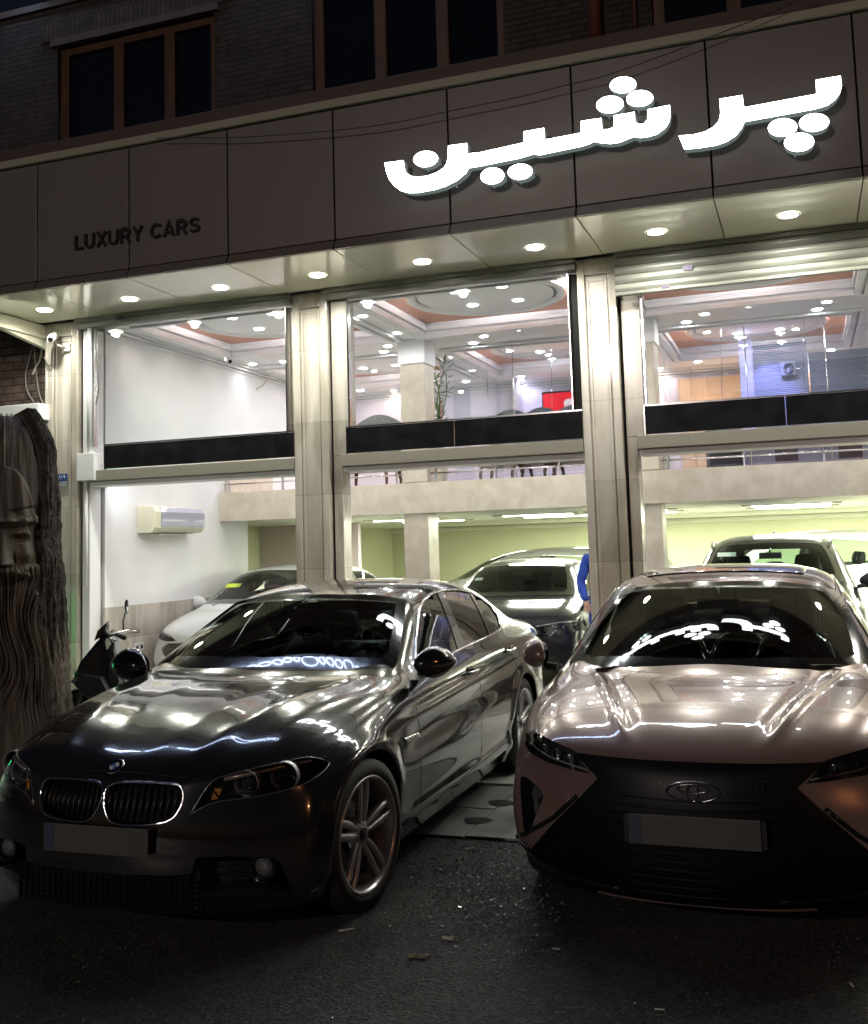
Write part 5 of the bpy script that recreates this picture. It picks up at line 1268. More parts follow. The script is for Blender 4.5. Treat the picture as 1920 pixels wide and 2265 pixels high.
# ================================================================ illuminated sign and small lettering
SY = 8.085
LETW = mat('sign_face', (1, 1, 1), emit=(.93, 1.0, .98), es=5.5)
LETS = mat('sign_side', (.05, .055, .06), .4, emit=(.8, 1, .95), es=.05)  # faint glow on sides and pegs added for a halo on the fascia
S = empty('lit_sign', (atY(1350, 300, SY).x, SY, 5.0), 0, 'large glowing white Persian lettering standing off the brown fascia', 'sign')
def letter(pts, name):
    P2 = [atY(u, v, SY) for u, v in pts]
    bm = bmesh.new(); bm.faces.new([bm.verts.new(p) for p in P2])
    bm.normal_update(); bmesh.ops.triangulate(bm, faces=bm.faces[:], ngon_method='EAR_CLIP')
    o = obj(name, bm, LETW, S, world=True)
    bm = bmesh.new(); A = [bm.verts.new(p+Vector((0, .003, 0))) for p in P2]; Bv = [bm.verts.new(p+Vector((0, .085, 0))) for p in P2]
    for i in range(len(A)): bm.faces.new((A[i], A[(i+1) % len(A)], Bv[(i+1) % len(A)], Bv[i]))
    # thin dark rim round the face
    c = sum(P2, Vector())/len(P2)
    bm.faces.new(Bv); bmesh.ops.recalc_face_normals(bm, faces=bm.faces[:])
    obj('letter_side', bm, LETS, o, world=True)
    # standoff pegs back to the fascia
    bm = bmesh.new()
    for k in (0, len(P2)//3, 2*len(P2)//3):
        q = P2[k].lerp(c, .25) if name == 'letter_dot' else P2[k].lerp(P2[(k+1) % len(P2)], .5)+(Vector((0, 0, .02)))
        cyl(bm, (q.x, SY+.08, q.z), (q.x, 8.252, q.z), .008, n=6)
    obj('letter_peg', bm, LETS, o, world=True)
nun = [(850.6, 360.3), (892.5, 354.8), (894, 369), (898, 382), (908, 389.5), (925.2, 391.5), (945, 389), (965, 382), (981.8, 371), (988, 361), (990.5, 348.3), (991.6, 322.2), (1032.9, 316.7), (1034, 340.1), (1056.5, 337.4), (1057.5, 368.4), (1037, 371.7), (1030.7, 383), (1011.7, 399), (985, 412.5), (960, 420.1), (925.2, 426.2), (905, 426.5), (888, 422.4), (873, 412), (861, 397), (854.5, 380)]
ysh = [(1059.3, 337.6), (1158.6, 315.6), (1158.6, 291.2), (1203.3, 283), (1204.9, 309.1), (1284.9, 293.9), (1284.9, 267.8), (1330, 261.2), (1331.7, 286.4), (1345, 286), (1358.4, 281), (1357.3, 255.8), (1403.5, 247.6), (1404.3, 268), (1412, 274.8), (1424, 273.5), (1432.4, 264.4), (1432.4, 242.2), (1481.4, 232.4), (1483, 252), (1480, 270), (1471, 284), (1455, 295.9), (1438, 302), (1418, 304.7), (1400, 303), (1388, 308), (1370, 315.3), (1350, 318), (1330, 316.5), (1313.7, 312.9), (1305, 318), (1286.5, 323.8), (1194, 342.9), (1180, 341), (1150, 350), (1059, 368.2)]
pr_ = [(1501.5, 300.4), (1535, 297.5), (1560, 291), (1578, 281), (1590, 268), (1594, 250.3), (1591.3, 218.8), (1641.9, 210.6), (1645.7, 237.8), (1806.3, 207.9), (1804.6, 176.9), (1859, 167.6), (1861.8, 190.5), (1857, 207), (1847, 221), (1830.7, 233), (1803.5, 241.2), (1646.8, 269.4), (1640.3, 284), (1627, 301), (1608, 313), (1585.9, 321.1), (1550, 327), (1514, 330.3)]
for l in (nun, ysh, pr_): letter(l, 'letter')
for (cx, cy, rx, ry) in ((941.5, 351.6, 27, 17.5), (1089, 389.1, 26, 18), (1150.5, 379.9, 27, 17.5), (1378, 187.8, 29, 18), (1349.1, 231.3, 30, 19), (1415, 217.7, 29.5, 18), (1731, 281.9, 32, 20), (1800.8, 271, 33, 20), (1767.6, 314.6, 33, 20.5)):
    letter([(cx+rx*math.cos(t)+1.5*math.sin(t), cy+ry*math.sin(t)-rx*.09*math.cos(t)) for t in [2*math.pi*i/28 for i in range(28)]], 'letter_dot')
# black latin lettering
def text_mesh(s, size, bold=.0, ext=.01):
    c = bpy.data.curves.new('t', 'FONT'); c.body = s; c.size = size; c.extrude = ext; c.offset = bold
    t = bpy.data.objects.new('t', c); COL.objects.link(t); dg = bpy.context.evaluated_depsgraph_get(); me = bpy.data.meshes.new_from_object(t.evaluated_get(dg)); bpy.data.objects.remove(t)
    bm = bmesh.new(); bm.from_mesh(me); bpy.data.meshes.remove(me); return bm
pa, pb = atY(166, 553, 8.24), atY(446, 516, 8.24)
T = empty('small_sign', (pa.x, 8.245, pa.z), 0, 'small black LUXURY CARS lettering low on the left of the brown fascia', 'sign')
def arc(cx, cz, rx, rz, a0, a1, n=14): return [(cx+rx*math.cos(R(a0+(a1-a0)*i/n)), cz+rz*math.sin(R(a0+(a1-a0)*i/n))) for i in range(n+1)]
GLY = {'L': (.66, [[(.09, 1), (.09, .09), (.62, .09)]]), 'U': (.82, [[(.09, 1), (.09, .4)]+arc(.38, .38, .29, .30, 180, 360)+[(.67, .4), (.67, 1)]]),
 'X': (.80, [[(.08, 1), (.68, 0)], [(.68, 1), (.08, 0)]]), 'R': (.82, [[(.09, 0), (.09, .91), (.42, .91)]+arc(.42, .69, .23, .22, 90, -90)+[(.09, .47)], [(.40, .47), (.68, 0)]]),
 'Y': (.78, [[(.06, 1), (.37, .46)], [(.68, 1), (.37, .46), (.37, 0)]]), 'C': (.86, [arc(.44, .5, .35, .41, 40, 320, 22)]),
 'A': (.84, [[(.05, 0), (.39, .96), (.73, 0)], [(.18, .27), (.60, .27)]]), 'S': (.78, [arc(.37, .71, .26, .20, 20, 270, 12)+arc(.37, .29, .28, .20, 90, -160, 12)])}
adv = sum(GLY[c][0]+.06 if c != ' ' else .42 for c in 'LUXURY CARS'); hgt = .148; wsc = (pb.x-pa.x)/adv
cxp = 0.0
for ch in 'LUXURY CARS':
    if ch == ' ': cxp += .42; continue
    w_, strokes = GLY[ch]; bm = bmesh.new(); t_ = .085
    for si, st in enumerate(strokes):
        V_ = [Vector((x, 0, z)) for x, z in st]; Lf, Rt = [], []
        for k, p in enumerate(V_):
            a = (V_[k]-V_[k-1]).normalized() if k else None; b = (V_[k+1]-V_[k]).normalized() if k < len(V_)-1 else None
            d = ((a or b)+(b or a)).normalized(); nn = Vector((-d.z, 0, d.x)); m_ = 1/max(.5, nn.dot(Vector((-(b or a).z, 0, (b or a).x))))
            Lf.append(p+nn*t_*m_); Rt.append(p-nn*t_*m_)
        f3 = lambda q, y: Vector((pa.x+(cxp+q.x)*wsc, y, pa.z-.006+q.z*hgt))
        fy, by = 8.228-.0006*si, 8.246
        A = [bm.verts.new(f3(q, fy)) for q in Lf]; B_ = [bm.verts.new(f3(q, fy)) for q in Rt]; A2 = [bm.verts.new(f3(q, by)) for q in Lf]; B2 = [bm.verts.new(f3(q, by)) for q in Rt]
        for k in range(len(A)-1):
            bm.faces.new((A[k], A[k+1], B_[k+1], B_[k])); bm.faces.new((A[k], A2[k], A2[k+1], A[k+1])); bm.faces.new((B_[k], B_[k+1], B2[k+1], B2[k]))
        bm.faces.new((A[0], B_[0], B2[0], A2[0])); bm.faces.new((A[-1], A2[-1], B2[-1], B_[-1]))
    obj('letter', bm, mat('letter_black', (.006, .006, .007), .5), T, world=True); cxp += w_+.06
# ================================================================ left neighbour
NB = empty('neighbour_building', (-10, 9.9, 0), 0, 'dark brick building wall left of the showroom', 'building')
bm = bmesh.new(); bx(bm, -14, -8.03, 9.85, 10.1, .0, 7.5); obj('brick_wall', bm, brickmat('grey_brick', (.20, .14, .115), (.13, .10, .085), (.05, .045, .04), 1, .9, .27, .093), NB, world=True)
bm = bmesh.new(); prism(bm, [(9.84, 4.0), (9.0, 4.13), (8.2, 4.24), (8.2, 4.30), (9.0, 4.28), (9.84, 4.2)], lambda u, v, d: Vector((-8.06-d, u, v)), .06)
bx(bm, -8.10, -8.02, 8.25, 9.84, 4.15, 4.30, .01); obj('gutter_edge', bm, SOFF, NB, world=True)
p0, p1 = atY(0, 905, 9.7), atY(112, 932, 9.7)
AW = empty('white_canopy', (-9, 9.6, 3), 0, 'white ledge sticking out behind the top of the carved trunk', 'canopy')
bm = bmesh.new(); bx(bm, -11, atY(112, 920, 9.5).x, 9.3, 9.8, atY(60, 935, 9.5).z, atY(60, 900, 9.5).z, .01); obj('ledge', bm, WHITE, AW, world=True)
bm = bmesh.new(); bx(bm, -11, -8.35, 9.6, 9.78, .1, atY(60, 937, 9.5).z-.01, .01); obj('roller_door', bm, WHITE, AW, world=True)
# security camera on the corner pillar
pc = atY(118, 745, 9.30); CC = empty('security_camera', pc, 0, 'white bullet security camera under the left end of the soffit', 'camera')
M = Matrix.Translation(pc)
bm = bmesh.new(); d = Vector((.35, -.75, -.38)).normalized(); c = pc
cyl(bm, c-d*.11, c+d*.11, .042, n=20); cyl(bm, c+d*.112, c+d*.125, .036, n=20); obj('housing', bm, mat('camera_white', (.62, .62, .58), .35), CC, smooth=False, world=True)
bm = bmesh.new(); cyl(bm, c+d*.126, c+d*.130, .028, n=20); obj('lens', bm, mat('camera_lens', (.01, .01, .012), .05, coat=1), CC, world=True)
bm = bmesh.new(); tube(bm, [c-d*.02+Vector((0, 0, -.04)), c+Vector((.02, .04, -.09)), c+Vector((.03, .19, -.09))], .014, n=8); bx(bm, c.x+.0, c.x+.09, 9.455, 9.475, c.z-.14, c.z-.05, .004); obj('bracket', bm, mat('camera_white'), CC, world=True)
def cable(pts, r_, label, m=None, name='cable'):
    bm = bmesh.new(); P_ = smoothpoly([tuple(p) for p in pts], 3, False); tube(bm, P_, r_, n=6)
    return tag(obj(name, bm, m or mat('cable_grey', (.35, .34, .31), .5), smooth=True), label, 'cable')
def Ypx(L, Y): return [atY(u, v, Y) for u, v in L]
Zc = lambda x, y: (x/5.78, 640+y/5.78)
cable(Ypx([Zc(430, 600), Zc(410, 780), Zc(340, 1000), Zc(322, 1180), Zc(350, 1320), Zc(430, 1440)], 9.82), .010, 'thin grey cable hanging furthest left in a wide curve over the brick')
cable(Ypx([Zc(450, 620), Zc(440, 850), Zc(470, 1150), Zc(500, 1350), Zc(560, 1480)], 9.80), .009, 'thin grey cable hanging down the brick in the middle of the loose cables')
cable(Ypx([Zc(540, 540), Zc(545, 700), Zc(520, 900), Zc(450, 1000), Zc(418, 1090)], 9.78), .012, 'pale short cable ending loose above the brick beside the security camera', mat('cable_pale', (.6, .58, .5), .5))
cable(Ypx([Zc(680, 740), Zc(660, 850), Zc(665, 960), Zc(635, 1000), Zc(590, 930), Zc(565, 870)], 9.44), .008, 'dark looping cable under the security camera on the pillar', mat('cable_dark', (.12, .11, .09), .5))
cable(Ypx([Zc(1222, 520), Zc(1225, 800), Zc(1250, 1100), Zc(1262, 1300), Zc(1230, 1460)], 9.42), .008, 'dark cable running down the left edge of the left window', mat('cable_dark'))
# electric wire sagging across the fascia
wp = [(345, 305), (420, 304), (505, 305), (600, 300), (738, 289), (860, 275), (1000, 244), (1150, 215), (1263, 185), (1330, 172), (1480, 118), (1580, 78), (1720, 24), (1800, -20)]
cable([atY(u, v, 8.12) for u, v in wp], .0045, 'thin wire sagging across the top of the brown fascia', mat('wire_black', (.03, .028, .026), .5), 'wire')
cable([atY(u, v, 13.2) for u, v in [(604, 818), (600, 830), (585, 850), (560, 866), (551, 872), (552, 915), (565, 925)]], .012, 'loose white cable dangling from the ceiling near the left wall', mat('cable_pale'))
# blue house number plate
NP = empty('house_number_plate', (-7.76, 9.48, 2.52), 0, 'small blue and white house number plate on the corner pillar', 'sign')
bm = bmesh.new(); bx(bm, -7.832, -7.692, 9.468, 9.477, 2.51, 2.592, .002); obj('blue_plate', bm, mat('enamel_blue', (.02, .09, .30), .3, coat=.5), NP, world=True)
bm = bmesh.new(); bx(bm, -7.832, -7.692, 9.468, 9.477, 2.445, 2.507, .002); obj('white_plate', bm, mat('enamel_grey', (.35, .36, .38), .4), NP, world=True)
bm = bmesh.new()
def seg(a, b, r_=.0055): tube(bm, [Vector((a[0], 9.465, a[1])), Vector((b[0], 9.465, b[1]))], r_, n=4, flat=.4)
zx = 2.53; zy = 2.575
seg((-7.815, zy), (-7.802, zx)); seg((-7.802, zx), (-7.789, zy)); seg((-7.776, zx), (-7.763, zy)); seg((-7.763, zy), (-7.750, zx)); seg((-7.722, zy), (-7.735, zy)); seg((-7.735, zy), (-7.735, zy-.02)); seg((-7.735, zy-.02), (-7.712, zy-.016)); seg((-7.718, zy-.01), (-7.726, zx))
for k in range(4): seg((-7.82+.028*k, 2.47), (-7.80+.028*k, 2.475), .002)
obj('numerals', bm, mat('enamel_white', (.8, .8, .8), .4), NP, world=True)
# ================================================================ wall air conditioner on the left wall
AC = empty('air_conditioner', (-7.4, 10.87, 2.08), 0, 'cream wall air conditioner with a grey front on the white side wall', 'air conditioner')
CREAM = mat('ac_cream', (.72, .69, .52), .4)
def ACP(y, z, x): return Vector((x, y, z))
bm = bmesh.new(); pf = [(-7.399, 1.93), (-7.20, 1.93), (-7.155, 1.985), (-7.15, 2.17), (-7.18, 2.235), (-7.399, 2.245)]
prism(bm, pf, lambda u, v, d: Vector((u, 10.34+d, v)), 1.05); obj('housing', bm, CREAM, AC, world=True)
bm = bmesh.new(); prism(bm, [(-7.149, 1.995), (-7.145, 2.0), (-7.14, 2.17), (-7.168, 2.228), (-7.172, 2.226), (-7.149, 2.17)], lambda u, v, d: Vector((u, 10.46+d, v)), .92); obj('front_panel', bm, mat('ac_grey', (.36, .37, .45), .3, coat=.5), AC, world=True)
bm = bmesh.new(); bx(bm, -7.33, -7.19, 10.50, 11.22, 1.922, 1.929); obj('air_slot', bm, BLKPLAST, AC, world=True)
bm = bmesh.new(); bx(bm, -7.34, -7.20, 10.5, 11.2, 1.905, 1.912); obj('louvre', bm, CREAM, AC, world=True)
SO = empty('wall_sockets', (-7.37, 11, .5), 0, 'pair of white wall sockets low on the marble side wall', 'socket')
for (u, v) in ((302, 1432), (312, 1430)):
    p = atX(u, v, -7.37); bm = bmesh.new(); bx(bm, -7.374, -7.362, p.y-.045, p.y+.045, p.z-.05, p.z+.05, .004); o = obj('socket', bm, WHITE, SO, world=True)
    bm = bmesh.new(); bx(bm, -7.361, -7.360, p.y-.02, p.y+.02, p.z-.02, p.z+.02); obj('socket_hole', bm, BLKPLAST, o, world=True)
p = atX(502, 732, -7.0)
SC2 = empty('security_camera', (-7.0, 11.9, 4.15), 0, 'white security camera hanging inside from the ceiling by the left wall', 'camera')
bm = bmesh.new(); c = atY(503, 797, 12.0); d = Vector((.8, -.5, -.35)).normalized(); cyl(bm, c-d*.08, c+d*.08, .035, n=16); cyl(bm, c, (c.x-.05, c.y, 4.29), .012, n=8); obj('housing', bm, mat('camera_white'), SC2, world=True)
bm = bmesh.new(); cyl(bm, c+d*.081, c+d*.084, .026, n=16); obj('lens', bm, mat('camera_lens'), SC2, world=True)
# ================================================================ balcony contents
tv0, tv1 = atY(1202, 872, 16.25), atY(1300, 940, 16.25)
TV = empty('television', tv0, 0, 'wall television showing an elderly man in a grey suit on red', 'television')
bm = bmesh.new(); bx(bm, tv0.x-.02, tv0.x+1.05, 16.22, 16.26, tv0.z-.62, tv0.z+.03, .005); obj('tv_case', bm, BLKGLOSS, TV, world=True)
def scr(pts, y, m, name='picture'):
    bm = bmesh.new(); bm.faces.new([bm.verts.new((tv0.x+u, y, tv0.z+v)) for u, v in pts]); bmesh.ops.recalc_face_normals(bm, faces=bm.faces[:]); return obj(name, bm, m, TV, world=True)
scr([(0, 0), (1.03, 0), (1.03, -.59), (0, -.59)], 16.217, mat('tv_red', (.5, .0, .01), emit=(.60, .006, .012), es=.45), 'screen')
sx_ = .37
scr([(sx_-.16, -.59), (sx_-.13, -.46), (sx_-.06, -.38), (sx_+.02, -.34), (sx_+.12, -.35), (sx_+.24, -.40), (sx_+.30, -.50), (sx_+.32, -.59)], 16.214, mat('tv_suit', (.05, .06, .08), emit=(.05, .06, .09), es=.4))
scr([(sx_-.0, -.59), (sx_+.0, -.40), (sx_+.05, -.36), (sx_+.10, -.42), (sx_+.06, -.59)], 16.212, mat('tv_shirt', (.5, .55, .7), emit=(.45, .5, .65), es=.4))
scr([(sx_+.04+.075*math.cos(t), -.23+.105*math.sin(t)) for t in [2*math.pi*i/20 for i in range(20)]], 16.210, mat('tv_skin', (.5, .3, .25), emit=(.50, .28, .24), es=.45))
scr([(sx_+.05+.085*math.cos(t), -.17+.06*math.sin(t)) for t in [math.pi*(-.15+1.3*i/14) for i in range(15)]], 16.208, mat('tv_hair', (.5, .45, .45), emit=(.5, .42, .42), es=.4))
scr([(sx_-.06+.045*math.cos(t), -.36+.05*math.sin(t)) for t in [2*math.pi*i/14 for i in range(14)]], 16.206, mat('tv_skin'))
# lucky bamboo in a vase
pb_ = atY(968, 905, 13.3); zb2 = 2.48
PL = empty('bamboo_plant', (pb_.x, 13.3, zb2), 0, 'tall lucky bamboo behind the glass of the middle window', 'plant')
BG = noisy(mat('bamboo_green', (.10, .20, .05), .45), (.07, .14, .035), (.16, .26, .08), 8)
bm = bmesh.new(); lathe(bm, [(0, .07), (.02, .09), (.2, .12), (.34, .08), (.42, .07), (.45, .09)], (pb_.x, 13.3, zb2), (0, 0, 1), 24); obj('vase', bm, mat('vase_cream', (.6, .55, .42), .3), PL, world=True)
random.seed(11)
bm = bmesh.new(); lf = bmesh.new(); zt_ = atY(975, 800, 13.3).z
for s_ in range(5):
    x0, ph = pb_.x+random.uniform(-.04, .04), random.uniform(0, 6); tx = pb_.x+(-.12+.06*s_)*1.2; P_ = []
    top = zt_-.10*abs(s_-3)-.05
    for i in range(14): t = i/13; P_.append(Vector((x0+(tx-x0)*t**1.5+.03*math.sin(ph+t*9)*t, 13.3+.03*math.cos(ph+t*8), zb2+.35+(top-zb2-.35)*t)))
    tube(bm, P_, [.014-.006*i/13 for i in range(14)], n=7)
    for k in range(26):
        i = random.randint(5, 13); b0 = P_[i]; a = random.uniform(0, 6.28); l = random.uniform(.12, .24); el = random.uniform(-.2, .9)
        dr = Vector((math.cos(a)*math.cos(el), math.sin(a)*math.cos(el), math.sin(el))); sd_ = dr.cross(Vector((0, 0, 1))).normalized()*.017
        m_ = b0+dr*l*.5+Vector((0, 0, .015)); e_ = b0+dr*l
        lf.faces.new([lf.verts.new(p) for p in (b0, m_-sd_, e_, m_+sd_)])
obj('stem', bm, BG, PL, world=True); obj('foliage', lf, BG, PL, world=True)
# armchair/bench with wooden frame behind the railing (left part of middle bay)
def armchair(cx, cy, w_, label, mcol, wood=True):
    E_ = empty('armchair', (cx, cy, 2.46), 0, label, 'armchair')
    bm = bmesh.new(); bx(bm, cx-w_/2, cx+w_/2, cy-.28, cy+.28, 2.78, 2.90, .03); obj('seat', bm, mcol, E_, world=True)
    bm = bmesh.new(); n = 12; A, B_ = [], []
    for i in range(n+1):
        t = -1+2*i/n; h = .52+.14*math.cos(t*math.pi/2); x_ = cx+t*w_/2
        A.append([bm.verts.new((x_, cy+.22, 2.88)), bm.verts.new((x_, cy+.27, 2.88+h*.6)), bm.verts.new((x_, cy+.31, 2.88+h)), bm.verts.new((x_, cy+.37, 2.88+h*.97)), bm.verts.new((x_, cy+.36, 2.88))])
    for p, q_ in zip(A[:-1], A[1:]):
        for k in range(5): bm.faces.new((p[k], p[(k+1) % 5], q_[(k+1) % 5], q_[k])).smooth = True
    bm.faces.new(A[0]); bm.faces.new(A[-1][::-1]); obj('backrest', bm, mcol, E_, world=True)
    bm = bmesh.new(); bx(bm, cx-w_/2-.01, cx+w_/2+.01, cy-.30, cy-.27, 2.73, 2.79, .01); bx(bm, cx-w_/2-.02, cx+w_/2+.02, cy-.265, cy+.26, 2.72, 2.777, .01); obj('seat_frame', bm, WOOD, E_, world=True)
    for sx in (-1, 1):
        for sy in (-1, 1):
            bm = bmesh.new(); x_ = cx+sx*(w_/2-.04); tube(bm, [(x_, cy+sy*.24, 2.72), (x_+sx*.02, cy+sy*.26, 2.6), (x_+sx*.01, cy+sy*.25, 2.45)], [.03, .022, .013], n=8); obj('leg', bm, WOOD, E_, world=True)
    return E_
GREYUPH = noisy(mat('grey_upholstery', (.10, .10, .09), .8), (.08, .08, .075), (.13, .13, .12), 30)
armchair(atY(820, 1040, 13.1).x, 13.1, .72, 'grey upholstered armchair with brown wooden frame behind the balcony rail', GREYUPH)
DARKUPH = mat('dark_upholstery', (.03, .032, .04), .6)
for (px_, nm_) in ((1120, 'dark armchair behind the rail, nearest to the blue lit doorway'), (1190, 'dark armchair behind the rail between the two other dark ones'), (1262, 'dark armchair behind the rail closest to the roller shutter pillar')): armchair(atY(px_, 1040, 13.6).x, 13.6, .62, nm_, DARKUPH)
# carved stone pedestal, blue doorway, textured planter, desk
def urn(cx, cy, z0, prof, name, label, cat, m):
    bm = bmesh.new(); lathe(bm, prof, (0, 0, 0), (0, 0, 1), 32); o = obj(name, bm, m); o.location = (cx, cy, z0); return tag(o, label, cat)
urn(atY(966, 1045, 13.9).x, 13.9, 2.45, [(0, .0), (0, .16), (.05, .16), (.07, .11), (.14, .07), (.22, .10), (.30, .12), (.36, .06), (.5, .08), (.62, .12), (.64, 0)], 'stone_pedestal', 'small turned beige stone pedestal behind the balcony rail', 'pedestal', MARBH)
urn(atY(1451, 1030, 12.75).x, 12.75, 2.45, [(0, 0), (0, .13), (.1, .17), (.3, .19), (.5, .16), (.55, .14), (.55, .12), (.5, 0)], 'planter', 'grey white textured planter standing at the balcony rail', 'planter', noisy(mat('planter_white', (.5, .52, .5), .6), (.25, .27, .25), (.65, .66, .62), 28, bump=.6, bscale=28))
bm = bmesh.new(); a0, a1 = atY(1013, 1050, 16.6).x, atY(1045, 1050, 16.6).x; bx(bm, a0, a1, 16.55, 16.6, 2.46, 3.1); tag(obj('doorway_glow', bm, mat('blue_doorway_glow', (.05, .12, .6), emit=(.08, .2, 1), es=1.1)), 'small blue lit doorway made as a display between the rail posts', 'glow_sheet')  # blue lit doorway added as a glowing sheet
DK = empty('office_desk', (-.5, 14.0, 2.45), 0, 'dark office desk and cabinet behind the right balcony rail', 'desk')
bm = bmesh.new(); bx(bm, -1.2, -.75, 13.9, 14.15, 2.46, 3.1, .02); obj('cabinet', bm, DARKUPH, DK, world=True)
bm = bmesh.new(); bx(bm, -.7, .9, 14.0, 14.12, 2.46, 3.0, .01); bx(bm, -.8, 1.0, 13.8, 14.1, 3.003, 3.04, .005); obj('desk_front', bm, mat('desk_lilac', (.42, .36, .42), .5), DK, world=True)
for k in range(3):
    bm = bmesh.new(); x_ = -.35+.95*k*.8; bx(bm, x_, x_+.28, 13.985, 13.998, 2.62, 2.78); obj('desk_panel', bm, mat('desk_brown', (.12, .07, .06), .5), DK, world=True)
FN = empty('extractor_fan', (0, 14.2, 3.4), 0, 'square white extractor fan on the ribbed panel in the right window', 'fan')
pf_ = atY(1744, 815, 14.24)
bm = bmesh.new(); bx(bm, pf_.x-.095, pf_.x+.095, 14.22, 14.262, pf_.z-.095, pf_.z+.095, .01); obj('fan_plate', bm, mat('fan_plate_grey', (.4, .4, .48), .5), FN, world=True)
bm = bmesh.new(); tube(bm, [Vector((pf_.x+.06*math.cos(t), 14.21, pf_.z+.06*math.sin(t))) for t in [2*math.pi*i/24 for i in range(24)]], .010, n=6, closed=True)
for k in range(6):
    t = k*math.pi/3; tube(bm, [Vector((pf_.x+.02*math.cos(t), 14.212, pf_.z+.02*math.sin(t))), Vector((pf_.x+.05*math.cos(t+.3), 14.212, pf_.z+.05*math.sin(t+.3)))], .007, n=5)
obj('fan_grille', bm, mat('fan_grey', (.2, .2, .25), .5), FN, world=True)
# hanging crystal wires with small glowing drops
for i, (u, v0, v1) in enumerate(((1076, 745, 880), (1218, 725, 900), (1594, 728, 880), (1776, 690, 850))):
    a = atY(u, v0, 13.2); b_ = atY(u+3, v1, 13.2); bm = bmesh.new(); cyl(bm, a, b_, .004, n=5)
    for t in (.35, .8): bmesh.ops.create_icosphere(bm, subdivisions=1, radius=.014, matrix=Matrix.Translation(a.lerp(b_, t)))
    tag(obj('hanging_crystal', bm, mat('crystal', (.8, .85, .9), .05, metal=.8)), ['crystal string hanging left of the middle medallion', 'crystal string hanging beside the television', 'crystal string hanging left of the blue ribbed panel', 'crystal string hanging right of the blue ribbed panel'][i], 'crystal string', 'hanging crystal strings')

# outlined neon lettering high on the same building, above the picture: it shows mirrored in the windscreens
NE = empty('neon_sign', (-6.5, 8.42, 8.2), 0, 'outlined blue white neon lettering high on the brick wall above the picture', 'sign')
random.seed(4); bm = bmesh.new(); x = -9.3
NEON = mat('neon_tube', (.8, .85, 1), emit=(.55, .68, 1), es=9)
while x < -3.2:
    w_ = random.choice((.16, .24, .34, .5)); h_ = random.choice((.30, .42, .62)); zb = 7.82+random.choice((0, 0, -.12))
    pts = smoothpoly([(x, zb), (x+w_, zb), (x+w_, zb+h_*random.uniform(.55, 1)), (x+w_*.55, zb+h_), (x, zb+h_*random.uniform(.5, 1))], 2)
    tube(bm, [Vector((u, 8.40, v)) for u, v in pts], .018, n=5, closed=True); x += w_+.07
obj('neon_outline', bm, NEON, NE, world=True)
bm = bmesh.new(); bx(bm, -9.4, -3.0, 8.44, 8.50, 7.66, 8.62, .01)
for xx in (-9.2, -7.2, -5.2, -3.2): bx(bm, xx-.03, xx+.03, 8.51, 8.57, 7.51, 8.5)
obj('sign_board', bm, BLKPLAST, NE, world=True)
# ================================================================ cars inside the showroom
def warp(c, fn): return {k: [[fn(p) for p in row] for row in g] for k, g in c.items()}
def suv_fn(kz, rear=True, low=.0):
    def fn(p):
        x, y, z = p
        g = np.interp(x, [3.2, 3.6, 4.0, 4.35, 4.6, 4.9], [0, .05, .17, .30, .30, .05]) if (rear and z > 1.0) else 0
        w_ = min(1, max(0, (.80-abs(y))/.2)); z2 = z+g*w_
        if rear and x > 4.3 and z > 1.0 and abs(y) < .66: x -= .05
        return (x, y, z2*(kz if z > .3 else 1)+(.05 if z < .3 else 0))
    return fn
def dlo_of(kz, rear=0):
    a = [(1.52, .985), (1.72, 1.10), (2.0, 1.27), (2.25, 1.345), (2.75, 1.375), (3.2, 1.345), (3.6, 1.25+rear*.08), (3.95, 1.10+rear*.18), (3.85, 1.045), (2.8, 1.005)]
    return [(x, z*kz) for x, z in a]
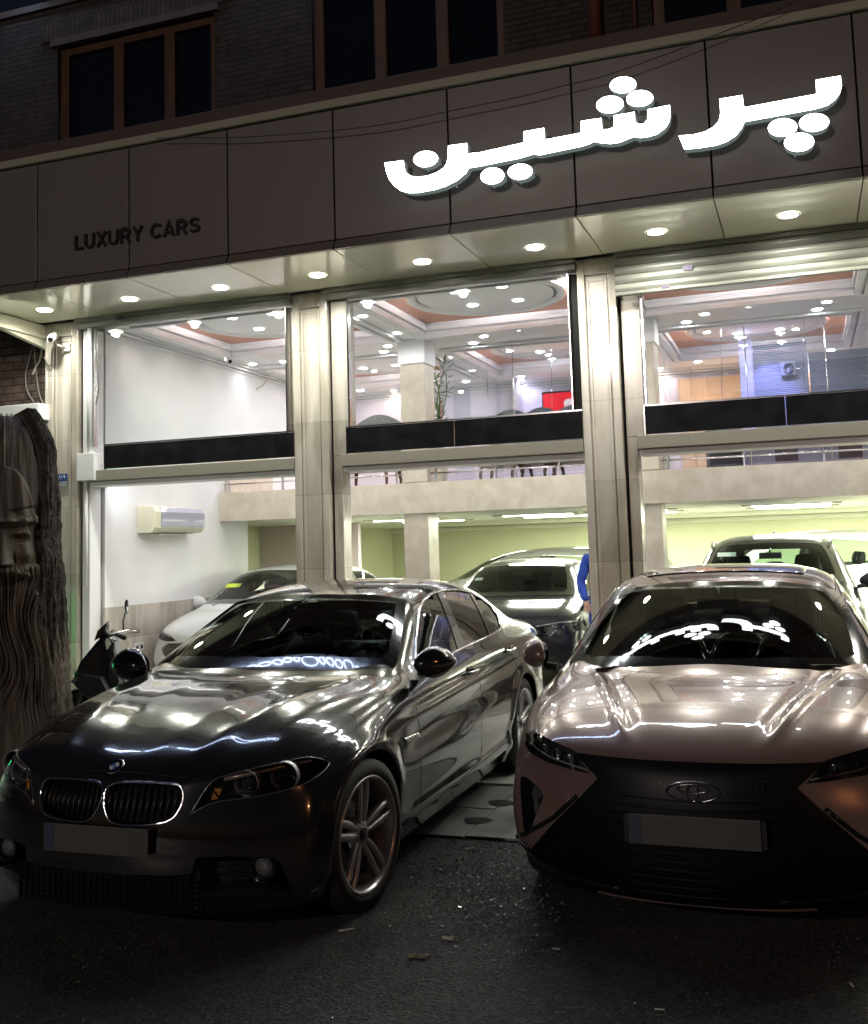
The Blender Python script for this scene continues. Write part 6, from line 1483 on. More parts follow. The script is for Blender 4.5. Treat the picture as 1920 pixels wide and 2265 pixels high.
def simple_car(name, label, pose, P, kz=1.0, suv=False, sy=1.0, trims=CHROME, hlz=.70, face='slim', group='cars inside the showroom', logo=True, roofrail=False, cage=toy_cage, disp=None):
    cg = warp(cage(), suv_fn(kz, suv)) if (kz != 1 or suv) else cage()
    car = Car(name, cg, pose, 3, label, 'car', group, disp)
    front, topp, rear = Proj('front'), Proj('top'), Proj('rear'); G = lambda L: [(x, z*kz) for x, z in L]
    for a in (.95, 3.78):
        for sd in (1, -1): car.hole(circ(a, .335, .372, 40), Proj('side', side=sd), mirror=False)
    wsT = [(1.10, 0), (1.12, .24), (1.18, .48), (1.27, .67), (1.33, .72), (1.40, .735), (1.7, .660), (2.03, .585), (2.0, .40), (1.97, .2), (1.96, 0)]
    wsT = [(x-.05, -y) for x, y in wsT]+[(x-.05, y) for x, y in wsT[::-1]]
    wsI = [(1.20, 0), (1.22, .24), (1.27, .48), (1.34, .62), (1.43, .655), (1.7, .61), (1.98, .54), (1.95, .36), (1.925, .2), (1.92, 0)]
    wsI = [(x-.05, -y) for x, y in wsI]+[(x-.05, y) for x, y in wsI[::-1]]
    car.hole(wsI, topp, mirror=False)
    for sd in (1, -1): car.hole(smoothpoly(dlo_of(kz, 1 if suv else 0), 1), Proj('side', side=sd), mirror=False)
    if not suv:
        rwT = [(3.62, 0), (3.66, .43), (3.80, .50), (4.15, .57), (4.30, .57), (4.36, .42), (4.39, 0)]
        rwT = [(x, -y) for x, y in rwT]+[(x, y) for x, y in rwT[::-1]]
        car.hole(rwT, topp, mirror=False)
    else:
        rw = [(-.5, 1.12*kz), (-.42, 1.32*kz), (.42, 1.32*kz), (.5, 1.12*kz)]
        car.hole(rw, rear, mirror=False)
    hl = {'slim': [(.90, .70), (.88, .775), (.72, .765), (.50, .72), (.40, .67), (.56, .655), (.78, .665)],
          'wide': [(.90, .63), (.90, .755), (.76, .765), (.55, .735), (.42, .69), (.50, .61), (.72, .60)]}[face]
    hl = G(hl)
    gr = {'slim': [(-.60, .50), (-.66, .60), (-.38, .655), (0, .665), (.38, .655), (.66, .60), (.60, .50), (.45, .46), (-.45, .46)],
          'wide': [(-.36, .46), (-.44, .56), (-.40, .69), (-.2, .71), (.2, .71), (.40, .69), (.44, .56), (.36, .46), (.2, .42), (-.2, .42)]}[face]
    gr = smoothpoly(G(gr), 1); lo = G([(-.75, .24), (-.70, .36), (-.3, .38), (.3, .38), (.70, .36), (.75, .24), (.5, .21), (-.5, .21)])
    for sd in (1, -1): car.hole([(y*sd, z) for y, z in hl], front, mirror=False, snap=True)
    body = car.finish(P)
    o = car.patch('windshield', wsT, topp, WSCLEAR, .002, .06)[0]
    car.patch('windshield_frit', wsT+[wsT[0]]+[wsI[0]]+wsI[::-1], topp, BLKGLOSS, .0035, .035, parent=o)
    if not suv: car.patch('rear_window', rwT, topp, WSCLEAR, .002, .08)
    else: car.patch('rear_window', rw, rear, WSCLEAR, .002, .08)
    for sd in (1, -1):
        S1 = Proj('side', side=1)
        car.patch('side_window', smoothpoly(dlo_of(kz, 1 if suv else 0), 1), S1, WSCLEAR, -.002, .06, both=(sd,))
        car.patch('window_pillar', G([(2.60, .985), (2.58, 1.36), (2.70, 1.37), (2.72, .99)]), S1, BLKGLOSS, .002, .05, both=(sd,))
        bm = bmesh.new(); P_, N_ = car.pts(smoothpoly(dlo_of(kz, 1 if suv else 0), 1), S1, .08, .002, True)
        tube(bm, [Vector((p.x, p.y*sd, p.z)) for p in P_], .008, n=6, closed=True); obj('window_trim', bm, trims, car.root)
        bm = bmesh.new(); car.line(bm, G([(1.35, .25), (1.33, .5), (1.38, .75), (1.45, .93)]), Proj('side', side=sd), .003, .08, -.001); car.line(bm, G([(2.62, .25), (2.66, .6), (2.66, 1.0)]), Proj('side', side=sd), .003, .08, -.001)
        bmesh.ops.remove_doubles(bm, verts=bm.verts[:], dist=1e-6); obj('panel_gap', bm, GAP, car.root)
        # headlamp
        r3 = [Vector((p.x, p.y*sd, p.z)) for p in car.pts([(y, z) for y, z in hl], front, .08, 0, True)[0]]; c3 = sum(r3, Vector())/len(r3)
        bm = bmesh.new(); A = [bm.verts.new(p) for p in r3]; B_ = [bm.verts.new(c3+Vector((.08, 0, 0))+(p-c3)*.85) for p in r3]
        for i in range(len(A)): bm.faces.new((A[i], A[(i+1) % len(A)], B_[(i+1) % len(A)], B_[i]))
        bm.faces.new(B_); h = obj('headlight', bm, mat('lamp_housing2', (.12, .12, .13), .25, metal=.5), car.root)
        bm = bmesh.new()
        for yy in (.58, .74): q, n = car.cast(front, yy, (hl[0][1]+hl[4][1])/2+.01); lathe(bm, [(-.03, .020), (0, .034), (.004, .037), (-.01, .04)], Vector((q.x+.03, q.y*sd, q.z)), (-1, 0, 0), 16)
        obj('lamp_ring', bm, LAMPWHITE, h)
        bm = bmesh.new(); P_, N_ = car.pts([(.88, hl[1][1]-.012), (.72, hl[2][1]-.012), (.50, hl[3][1]-.012)], front, .06, .001); tube(bm, [Vector((p.x, p.y*sd, p.z)) for p in P_], .006, n=6); obj('light_strip', bm, mat('light_strip'), h)
        car.patch('headlight_lens', hl, front, LENSGLASS, .002, .04, parent=h, both=(sd,))
        mirror_pod(car, 1.62, 1.03, 1.02*kz, sd, P, (1.55, .87, .97*kz), 1.15)
        for yy in (.62,): 
            bm = bmesh.new()
        c_, n_ = car.cast(Proj('side', side=1), 2.50, .86*kz); bm.free(); bm = bmesh.new(); tube(bm, [Vector((c_.x-.1, sd*(c_.y+.005), c_.z)), Vector((c_.x-.07, sd*(c_.y+.035), c_.z)), Vector((c_.x+.07, sd*(c_.y+.035), c_.z)), Vector((c_.x+.1, sd*(c_.y+.005), c_.z))], .011, n=6); obj('door_handle', bm, trims, car.root)
        if suv: car.patch('tail_lamp', G([(.62, .85), (.70, .98), (.86, .96), (.86, .84)]), rear, mat('tail_red'), .006, .05, both=(sd,))
        else: car.patch('tail_lamp', G([(.50, .86), (.55, .95), (.80, .96), (.80, .86)]), rear, mat('tail_red'), .006, .05, both=(sd,))
    g = car.patch('front_grille', gr, front, BLKGLOSS, .006, .04, skirt=.01)[0]
    bm = bmesh.new(); zz = sorted(z for y, z in gr)
    for k in range(6):
        z = zz[0]+(zz[-1]-zz[0])*(k+1)/7; ys_ = [y for y, q in gr if abs(q-z) < .06]; hw = max(.3, max([abs(y) for y in ys_] or [.4])-.06)
        P_, N_ = car.pts([(-hw, z), (0, z), (hw, z)], front, .08, .010); tube(bm, P_, .004, n=5)
    obj('grille_blade', bm, CHROME if face == 'wide' else mat('grille_bar'), g)
    car.patch('lower_grille', lo, front, BLKPLAST, .005, .05, skirt=.01)
    if logo:
        q = car.cast(front, 0, (.70 if face == 'slim' else .60)*kz)[0]+Vector((-.010, 0, 0)); bm = bmesh.new()
        tube(bm, [q+Vector((0, .07*math.cos(t), .03*math.sin(t))) for t in [2*math.pi*i/24 for i in range(24)]], .004, n=5, closed=True); tube(bm, [q+Vector((0, -.025, -.018)), q+Vector((0, -.012, .018))], .004, n=5); tube(bm, [q+Vector((0, .012, -.018)), q+Vector((0, .025, .018))], .004, n=5); obj('emblem', bm, CHROME, g)
    if roofrail:
        for sd in (1, -1):
            bm = bmesh.new(); P_, N_ = car.pts([(1.98, .60), (2.1, .625), (2.8, .635), (3.6, .61), (3.95, .58)], topp, .1, .035); P_[0] -= Vector((0, 0, .03)); P_[-1] -= Vector((0, 0, .03)); tube(bm, [Vector((p.x, p.y*sd, p.z)) for p in P_], .017, n=8); obj('roof_rail', bm, GREYMET, car.root)
    wiper(car, [(1.09, .50, 1.01*kz), (1.17, .30, 1.045*kz), (1.15, -.05, 1.05*kz)])
    underbody(car, 4.85, (.95, 3.78))
    cabin(car, 1.15, 3.85, dash_x=1.55, seats=((2.25, .38), (2.25, -.38)), bench=3.05, belt=.965*kz, ht=1.085*kz, wheel_side=-1)
    bm = bmesh.new(); bx(bm, 1.82, 1.84, -.12, .12, 1.25*kz, 1.315*kz, .012); cyl(bm, (1.83, 0, 1.31*kz), (1.86, 0, 1.36*kz), .01, n=8); obj('room_mirror', bm, BLKPLAST, car.root)
    for sd in (1, -1):
        for a in (.95, 3.78): wheel(car.root, a, sd*(.905-.115), sd, .338, .225, .235, 'five', TYRE, RIMM)
    return car
WSCLEAR = glassmat('clear_car_glass', (.78, .86, .83), 1.26, .0)
FZ = .062
wn = atZ(425, 1402, .74)
WHP = paint('white_paint', (.78, .80, .80), 0, .3)
white = simple_car('white_saloon', 'white saloon on the showroom floor by the left wall with a yellow windscreen label', (-6.30, 9.98, R(92), FZ), WHP, kz=.965, face='slim')
bm = bmesh.new(); q, n = white.cast(Proj('top'), 1.52, .44); u = Vector((0, 1, 0)); v = n.cross(u)
quad(bm, q+n*.01-u*.10-v*.05, q+n*.01+u*.10-v*.05, q+n*.01+u*.10+v*.05, q+n*.01-u*.10+v*.05); obj('yellow_label', bm, mat('label_yellow', (.70, .85, .08), .5), white.root)
sed = simple_car('dark_showroom_saloon', 'dark grey saloon facing out in the middle bay beside the blue clothed person', (-3.42, 11.25, R(92.5), FZ), paint('gunmetal_paint', (.020, .021, .028), 0, .16, .12, 1.3, .16), kz=.95, face='wide')
q, n = sed.cast(Proj('top'), 1.55, .50); u = Vector((0, 1, 0)); v = n.cross(u)
bm = bmesh.new(); quad(bm, q+n*.01-u*.05-v*.04, q+n*.01+u*.05-v*.04, q+n*.01+u*.05+v*.04, q+n*.01-u*.05+v*.04); obj('pale_label', bm, mat('label_pale', (.65, .8, .7), .5), sed.root)
suv = simple_car('grey_sport_utility', 'grey sport utility car behind the mauve saloon with roof rails and a white windscreen label', (-.42, 10.35, R(90), FZ), paint('slate_paint', (.034, .034, .043), 0, .18, .14, 1.3, .18), kz=1.09, suv=True, face='wide', roofrail=True)
q, n = suv.cast(Proj('top'), 1.66, .45); u = Vector((0, 1, 0)); v = n.cross(u)
bm = bmesh.new(); quad(bm, q+n*.01-u*.10-v*.05, q+n*.01+u*.10-v*.05, q+n*.01+u*.10+v*.05, q+n*.01-u*.10+v*.05); obj('white_label', bm, mat('label_pale'), suv.root)
bm = bmesh.new(); q, n = suv.cast(Proj('top'), 3.6, 0); tube(bm, [q, q+Vector((.06, 0, .07))], [.02, .004], n=6); obj('aerial', bm, BLKPLAST, suv.root)
hat = simple_car('silver_hatchback', 'silver grey hatchback parked sideways behind the inner column of the middle bay', (-6.9, 17.4, R(8), FZ), paint('silver_paint', (.36, .37, .36), .5, .3), kz=1.03, suv=True, face='slim')
wsu = simple_car('white_sport_utility', 'white sport utility car parked sideways at the back behind the grey one', (-2.6, 17.6, R(4), FZ), WHP, kz=1.13, suv=True, face='slim')
# ================================================================ person in blue behind the right pillar
def skinned(name, pts, edges, radii, m, parent, root_i=0, lv=2):
    me = bpy.data.meshes.new(name); me.from_pydata([tuple(p) for p in pts], edges, []); o = bpy.data.objects.new(name, me); COL.objects.link(o)
    md = o.modifiers.new('k', 'SKIN'); sk = me.skin_vertices[0].data
    for i, r_ in enumerate(radii): sk[i].radius = r_ if isinstance(r_, tuple) else (r_, r_); sk[i].use_root = (i == root_i)
    md2 = o.modifiers.new('s', 'SUBSURF'); md2.levels = lv; md2.render_levels = lv
    dg = bpy.context.evaluated_depsgraph_get(); m2 = bpy.data.meshes.new_from_object(o.evaluated_get(dg)); bpy.data.objects.remove(o)
    o = bpy.data.objects.new(name, m2); COL.objects.link(o); m2.materials.clear(); m2.materials.append(m)
    for p in m2.polygons: p.use_smooth = True
    if parent: o.parent = parent
    return o
px0 = atY(1331, 1250, 11.75)
PE = empty('person', (px0.x, 11.75, FZ), R(200), 'person in bright blue jacket and trousers standing half hidden behind the pillar', 'person')
BLUE = noisy(mat('blue_cloth', (.02, .07, .42), .8), (.015, .05, .34), (.03, .09, .50), 12, bump=.3, bscale=18)
SKIN = mat('skin', (.42, .24, .16), .5)
J = {'pel': (0, 0, .95), 'sp': (0, 0, 1.15), 'ch': (0, -.01, 1.32), 'nk': (0, 0, 1.47), 'ls': (.17, 0, 1.42), 'le': (.25, .02, 1.15), 'lw': (.22, .16, .95), 'rs': (-.17, 0, 1.42), 're': (-.25, .02, 1.15), 'rw': (-.22, .16, .95), 'lh': (.09, 0, .90), 'lk': (.11, .02, .50), 'la': (.11, -.02, .09), 'rh': (-.09, 0, .90), 'rk': (-.11, .02, .50), 'ra': (-.11, -.02, .09)}
K_ = list(J); I = {k: i for i, k in enumerate(K_)}
E_ = [('pel', 'sp'), ('sp', 'ch'), ('ch', 'nk'), ('ch', 'ls'), ('ls', 'le'), ('le', 'lw'), ('ch', 'rs'), ('rs', 're'), ('re', 'rw'), ('pel', 'lh'), ('lh', 'lk'), ('lk', 'la'), ('pel', 'rh'), ('rh', 'rk'), ('rk', 'ra')]
rad = {'pel': (.15, .11), 'sp': (.14, .10), 'ch': (.17, .11), 'nk': .06, 'ls': .07, 'le': .055, 'lw': .042, 'rs': .07, 're': .055, 'rw': .042, 'lh': .095, 'lk': .07, 'la': .05, 'rh': .095, 'rk': .07, 'ra': .05}
bodyo = skinned('body', [J[k] for k in K_], [(I[a], I[b]) for a, b in E_], [rad[k] for k in K_], BLUE, PE)
bm = bmesh.new(); bmesh.ops.create_uvsphere(bm, u_segments=24, v_segments=18, radius=1)
for v in bm.verts:
    x, y, z = v.co; fx, fy, fz = x*.075, y*.095, z*.115
    if z < 0: fx *= 1+z*.35; fy *= 1+z*.2
    if y > .85 and abs(z+.05) < .25: fy += .02*math.exp(-(x/.15)**2)            # nose
    if abs(z-.1) < .15 and .25 < abs(x) < .55 and y > .6: fy -= .008            # eye sockets
    v.co = Vector((fx, fy+.01, 1.615+fz))
cyl(bm, (0, 0, 1.45), (0, .0, 1.54), .052, .05, 14)
for sx in (-1, 1): bmesh.ops.create_uvsphere(bm, u_segments=8, v_segments=6, radius=.018, matrix=Matrix.Translation((sx*.078, 0, 1.61)))
obj('head', bm, SKIN, PE, smooth=True)
bm = bmesh.new(); bmesh.ops.create_uvsphere(bm, u_segments=20, v_segments=14, radius=1)
for v in bm.verts: x, y, z = v.co; v.co = Vector((x*.083, y*.10-.008, 1.635+max(z, -.35)*.108))
bmesh.ops.delete(bm, geom=[v for v in bm.verts if v.co.y > .055 and v.co.z < 1.67], context='VERTS'); obj('hair', bm, mat('dark_hair', (.015, .012, .010), .6), PE, smooth=True)
for sx in (-1, 1):
    w = Vector(J['lw' if sx > 0 else 'rw']); pts, ed, rd = [tuple(w)], [], [.03]
    pts.append(tuple(w+Vector((0, .05, -.045)))); ed.append((0, 1)); rd.append((.036, .018))
    for f in range(4):
        b0 = w+Vector((-.030+.02*f, .075, -.07)); l = (.030, .034, .032, .024)[f]; s0 = len(pts); pts += [tuple(b0), tuple(b0+Vector((0, l*.7, -l*.8))), tuple(b0+Vector((0, l*.8, -l*1.8)))]; ed += [(1, s0), (s0, s0+1), (s0+1, s0+2)]; rd += [.010, .009, .007]
    s0 = len(pts); pts += [tuple(w+Vector((-sx*.035, .04, -.03))), tuple(w+Vector((-sx*.05, .07, -.05)))]; ed += [(1, s0), (s0, s0+1)]; rd += [.012, .009]
    skinned('hand', pts, ed, rd, SKIN, PE, 1)
    bm = bmesh.new(); bx(bm, sx*.11-.045, sx*.11+.045, -.08, .19, 0, .085, .035); obj('shoe', bm, BLKPLAST, PE, smooth=True)
# ================================================================ carved dead trunk
def trunk():
    Yt = 6.45; c0 = atY(2, 1560, Yt); cx = c0.x; cy = Yt
    zt = atY(60, 905, Yt-.3).z
    toc = Vector((-cx, -cy, 0)).normalized(); a0 = math.atan2(toc.y, toc.x)
    nth, nz = 380, 460
    bm = bmesh.new(); rings = []
    # deterministic smooth noise
    rng = np.random.RandomState(5); ph = rng.uniform(0, 6.28, (40,)); 
    th = np.linspace(-math.pi, math.pi, nth, endpoint=False)[None, :]; th = th-.72*np.sin(th); z = np.linspace(0, zt, nz)[:, None]
    Rz = np.interp(z, [0, .25, .6, 1.2, 2.0, 2.5, zt], [.60, .49, .445, .412, .372, .33, .245])+0*th
    u = th*.45                                                       # metres round the surface, + = image right
    r = Rz.copy()
    au = np.abs(u)
    def fbm(a, b, s, seed=0):
        v = 0*a
        for k in range(6): v = v+np.sin(a*s*(1.7**k)+ph[k+seed]+1.3*np.sin(b*s*.6*(1.6**k)+ph[k+7+seed]))*np.sin(b*s*(1.5**k)*.8+ph[k+13+seed])/(1.6**k)
        return v
    edge = .315+.04*np.sin(z*3.1+.5)+.02*np.sin(z*9)
    bark = 1/(1+np.exp(-(au-edge)/.012))
    ridg = np.abs(fbm(u*1.0, z*.28, 24))*.5
    ridg = np.abs(fbm(u*2.4+.03*np.sin(z*7), z*.16, 22))*.55; ridg2 = np.abs(fbm(u*3.0, z*.55, 34, 2))*.4
    r += bark*(.030+.034*ridg+.016*ridg2)
    r -= .018*np.exp(-((au-edge+.01)/.018)**2)*(z > 1.4)
    sm = 1-bark
    r += sm*.005*fbm(u*1.2, z*.2, 16, 5)
    # face bulge
    d2 = (au/.25)**2+((z-1.75)/.27)**2; r += sm*.05*np.sqrt(np.clip(1-d2, 0, 1))
    # hat dome with band
    dome = .27*np.sqrt(np.clip(1-((z-1.93)/.42)**2, 0, 1)); inh = (z > 1.93)*(1/(1+np.exp((au-dome)/.008)))
    r += sm*inh*(.045+.008*np.sin(au*55+z*6)*(au < .24))
    band = np.exp(-((z-1.925-.10*au)/.035)**4)*(au < .30); r += sm*band*.035
    band2 = np.exp(-((z-2.0-.16*au)/.012)**2)*(au < .29); r -= sm*band2*.012
    # brow, eye, cheek, nose
    r += sm*.030*np.exp(-((z-1.855+.35*(au-.13)**2*8)/.022)**2)*np.exp(-((au-.14)/.085)**4)
    r -= sm*.034*np.exp(-((z-1.79)/.040)**2-((au-.135)/.065)**2)
    r += sm*.022*np.exp(-((z-1.775)/.022)**2-((au-.135)/.05)**2)
    r -= sm*.012*np.exp(-((z-1.778-.006)/.005)**2-((au-.135)/.045)**4)
    r += sm*.026*np.exp(-((z-1.69)/.05)**2-((au-.17)/.06)**2)
    nz_ = np.clip((1.86-z)/.24, 0, 1)*(z > 1.60); nw = .028+.030*nz_**2
    r += sm*(.03+.065*nz_)*np.exp(-(au/nw)**2)*(z < 1.88)*np.clip((z-1.60)/.02, 0, 1)
    r += sm*.028*np.exp(-((z-1.635)/.022)**2-((au-.052)/.022)**2)
    r -= sm*.016*np.exp(-((z-1.665)/.04)**2-((au-.082)/.010)**2)
    # moustache and beard strands, flowing
    bt = np.clip((1.60-z+.10*au)/.03, 0, 1)*np.clip((z-.25)/.5, 0, 1)*(1-bark*np.clip((z-.70-.30*np.abs(np.sin(u*23+1)))/.3, 0, 1)); wv = u+.035*np.sin(z*5+u*9)+.02*np.sin(z*11+1)
    strand = 1.3*(.5-np.abs(np.sin(wv*105+1.6*np.sin(z*4.2+u*6)))**.6)+.9*(.5-np.abs(np.sin(wv*61+2*np.sin(z*2.7+2)))**.7)+.4*np.sin(wv*260+z*8)
    r += (1-.55*bark)*bt*(.040+.0135*strand)
    mo = np.exp(-((z-(1.585-.32*(au-.03)))/.030)**2)*(au < .22); r += sm*mo*(.022+.005*np.sin(u*190+z*60))
    # broken rim at the top
    topc = zt-.05*np.abs(fbm(u*.7, 0*z, 9, 2))*0
    tz = np.clip((z-(zt-.20))/.20, 0, 1); r *= 1-.42*tz**2.5*(1-bark*.55)
    zz = z+0*th+(tz*bark*.07*np.abs(np.sin(u*40)))
    ang = a0-th+0*z                                                  # image right = clockwise seen from above
    X = cx+np.cos(a0+th)*r; Yc = cy+np.sin(a0+th)*r
    vs = [[bm.verts.new((X[i, j], Yc[i, j], zz[i, j])) for j in range(nth)] for i in range(nz)]
    for i in range(nz-1):
        for j in range(nth):
            f = bm.faces.new((vs[i][j], vs[i][(j+1) % nth], vs[i+1][(j+1) % nth], vs[i+1][j])); f.smooth = True
    cap = bm.verts.new((cx, cy, zt-.02))
    for j in range(nth): bm.faces.new((vs[-1][j], vs[-1][(j+1) % nth], cap))
    m = mat('carved_wood', (.12, .09, .06), .55); N, L, b = nodes(m)
    tc = N.new('ShaderNodeTexCoord'); mp = N.new('ShaderNodeMapping'); mp.inputs['Scale'].default_value = (6, 6, .9); L.new(tc.outputs['Object'], mp.inputs[0])
    n = N.new('ShaderNodeTexNoise'); n.inputs['Scale'].default_value = 1.6; n.inputs['Detail'].default_value = 8; n.inputs['Distortion'].default_value = .6; L.new(mp.outputs[0], n.inputs['Vector'])
    rp = N.new('ShaderNodeValToRGB'); e = rp.color_ramp.elements; e[0].position = .3; e[0].color = (.040, .030, .023, 1); e[1].position = .7; e[1].color = (.13, .095, .066, 1); x_ = e.new(.52); x_.color = (.080, .057, .041, 1)
    L.new(n.outputs['Fac'], rp.inputs[0]); L.new(rp.outputs[0], b.inputs['Base Color'])
    n2 = N.new('ShaderNodeTexNoise'); n2.inputs['Scale'].default_value = 30; n2.inputs['Detail'].default_value = 6; L.new(mp.outputs[0], n2.inputs['Vector'])
    bp = N.new('ShaderNodeBump'); bp.inputs['Strength'].default_value = .5; bp.inputs['Distance'].default_value = .01; L.new(n2.outputs['Fac'], bp.inputs['Height']); L.new(bp.outputs[0], b.inputs['Normal'])
    bk = noisy(mat('dark_bark', (.03, .024, .018), .85), (.018, .014, .011), (.055, .044, .034), 12, bump=.8, bscale=40)
    o = bpy.data.objects.new('tree_trunk', None)
    me = bpy.data.meshes.new('tree_trunk'); bm.normal_update(); bm.to_mesh(me); bm.free(); me.materials.append(m); me.materials.append(bk)
    mi = np.zeros(len(me.polygons), int); bkf = (bark*(1-.8*(bt > .5)) > .5); k = 0
    for i in range(nz-1):
        for j in range(nth): mi[k] = 1 if bkf[i, j] else 0; k += 1
    me.polygons.foreach_set('material_index', mi)
    o = bpy.data.objects.new('tree_trunk', me); COL.objects.link(o)
    tag(o, 'thick dead tree trunk carved into a bearded face under a tall cap', 'tree')
trunk()
# ================================================================ scooter
def scooter():
    c = atY(216, 1470, 7.4); rt = empty('scooter', (c.x+.89*.48, 7.4+.45*.48, .03), R(207), 'black scooter parked between the carved trunk and the dark saloon', 'scooter')
    BP = mat('scooter_black', (.012, .012, .014), .16, coat=1); GRY = mat('scooter_grey', (.07, .075, .085), .3, metal=.4, coat=.5)
    def poly3(bm, L, half, bev=.012):   # side outline (x forward, z up) swollen to width
        n = len(L); cx_ = sum(p[0] for p in L)/n; cz_ = sum(p[1] for p in L)/n; rings = []
        for (s_, sc) in ((-1, .72), (-.72, .93), (0, 1.0), (.72, .93), (1, .72)):
            rings.append([bm.verts.new((cx_+(x-cx_)*sc, s_*half, cz_+(z-cz_)*sc)) for x, z in L])
        for A, B_ in zip(rings[:-1], rings[1:]):
            for i in range(n): bm.faces.new((A[i], A[(i+1) % n], B_[(i+1) % n], B_[i]))
        bm.faces.new(rings[0][::-1]); bm.faces.new(rings[-1]); bmesh.ops.recalc_face_normals(bm, faces=bm.faces[:])
    def P_(name, L, half, m, parent=rt):
        bm = bmesh.new(); poly3(bm, L, half); return obj(name, bm, m, parent)
    fs = P_('front_fairing', [(.40, .42), (.56, .50), (.66, .64), (.60, .78), (.46, .95), (.36, 1.02), (.34, .92), (.36, .70), (.30, .50)], .19, BP)
    P_('fairing_wing', [(.30, .50), (.52, .46), (.68, .62), (.58, .70), (.38, .66)], .235, GRY, fs)
    bm = bmesh.new()
    for sy in (-1, 1): tube(bm, [(.655, sy*.05, .66), (.635, sy*.12, .68), (.58, sy*.175, .72)], .02, n=6, flat=.5)
    bmesh.ops.remove_doubles(bm, verts=bm.verts[:], dist=1e-6); obj('headlight', bm, mat('projector'), fs)
    P_('leg_shield', [(.30, .30), (.38, .34), (.38, .92), (.32, .95), (.26, .60)], .16, GRY)
    P_('windscreen_base', [(.40, .98), (.50, .93), (.47, 1.02), (.38, 1.10)], .10, BP)
    P_('floor_board', [(-.25, .26), (.34, .26), (.36, .33), (-.25, .33)], .17, BP)
    P_('tail_body', [(-.20, .30), (-.25, .62), (-.40, .74), (-.95, .86), (-1.0, .76), (-.80, .56), (-.55, .42)], .17, BP)
    P_('seat', [(-.16, .72), (-.20, .78), (-.55, .80), (-.95, .90), (-.92, .84), (-.5, .72)], .13, SEAT)
    P_('front_mudguard', [(.42, .44), (.62, .55), (.84, .50), (.95, .30), (.86, .36), (.70, .44), (.52, .40)], .065, BP)
    for x, r_ in ((.70, .24), (-.66, .24)):
        w_ = bpy.data.objects.new('wheel', None); COL.objects.link(w_); w_.parent = rt
        bm = bmesh.new(); lathe(bm, [(-.04, .16), (-.055, .19), (-.04, .23), (0, .24), (.04, .23), (.055, .19), (.04, .16)], (x, 0, .24), (0, 1, 0), 36); obj('tyre', bm, TYRE, w_)
        bm = bmesh.new(); lathe(bm, [(-.04, .16), (-.02, .14), (.02, .14), (.04, .16)], (x, 0, .24), (0, 1, 0), 32)
        for k in range(5): a = k*2*math.pi/5; tube(bm, [(x, 0, .24), (x+.15*math.cos(a), 0, .24+.15*math.sin(a))], .014, n=6)
        cyl(bm, (x, -.05, .24), (x, .05, .24), .035, n=12); obj('rim', bm, GRY, w_)
    bm = bmesh.new()
    tube(bm, [(.70, .09, .24), (.58, .09, .55), (.42, .05, .85)], .02, n=8); tube(bm, [(.70, -.09, .24), (.58, -.09, .55), (.42, -.05, .85)], .02, n=8); tube(bm, [(.42, -.05, .85), (.42, .05, .85)], .02, n=8); bmesh.ops.remove_doubles(bm, verts=bm.verts[:], dist=.0001)
    obj('fork', bm, GRY, rt)
    bm = bmesh.new(); tube(bm, [(.20, .36, .97), (.28, .22, .99), (.36, .05, .97), (.36, -.05, .97), (.28, -.22, .99), (.20, -.36, .97)], .014, n=8); hb = obj('handlebar', bm, CHROME, rt)
    for sy in (-1, 1):
        bm = bmesh.new(); cyl(bm, (.28, sy*.24, .99), (.20, sy*.37, .97), .019, n=10); obj('grip', bm, BLKPLAST, hb)
        bm = bmesh.new(); tube(bm, [(.30, sy*.22, .975), (.34, sy*.25, .965), (.27, sy*.37, .95)], .007, n=6); obj('brake_lever', bm, CHROME, hb)
        if sy > 0: continue
        bm = bmesh.new(); tube(bm, [(.30, sy*.19, .99), (.31, sy*.24, 1.07), (.30, sy*.29, 1.14)], .007, n=6); ms = obj('mirror_stem', bm, BLKPLAST, hb)
        bm = bmesh.new(); lathe(bm, [(-.016, .0), (-.012, .04), (0, .056), (.004, .054)], (.29, sy*.31, 1.19), (-1, 0, .1), 24)
        for v in bm.verts: v.co.z = 1.19+(v.co.z-1.19)*1.15
        obj('mirror_shell', bm, BLKPLAST, ms)
        bm = bmesh.new(); bm.faces.new([bm.verts.new((.284, sy*.31+.050*math.cos(t), 1.19+.060*math.sin(t))) for t in [2*math.pi*i/24 for i in range(24)]]); obj('mirror_glass', bm, MIRGLASS, ms)
scooter()
# ================================================================ litter
def flat(name, px_, py_, pts, label, cat, m, z=.005, grp=None):
    p = atZ(px_, py_, 0); bm = bmesh.new(); random.seed(int(px_)); prism(bm, [(p.x+u, p.y+v) for u, v in pts], lambda u, v, d: Vector((u, v, .003+d+.25*abs(u-p.x))), .0025)
    o = obj(name, bm, m); return tag(o, label, cat, grp)
LEAF = noisy(mat('dry_leaf', (.22, .20, .12), .7), (.15, .13, .08), (.30, .28, .18), 40)
PAP = mat('litter_paper', (.62, .60, .55), .7)
def stick(px_, py_, l, a, w_=.004): return [(-l/2*math.cos(a)-w_*math.sin(a), -l/2*math.sin(a)+w_*math.cos(a)), (l/2*math.cos(a)-w_*math.sin(a), l/2*math.sin(a)+w_*math.cos(a)), (l/2*math.cos(a)+w_*math.sin(a), l/2*math.sin(a)-w_*math.cos(a)), (-l/2*math.cos(a)+w_*math.sin(a), -l/2*math.sin(a)-w_*math.cos(a))]
flat('cigarette_end', 766, 2062, stick(0, 0, .07, .75, .0045), 'white stub lying on the asphalt just right of the front wheel', 'litter', PAP)
flat('cigarette_end', 1230, 2103, stick(0, 0, .03, 0), 'tiny pale stub on the asphalt left of the mauve saloon shadow', 'litter', PAP)
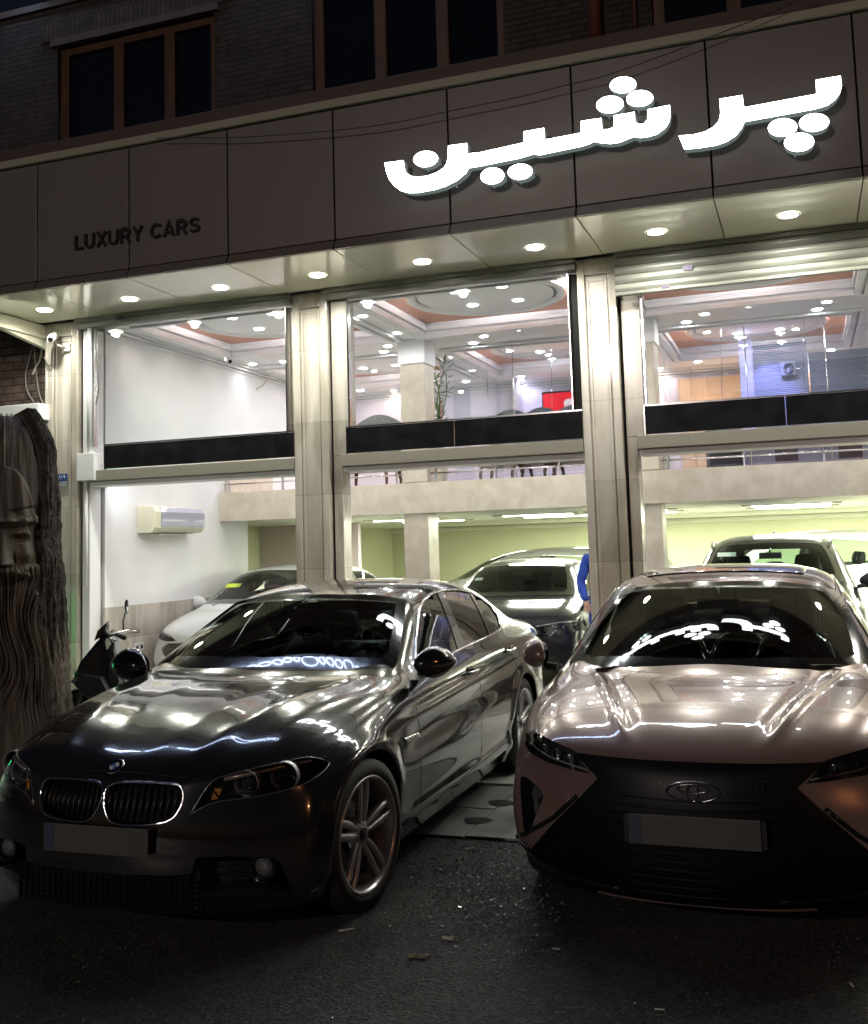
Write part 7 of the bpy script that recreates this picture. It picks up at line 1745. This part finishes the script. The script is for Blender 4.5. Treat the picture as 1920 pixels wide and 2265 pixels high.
flat('cigarette_end', 1459, 2238, stick(0, 0, .035, .1), 'small pale stub at the bottom edge of the road', 'litter', PAP)
flat('cigarette_end', 1884, 2182, stick(0, 0, .035, 1.9), 'small pale stub in the bottom right corner of the road', 'litter', PAP)
flat('cigarette_end', 1040, 1880, stick(0, 0, .05, .6), 'pale splinter on the wet gritty asphalt below the slabs', 'litter', PAP)
flat('leaf', 925, 2120, [(-.045, -.01), (-.02, .022), (.0, .012), (.03, .026), (.05, .0), (.02, -.018), (0, -.006), (-.02, -.022)], 'curled pale leaf at the front of the asphalt', 'leaf', LEAF)
flat('leaf', 995, 2079, [(-.035, .0), (-.01, .012), (.0, .04), (.012, .012), (.04, .012), (.018, -.008), (.025, -.035), (0, -.015), (-.022, -.025)], 'crumpled star shaped leaf just behind the curled one', 'leaf', LEAF)
# wet grit between the cars, thinning out over the foreground
random.seed(21); bm = bmesh.new(); made = 0
def chip(p, s_, mi):
    q = [Vector((p.x+random.uniform(-s_, s_), p.y+random.uniform(-s_, s_), random.uniform(.001, .003+s_*.8))) for _ in range(4)]
    vs = [bm.verts.new(v) for v in q]
    for t in ((0, 1, 2), (0, 1, 3), (0, 2, 3), (1, 2, 3)): bm.faces.new([vs[i] for i in t]).material_index = mi
while made < 4200:
    px_, py_ = random.gauss(1075, 95), random.gauss(1950, 75)
    if not (1860 < py_ < 2240 and 830 < px_ < 1300): continue
    made += 1; chip(atZ(px_, py_, 0), random.choice((.003, .004, .006, .010)), 0 if random.random() < .75 else 1)
for _ in range(11000):
    px_, py_ = random.uniform(-30, 1950), 2265-360*random.random()**1.3
    chip(atZ(px_, py_, 0), random.uniform(.0025, .006), 0 if random.random() < .93 else 1)
tag(obj('grit', bm, [mat('grit', (.07, .07, .066), .35), mat('grit_pale', (.38, .38, .36), .12, coat=1)]), 'wet grit and stone chips scattered over the asphalt', kind='stuff')
# drain holes as flat dark ovals, the shade inside put into their colour
for i, (u, v, lb) in enumerate(((1108, 1772, 'dark oval drain hole in the slabs, farther from the camera'), (1056, 1811, 'dark oval drain hole in the slabs, nearer to the camera'))):
    p = atZ(u, v, .03); bm = bmesh.new(); pts = [(p.x+.085*math.cos(t)*(1+.12*math.sin(3*t)), p.y+.075*math.sin(t)) for t in [2*math.pi*k/24 for k in range(24)]]
    A = [bm.verts.new((x, y, .0205)) for x, y in pts]; bm.faces.new(A); tag(obj('drain_hole', bm, DARKVOID), lb, 'drain hole', 'drain holes')
# ================================================================ street lamps across the road (their glow reaches the fascia)
def street_lamp(x, y, h, col, power, label, aim):
    r_ = empty('street_lamp', (x, y, 0), 0, label, 'street lamp')
    bm = bmesh.new(); tube(bm, [(x, y, 0), (x, y, h-.6), (x, y+.15, h-.15), (x, y+.8, h)], [.09, .06, .05, .04], n=12); obj('pole', bm, GREYMET, r_, world=True)
    bm = bmesh.new(); bx(bm, x-.14, x+.14, y+.7, y+1.4, h-.04, h+.08, .03); obj('lamp_head', bm, GREYMET, r_, world=True)
    l = lamp('lamp_bulb', 'SPOT', (x, y+1.05, h-.10), power, col, .12, aim, 130, .6)
GSN = empty('green_glint_panel', (-9.6, 6.9, 0), 0, 'added unseen green glowing panel left of the carved trunk, for a headlamp glint', 'sign')  # green panel, invented and unseen, added for the glint in the headlamp
bm = bmesh.new(); bx(bm, -9.75, -9.45, 6.6, 7.2, .15, .20, .01); bx(bm, -9.64, -9.56, 6.65, 7.15, .20, 1.3, .01); obj('glint_panel_body', bm, BLKPLAST, GSN, world=True)
bm = bmesh.new(); bx(bm, -9.555, -9.545, 6.68, 7.12, .28, 1.25); obj('sign_face', bm, mat('green_glow', (.1, .8, .3), emit=(.03, .9, .25), es=1.3), GSN, world=True)
street_lamp(15, -3.5, 6.0, (1, .42, .16), 190, 'street lamp with orange light across the road to the right', (1.5, 7, 2.5))
street_lamp(-6, -17, 8.0, (1, .87, .80), 1100, 'street lamp with pale light across the road to the left', (-4, 8, 4))
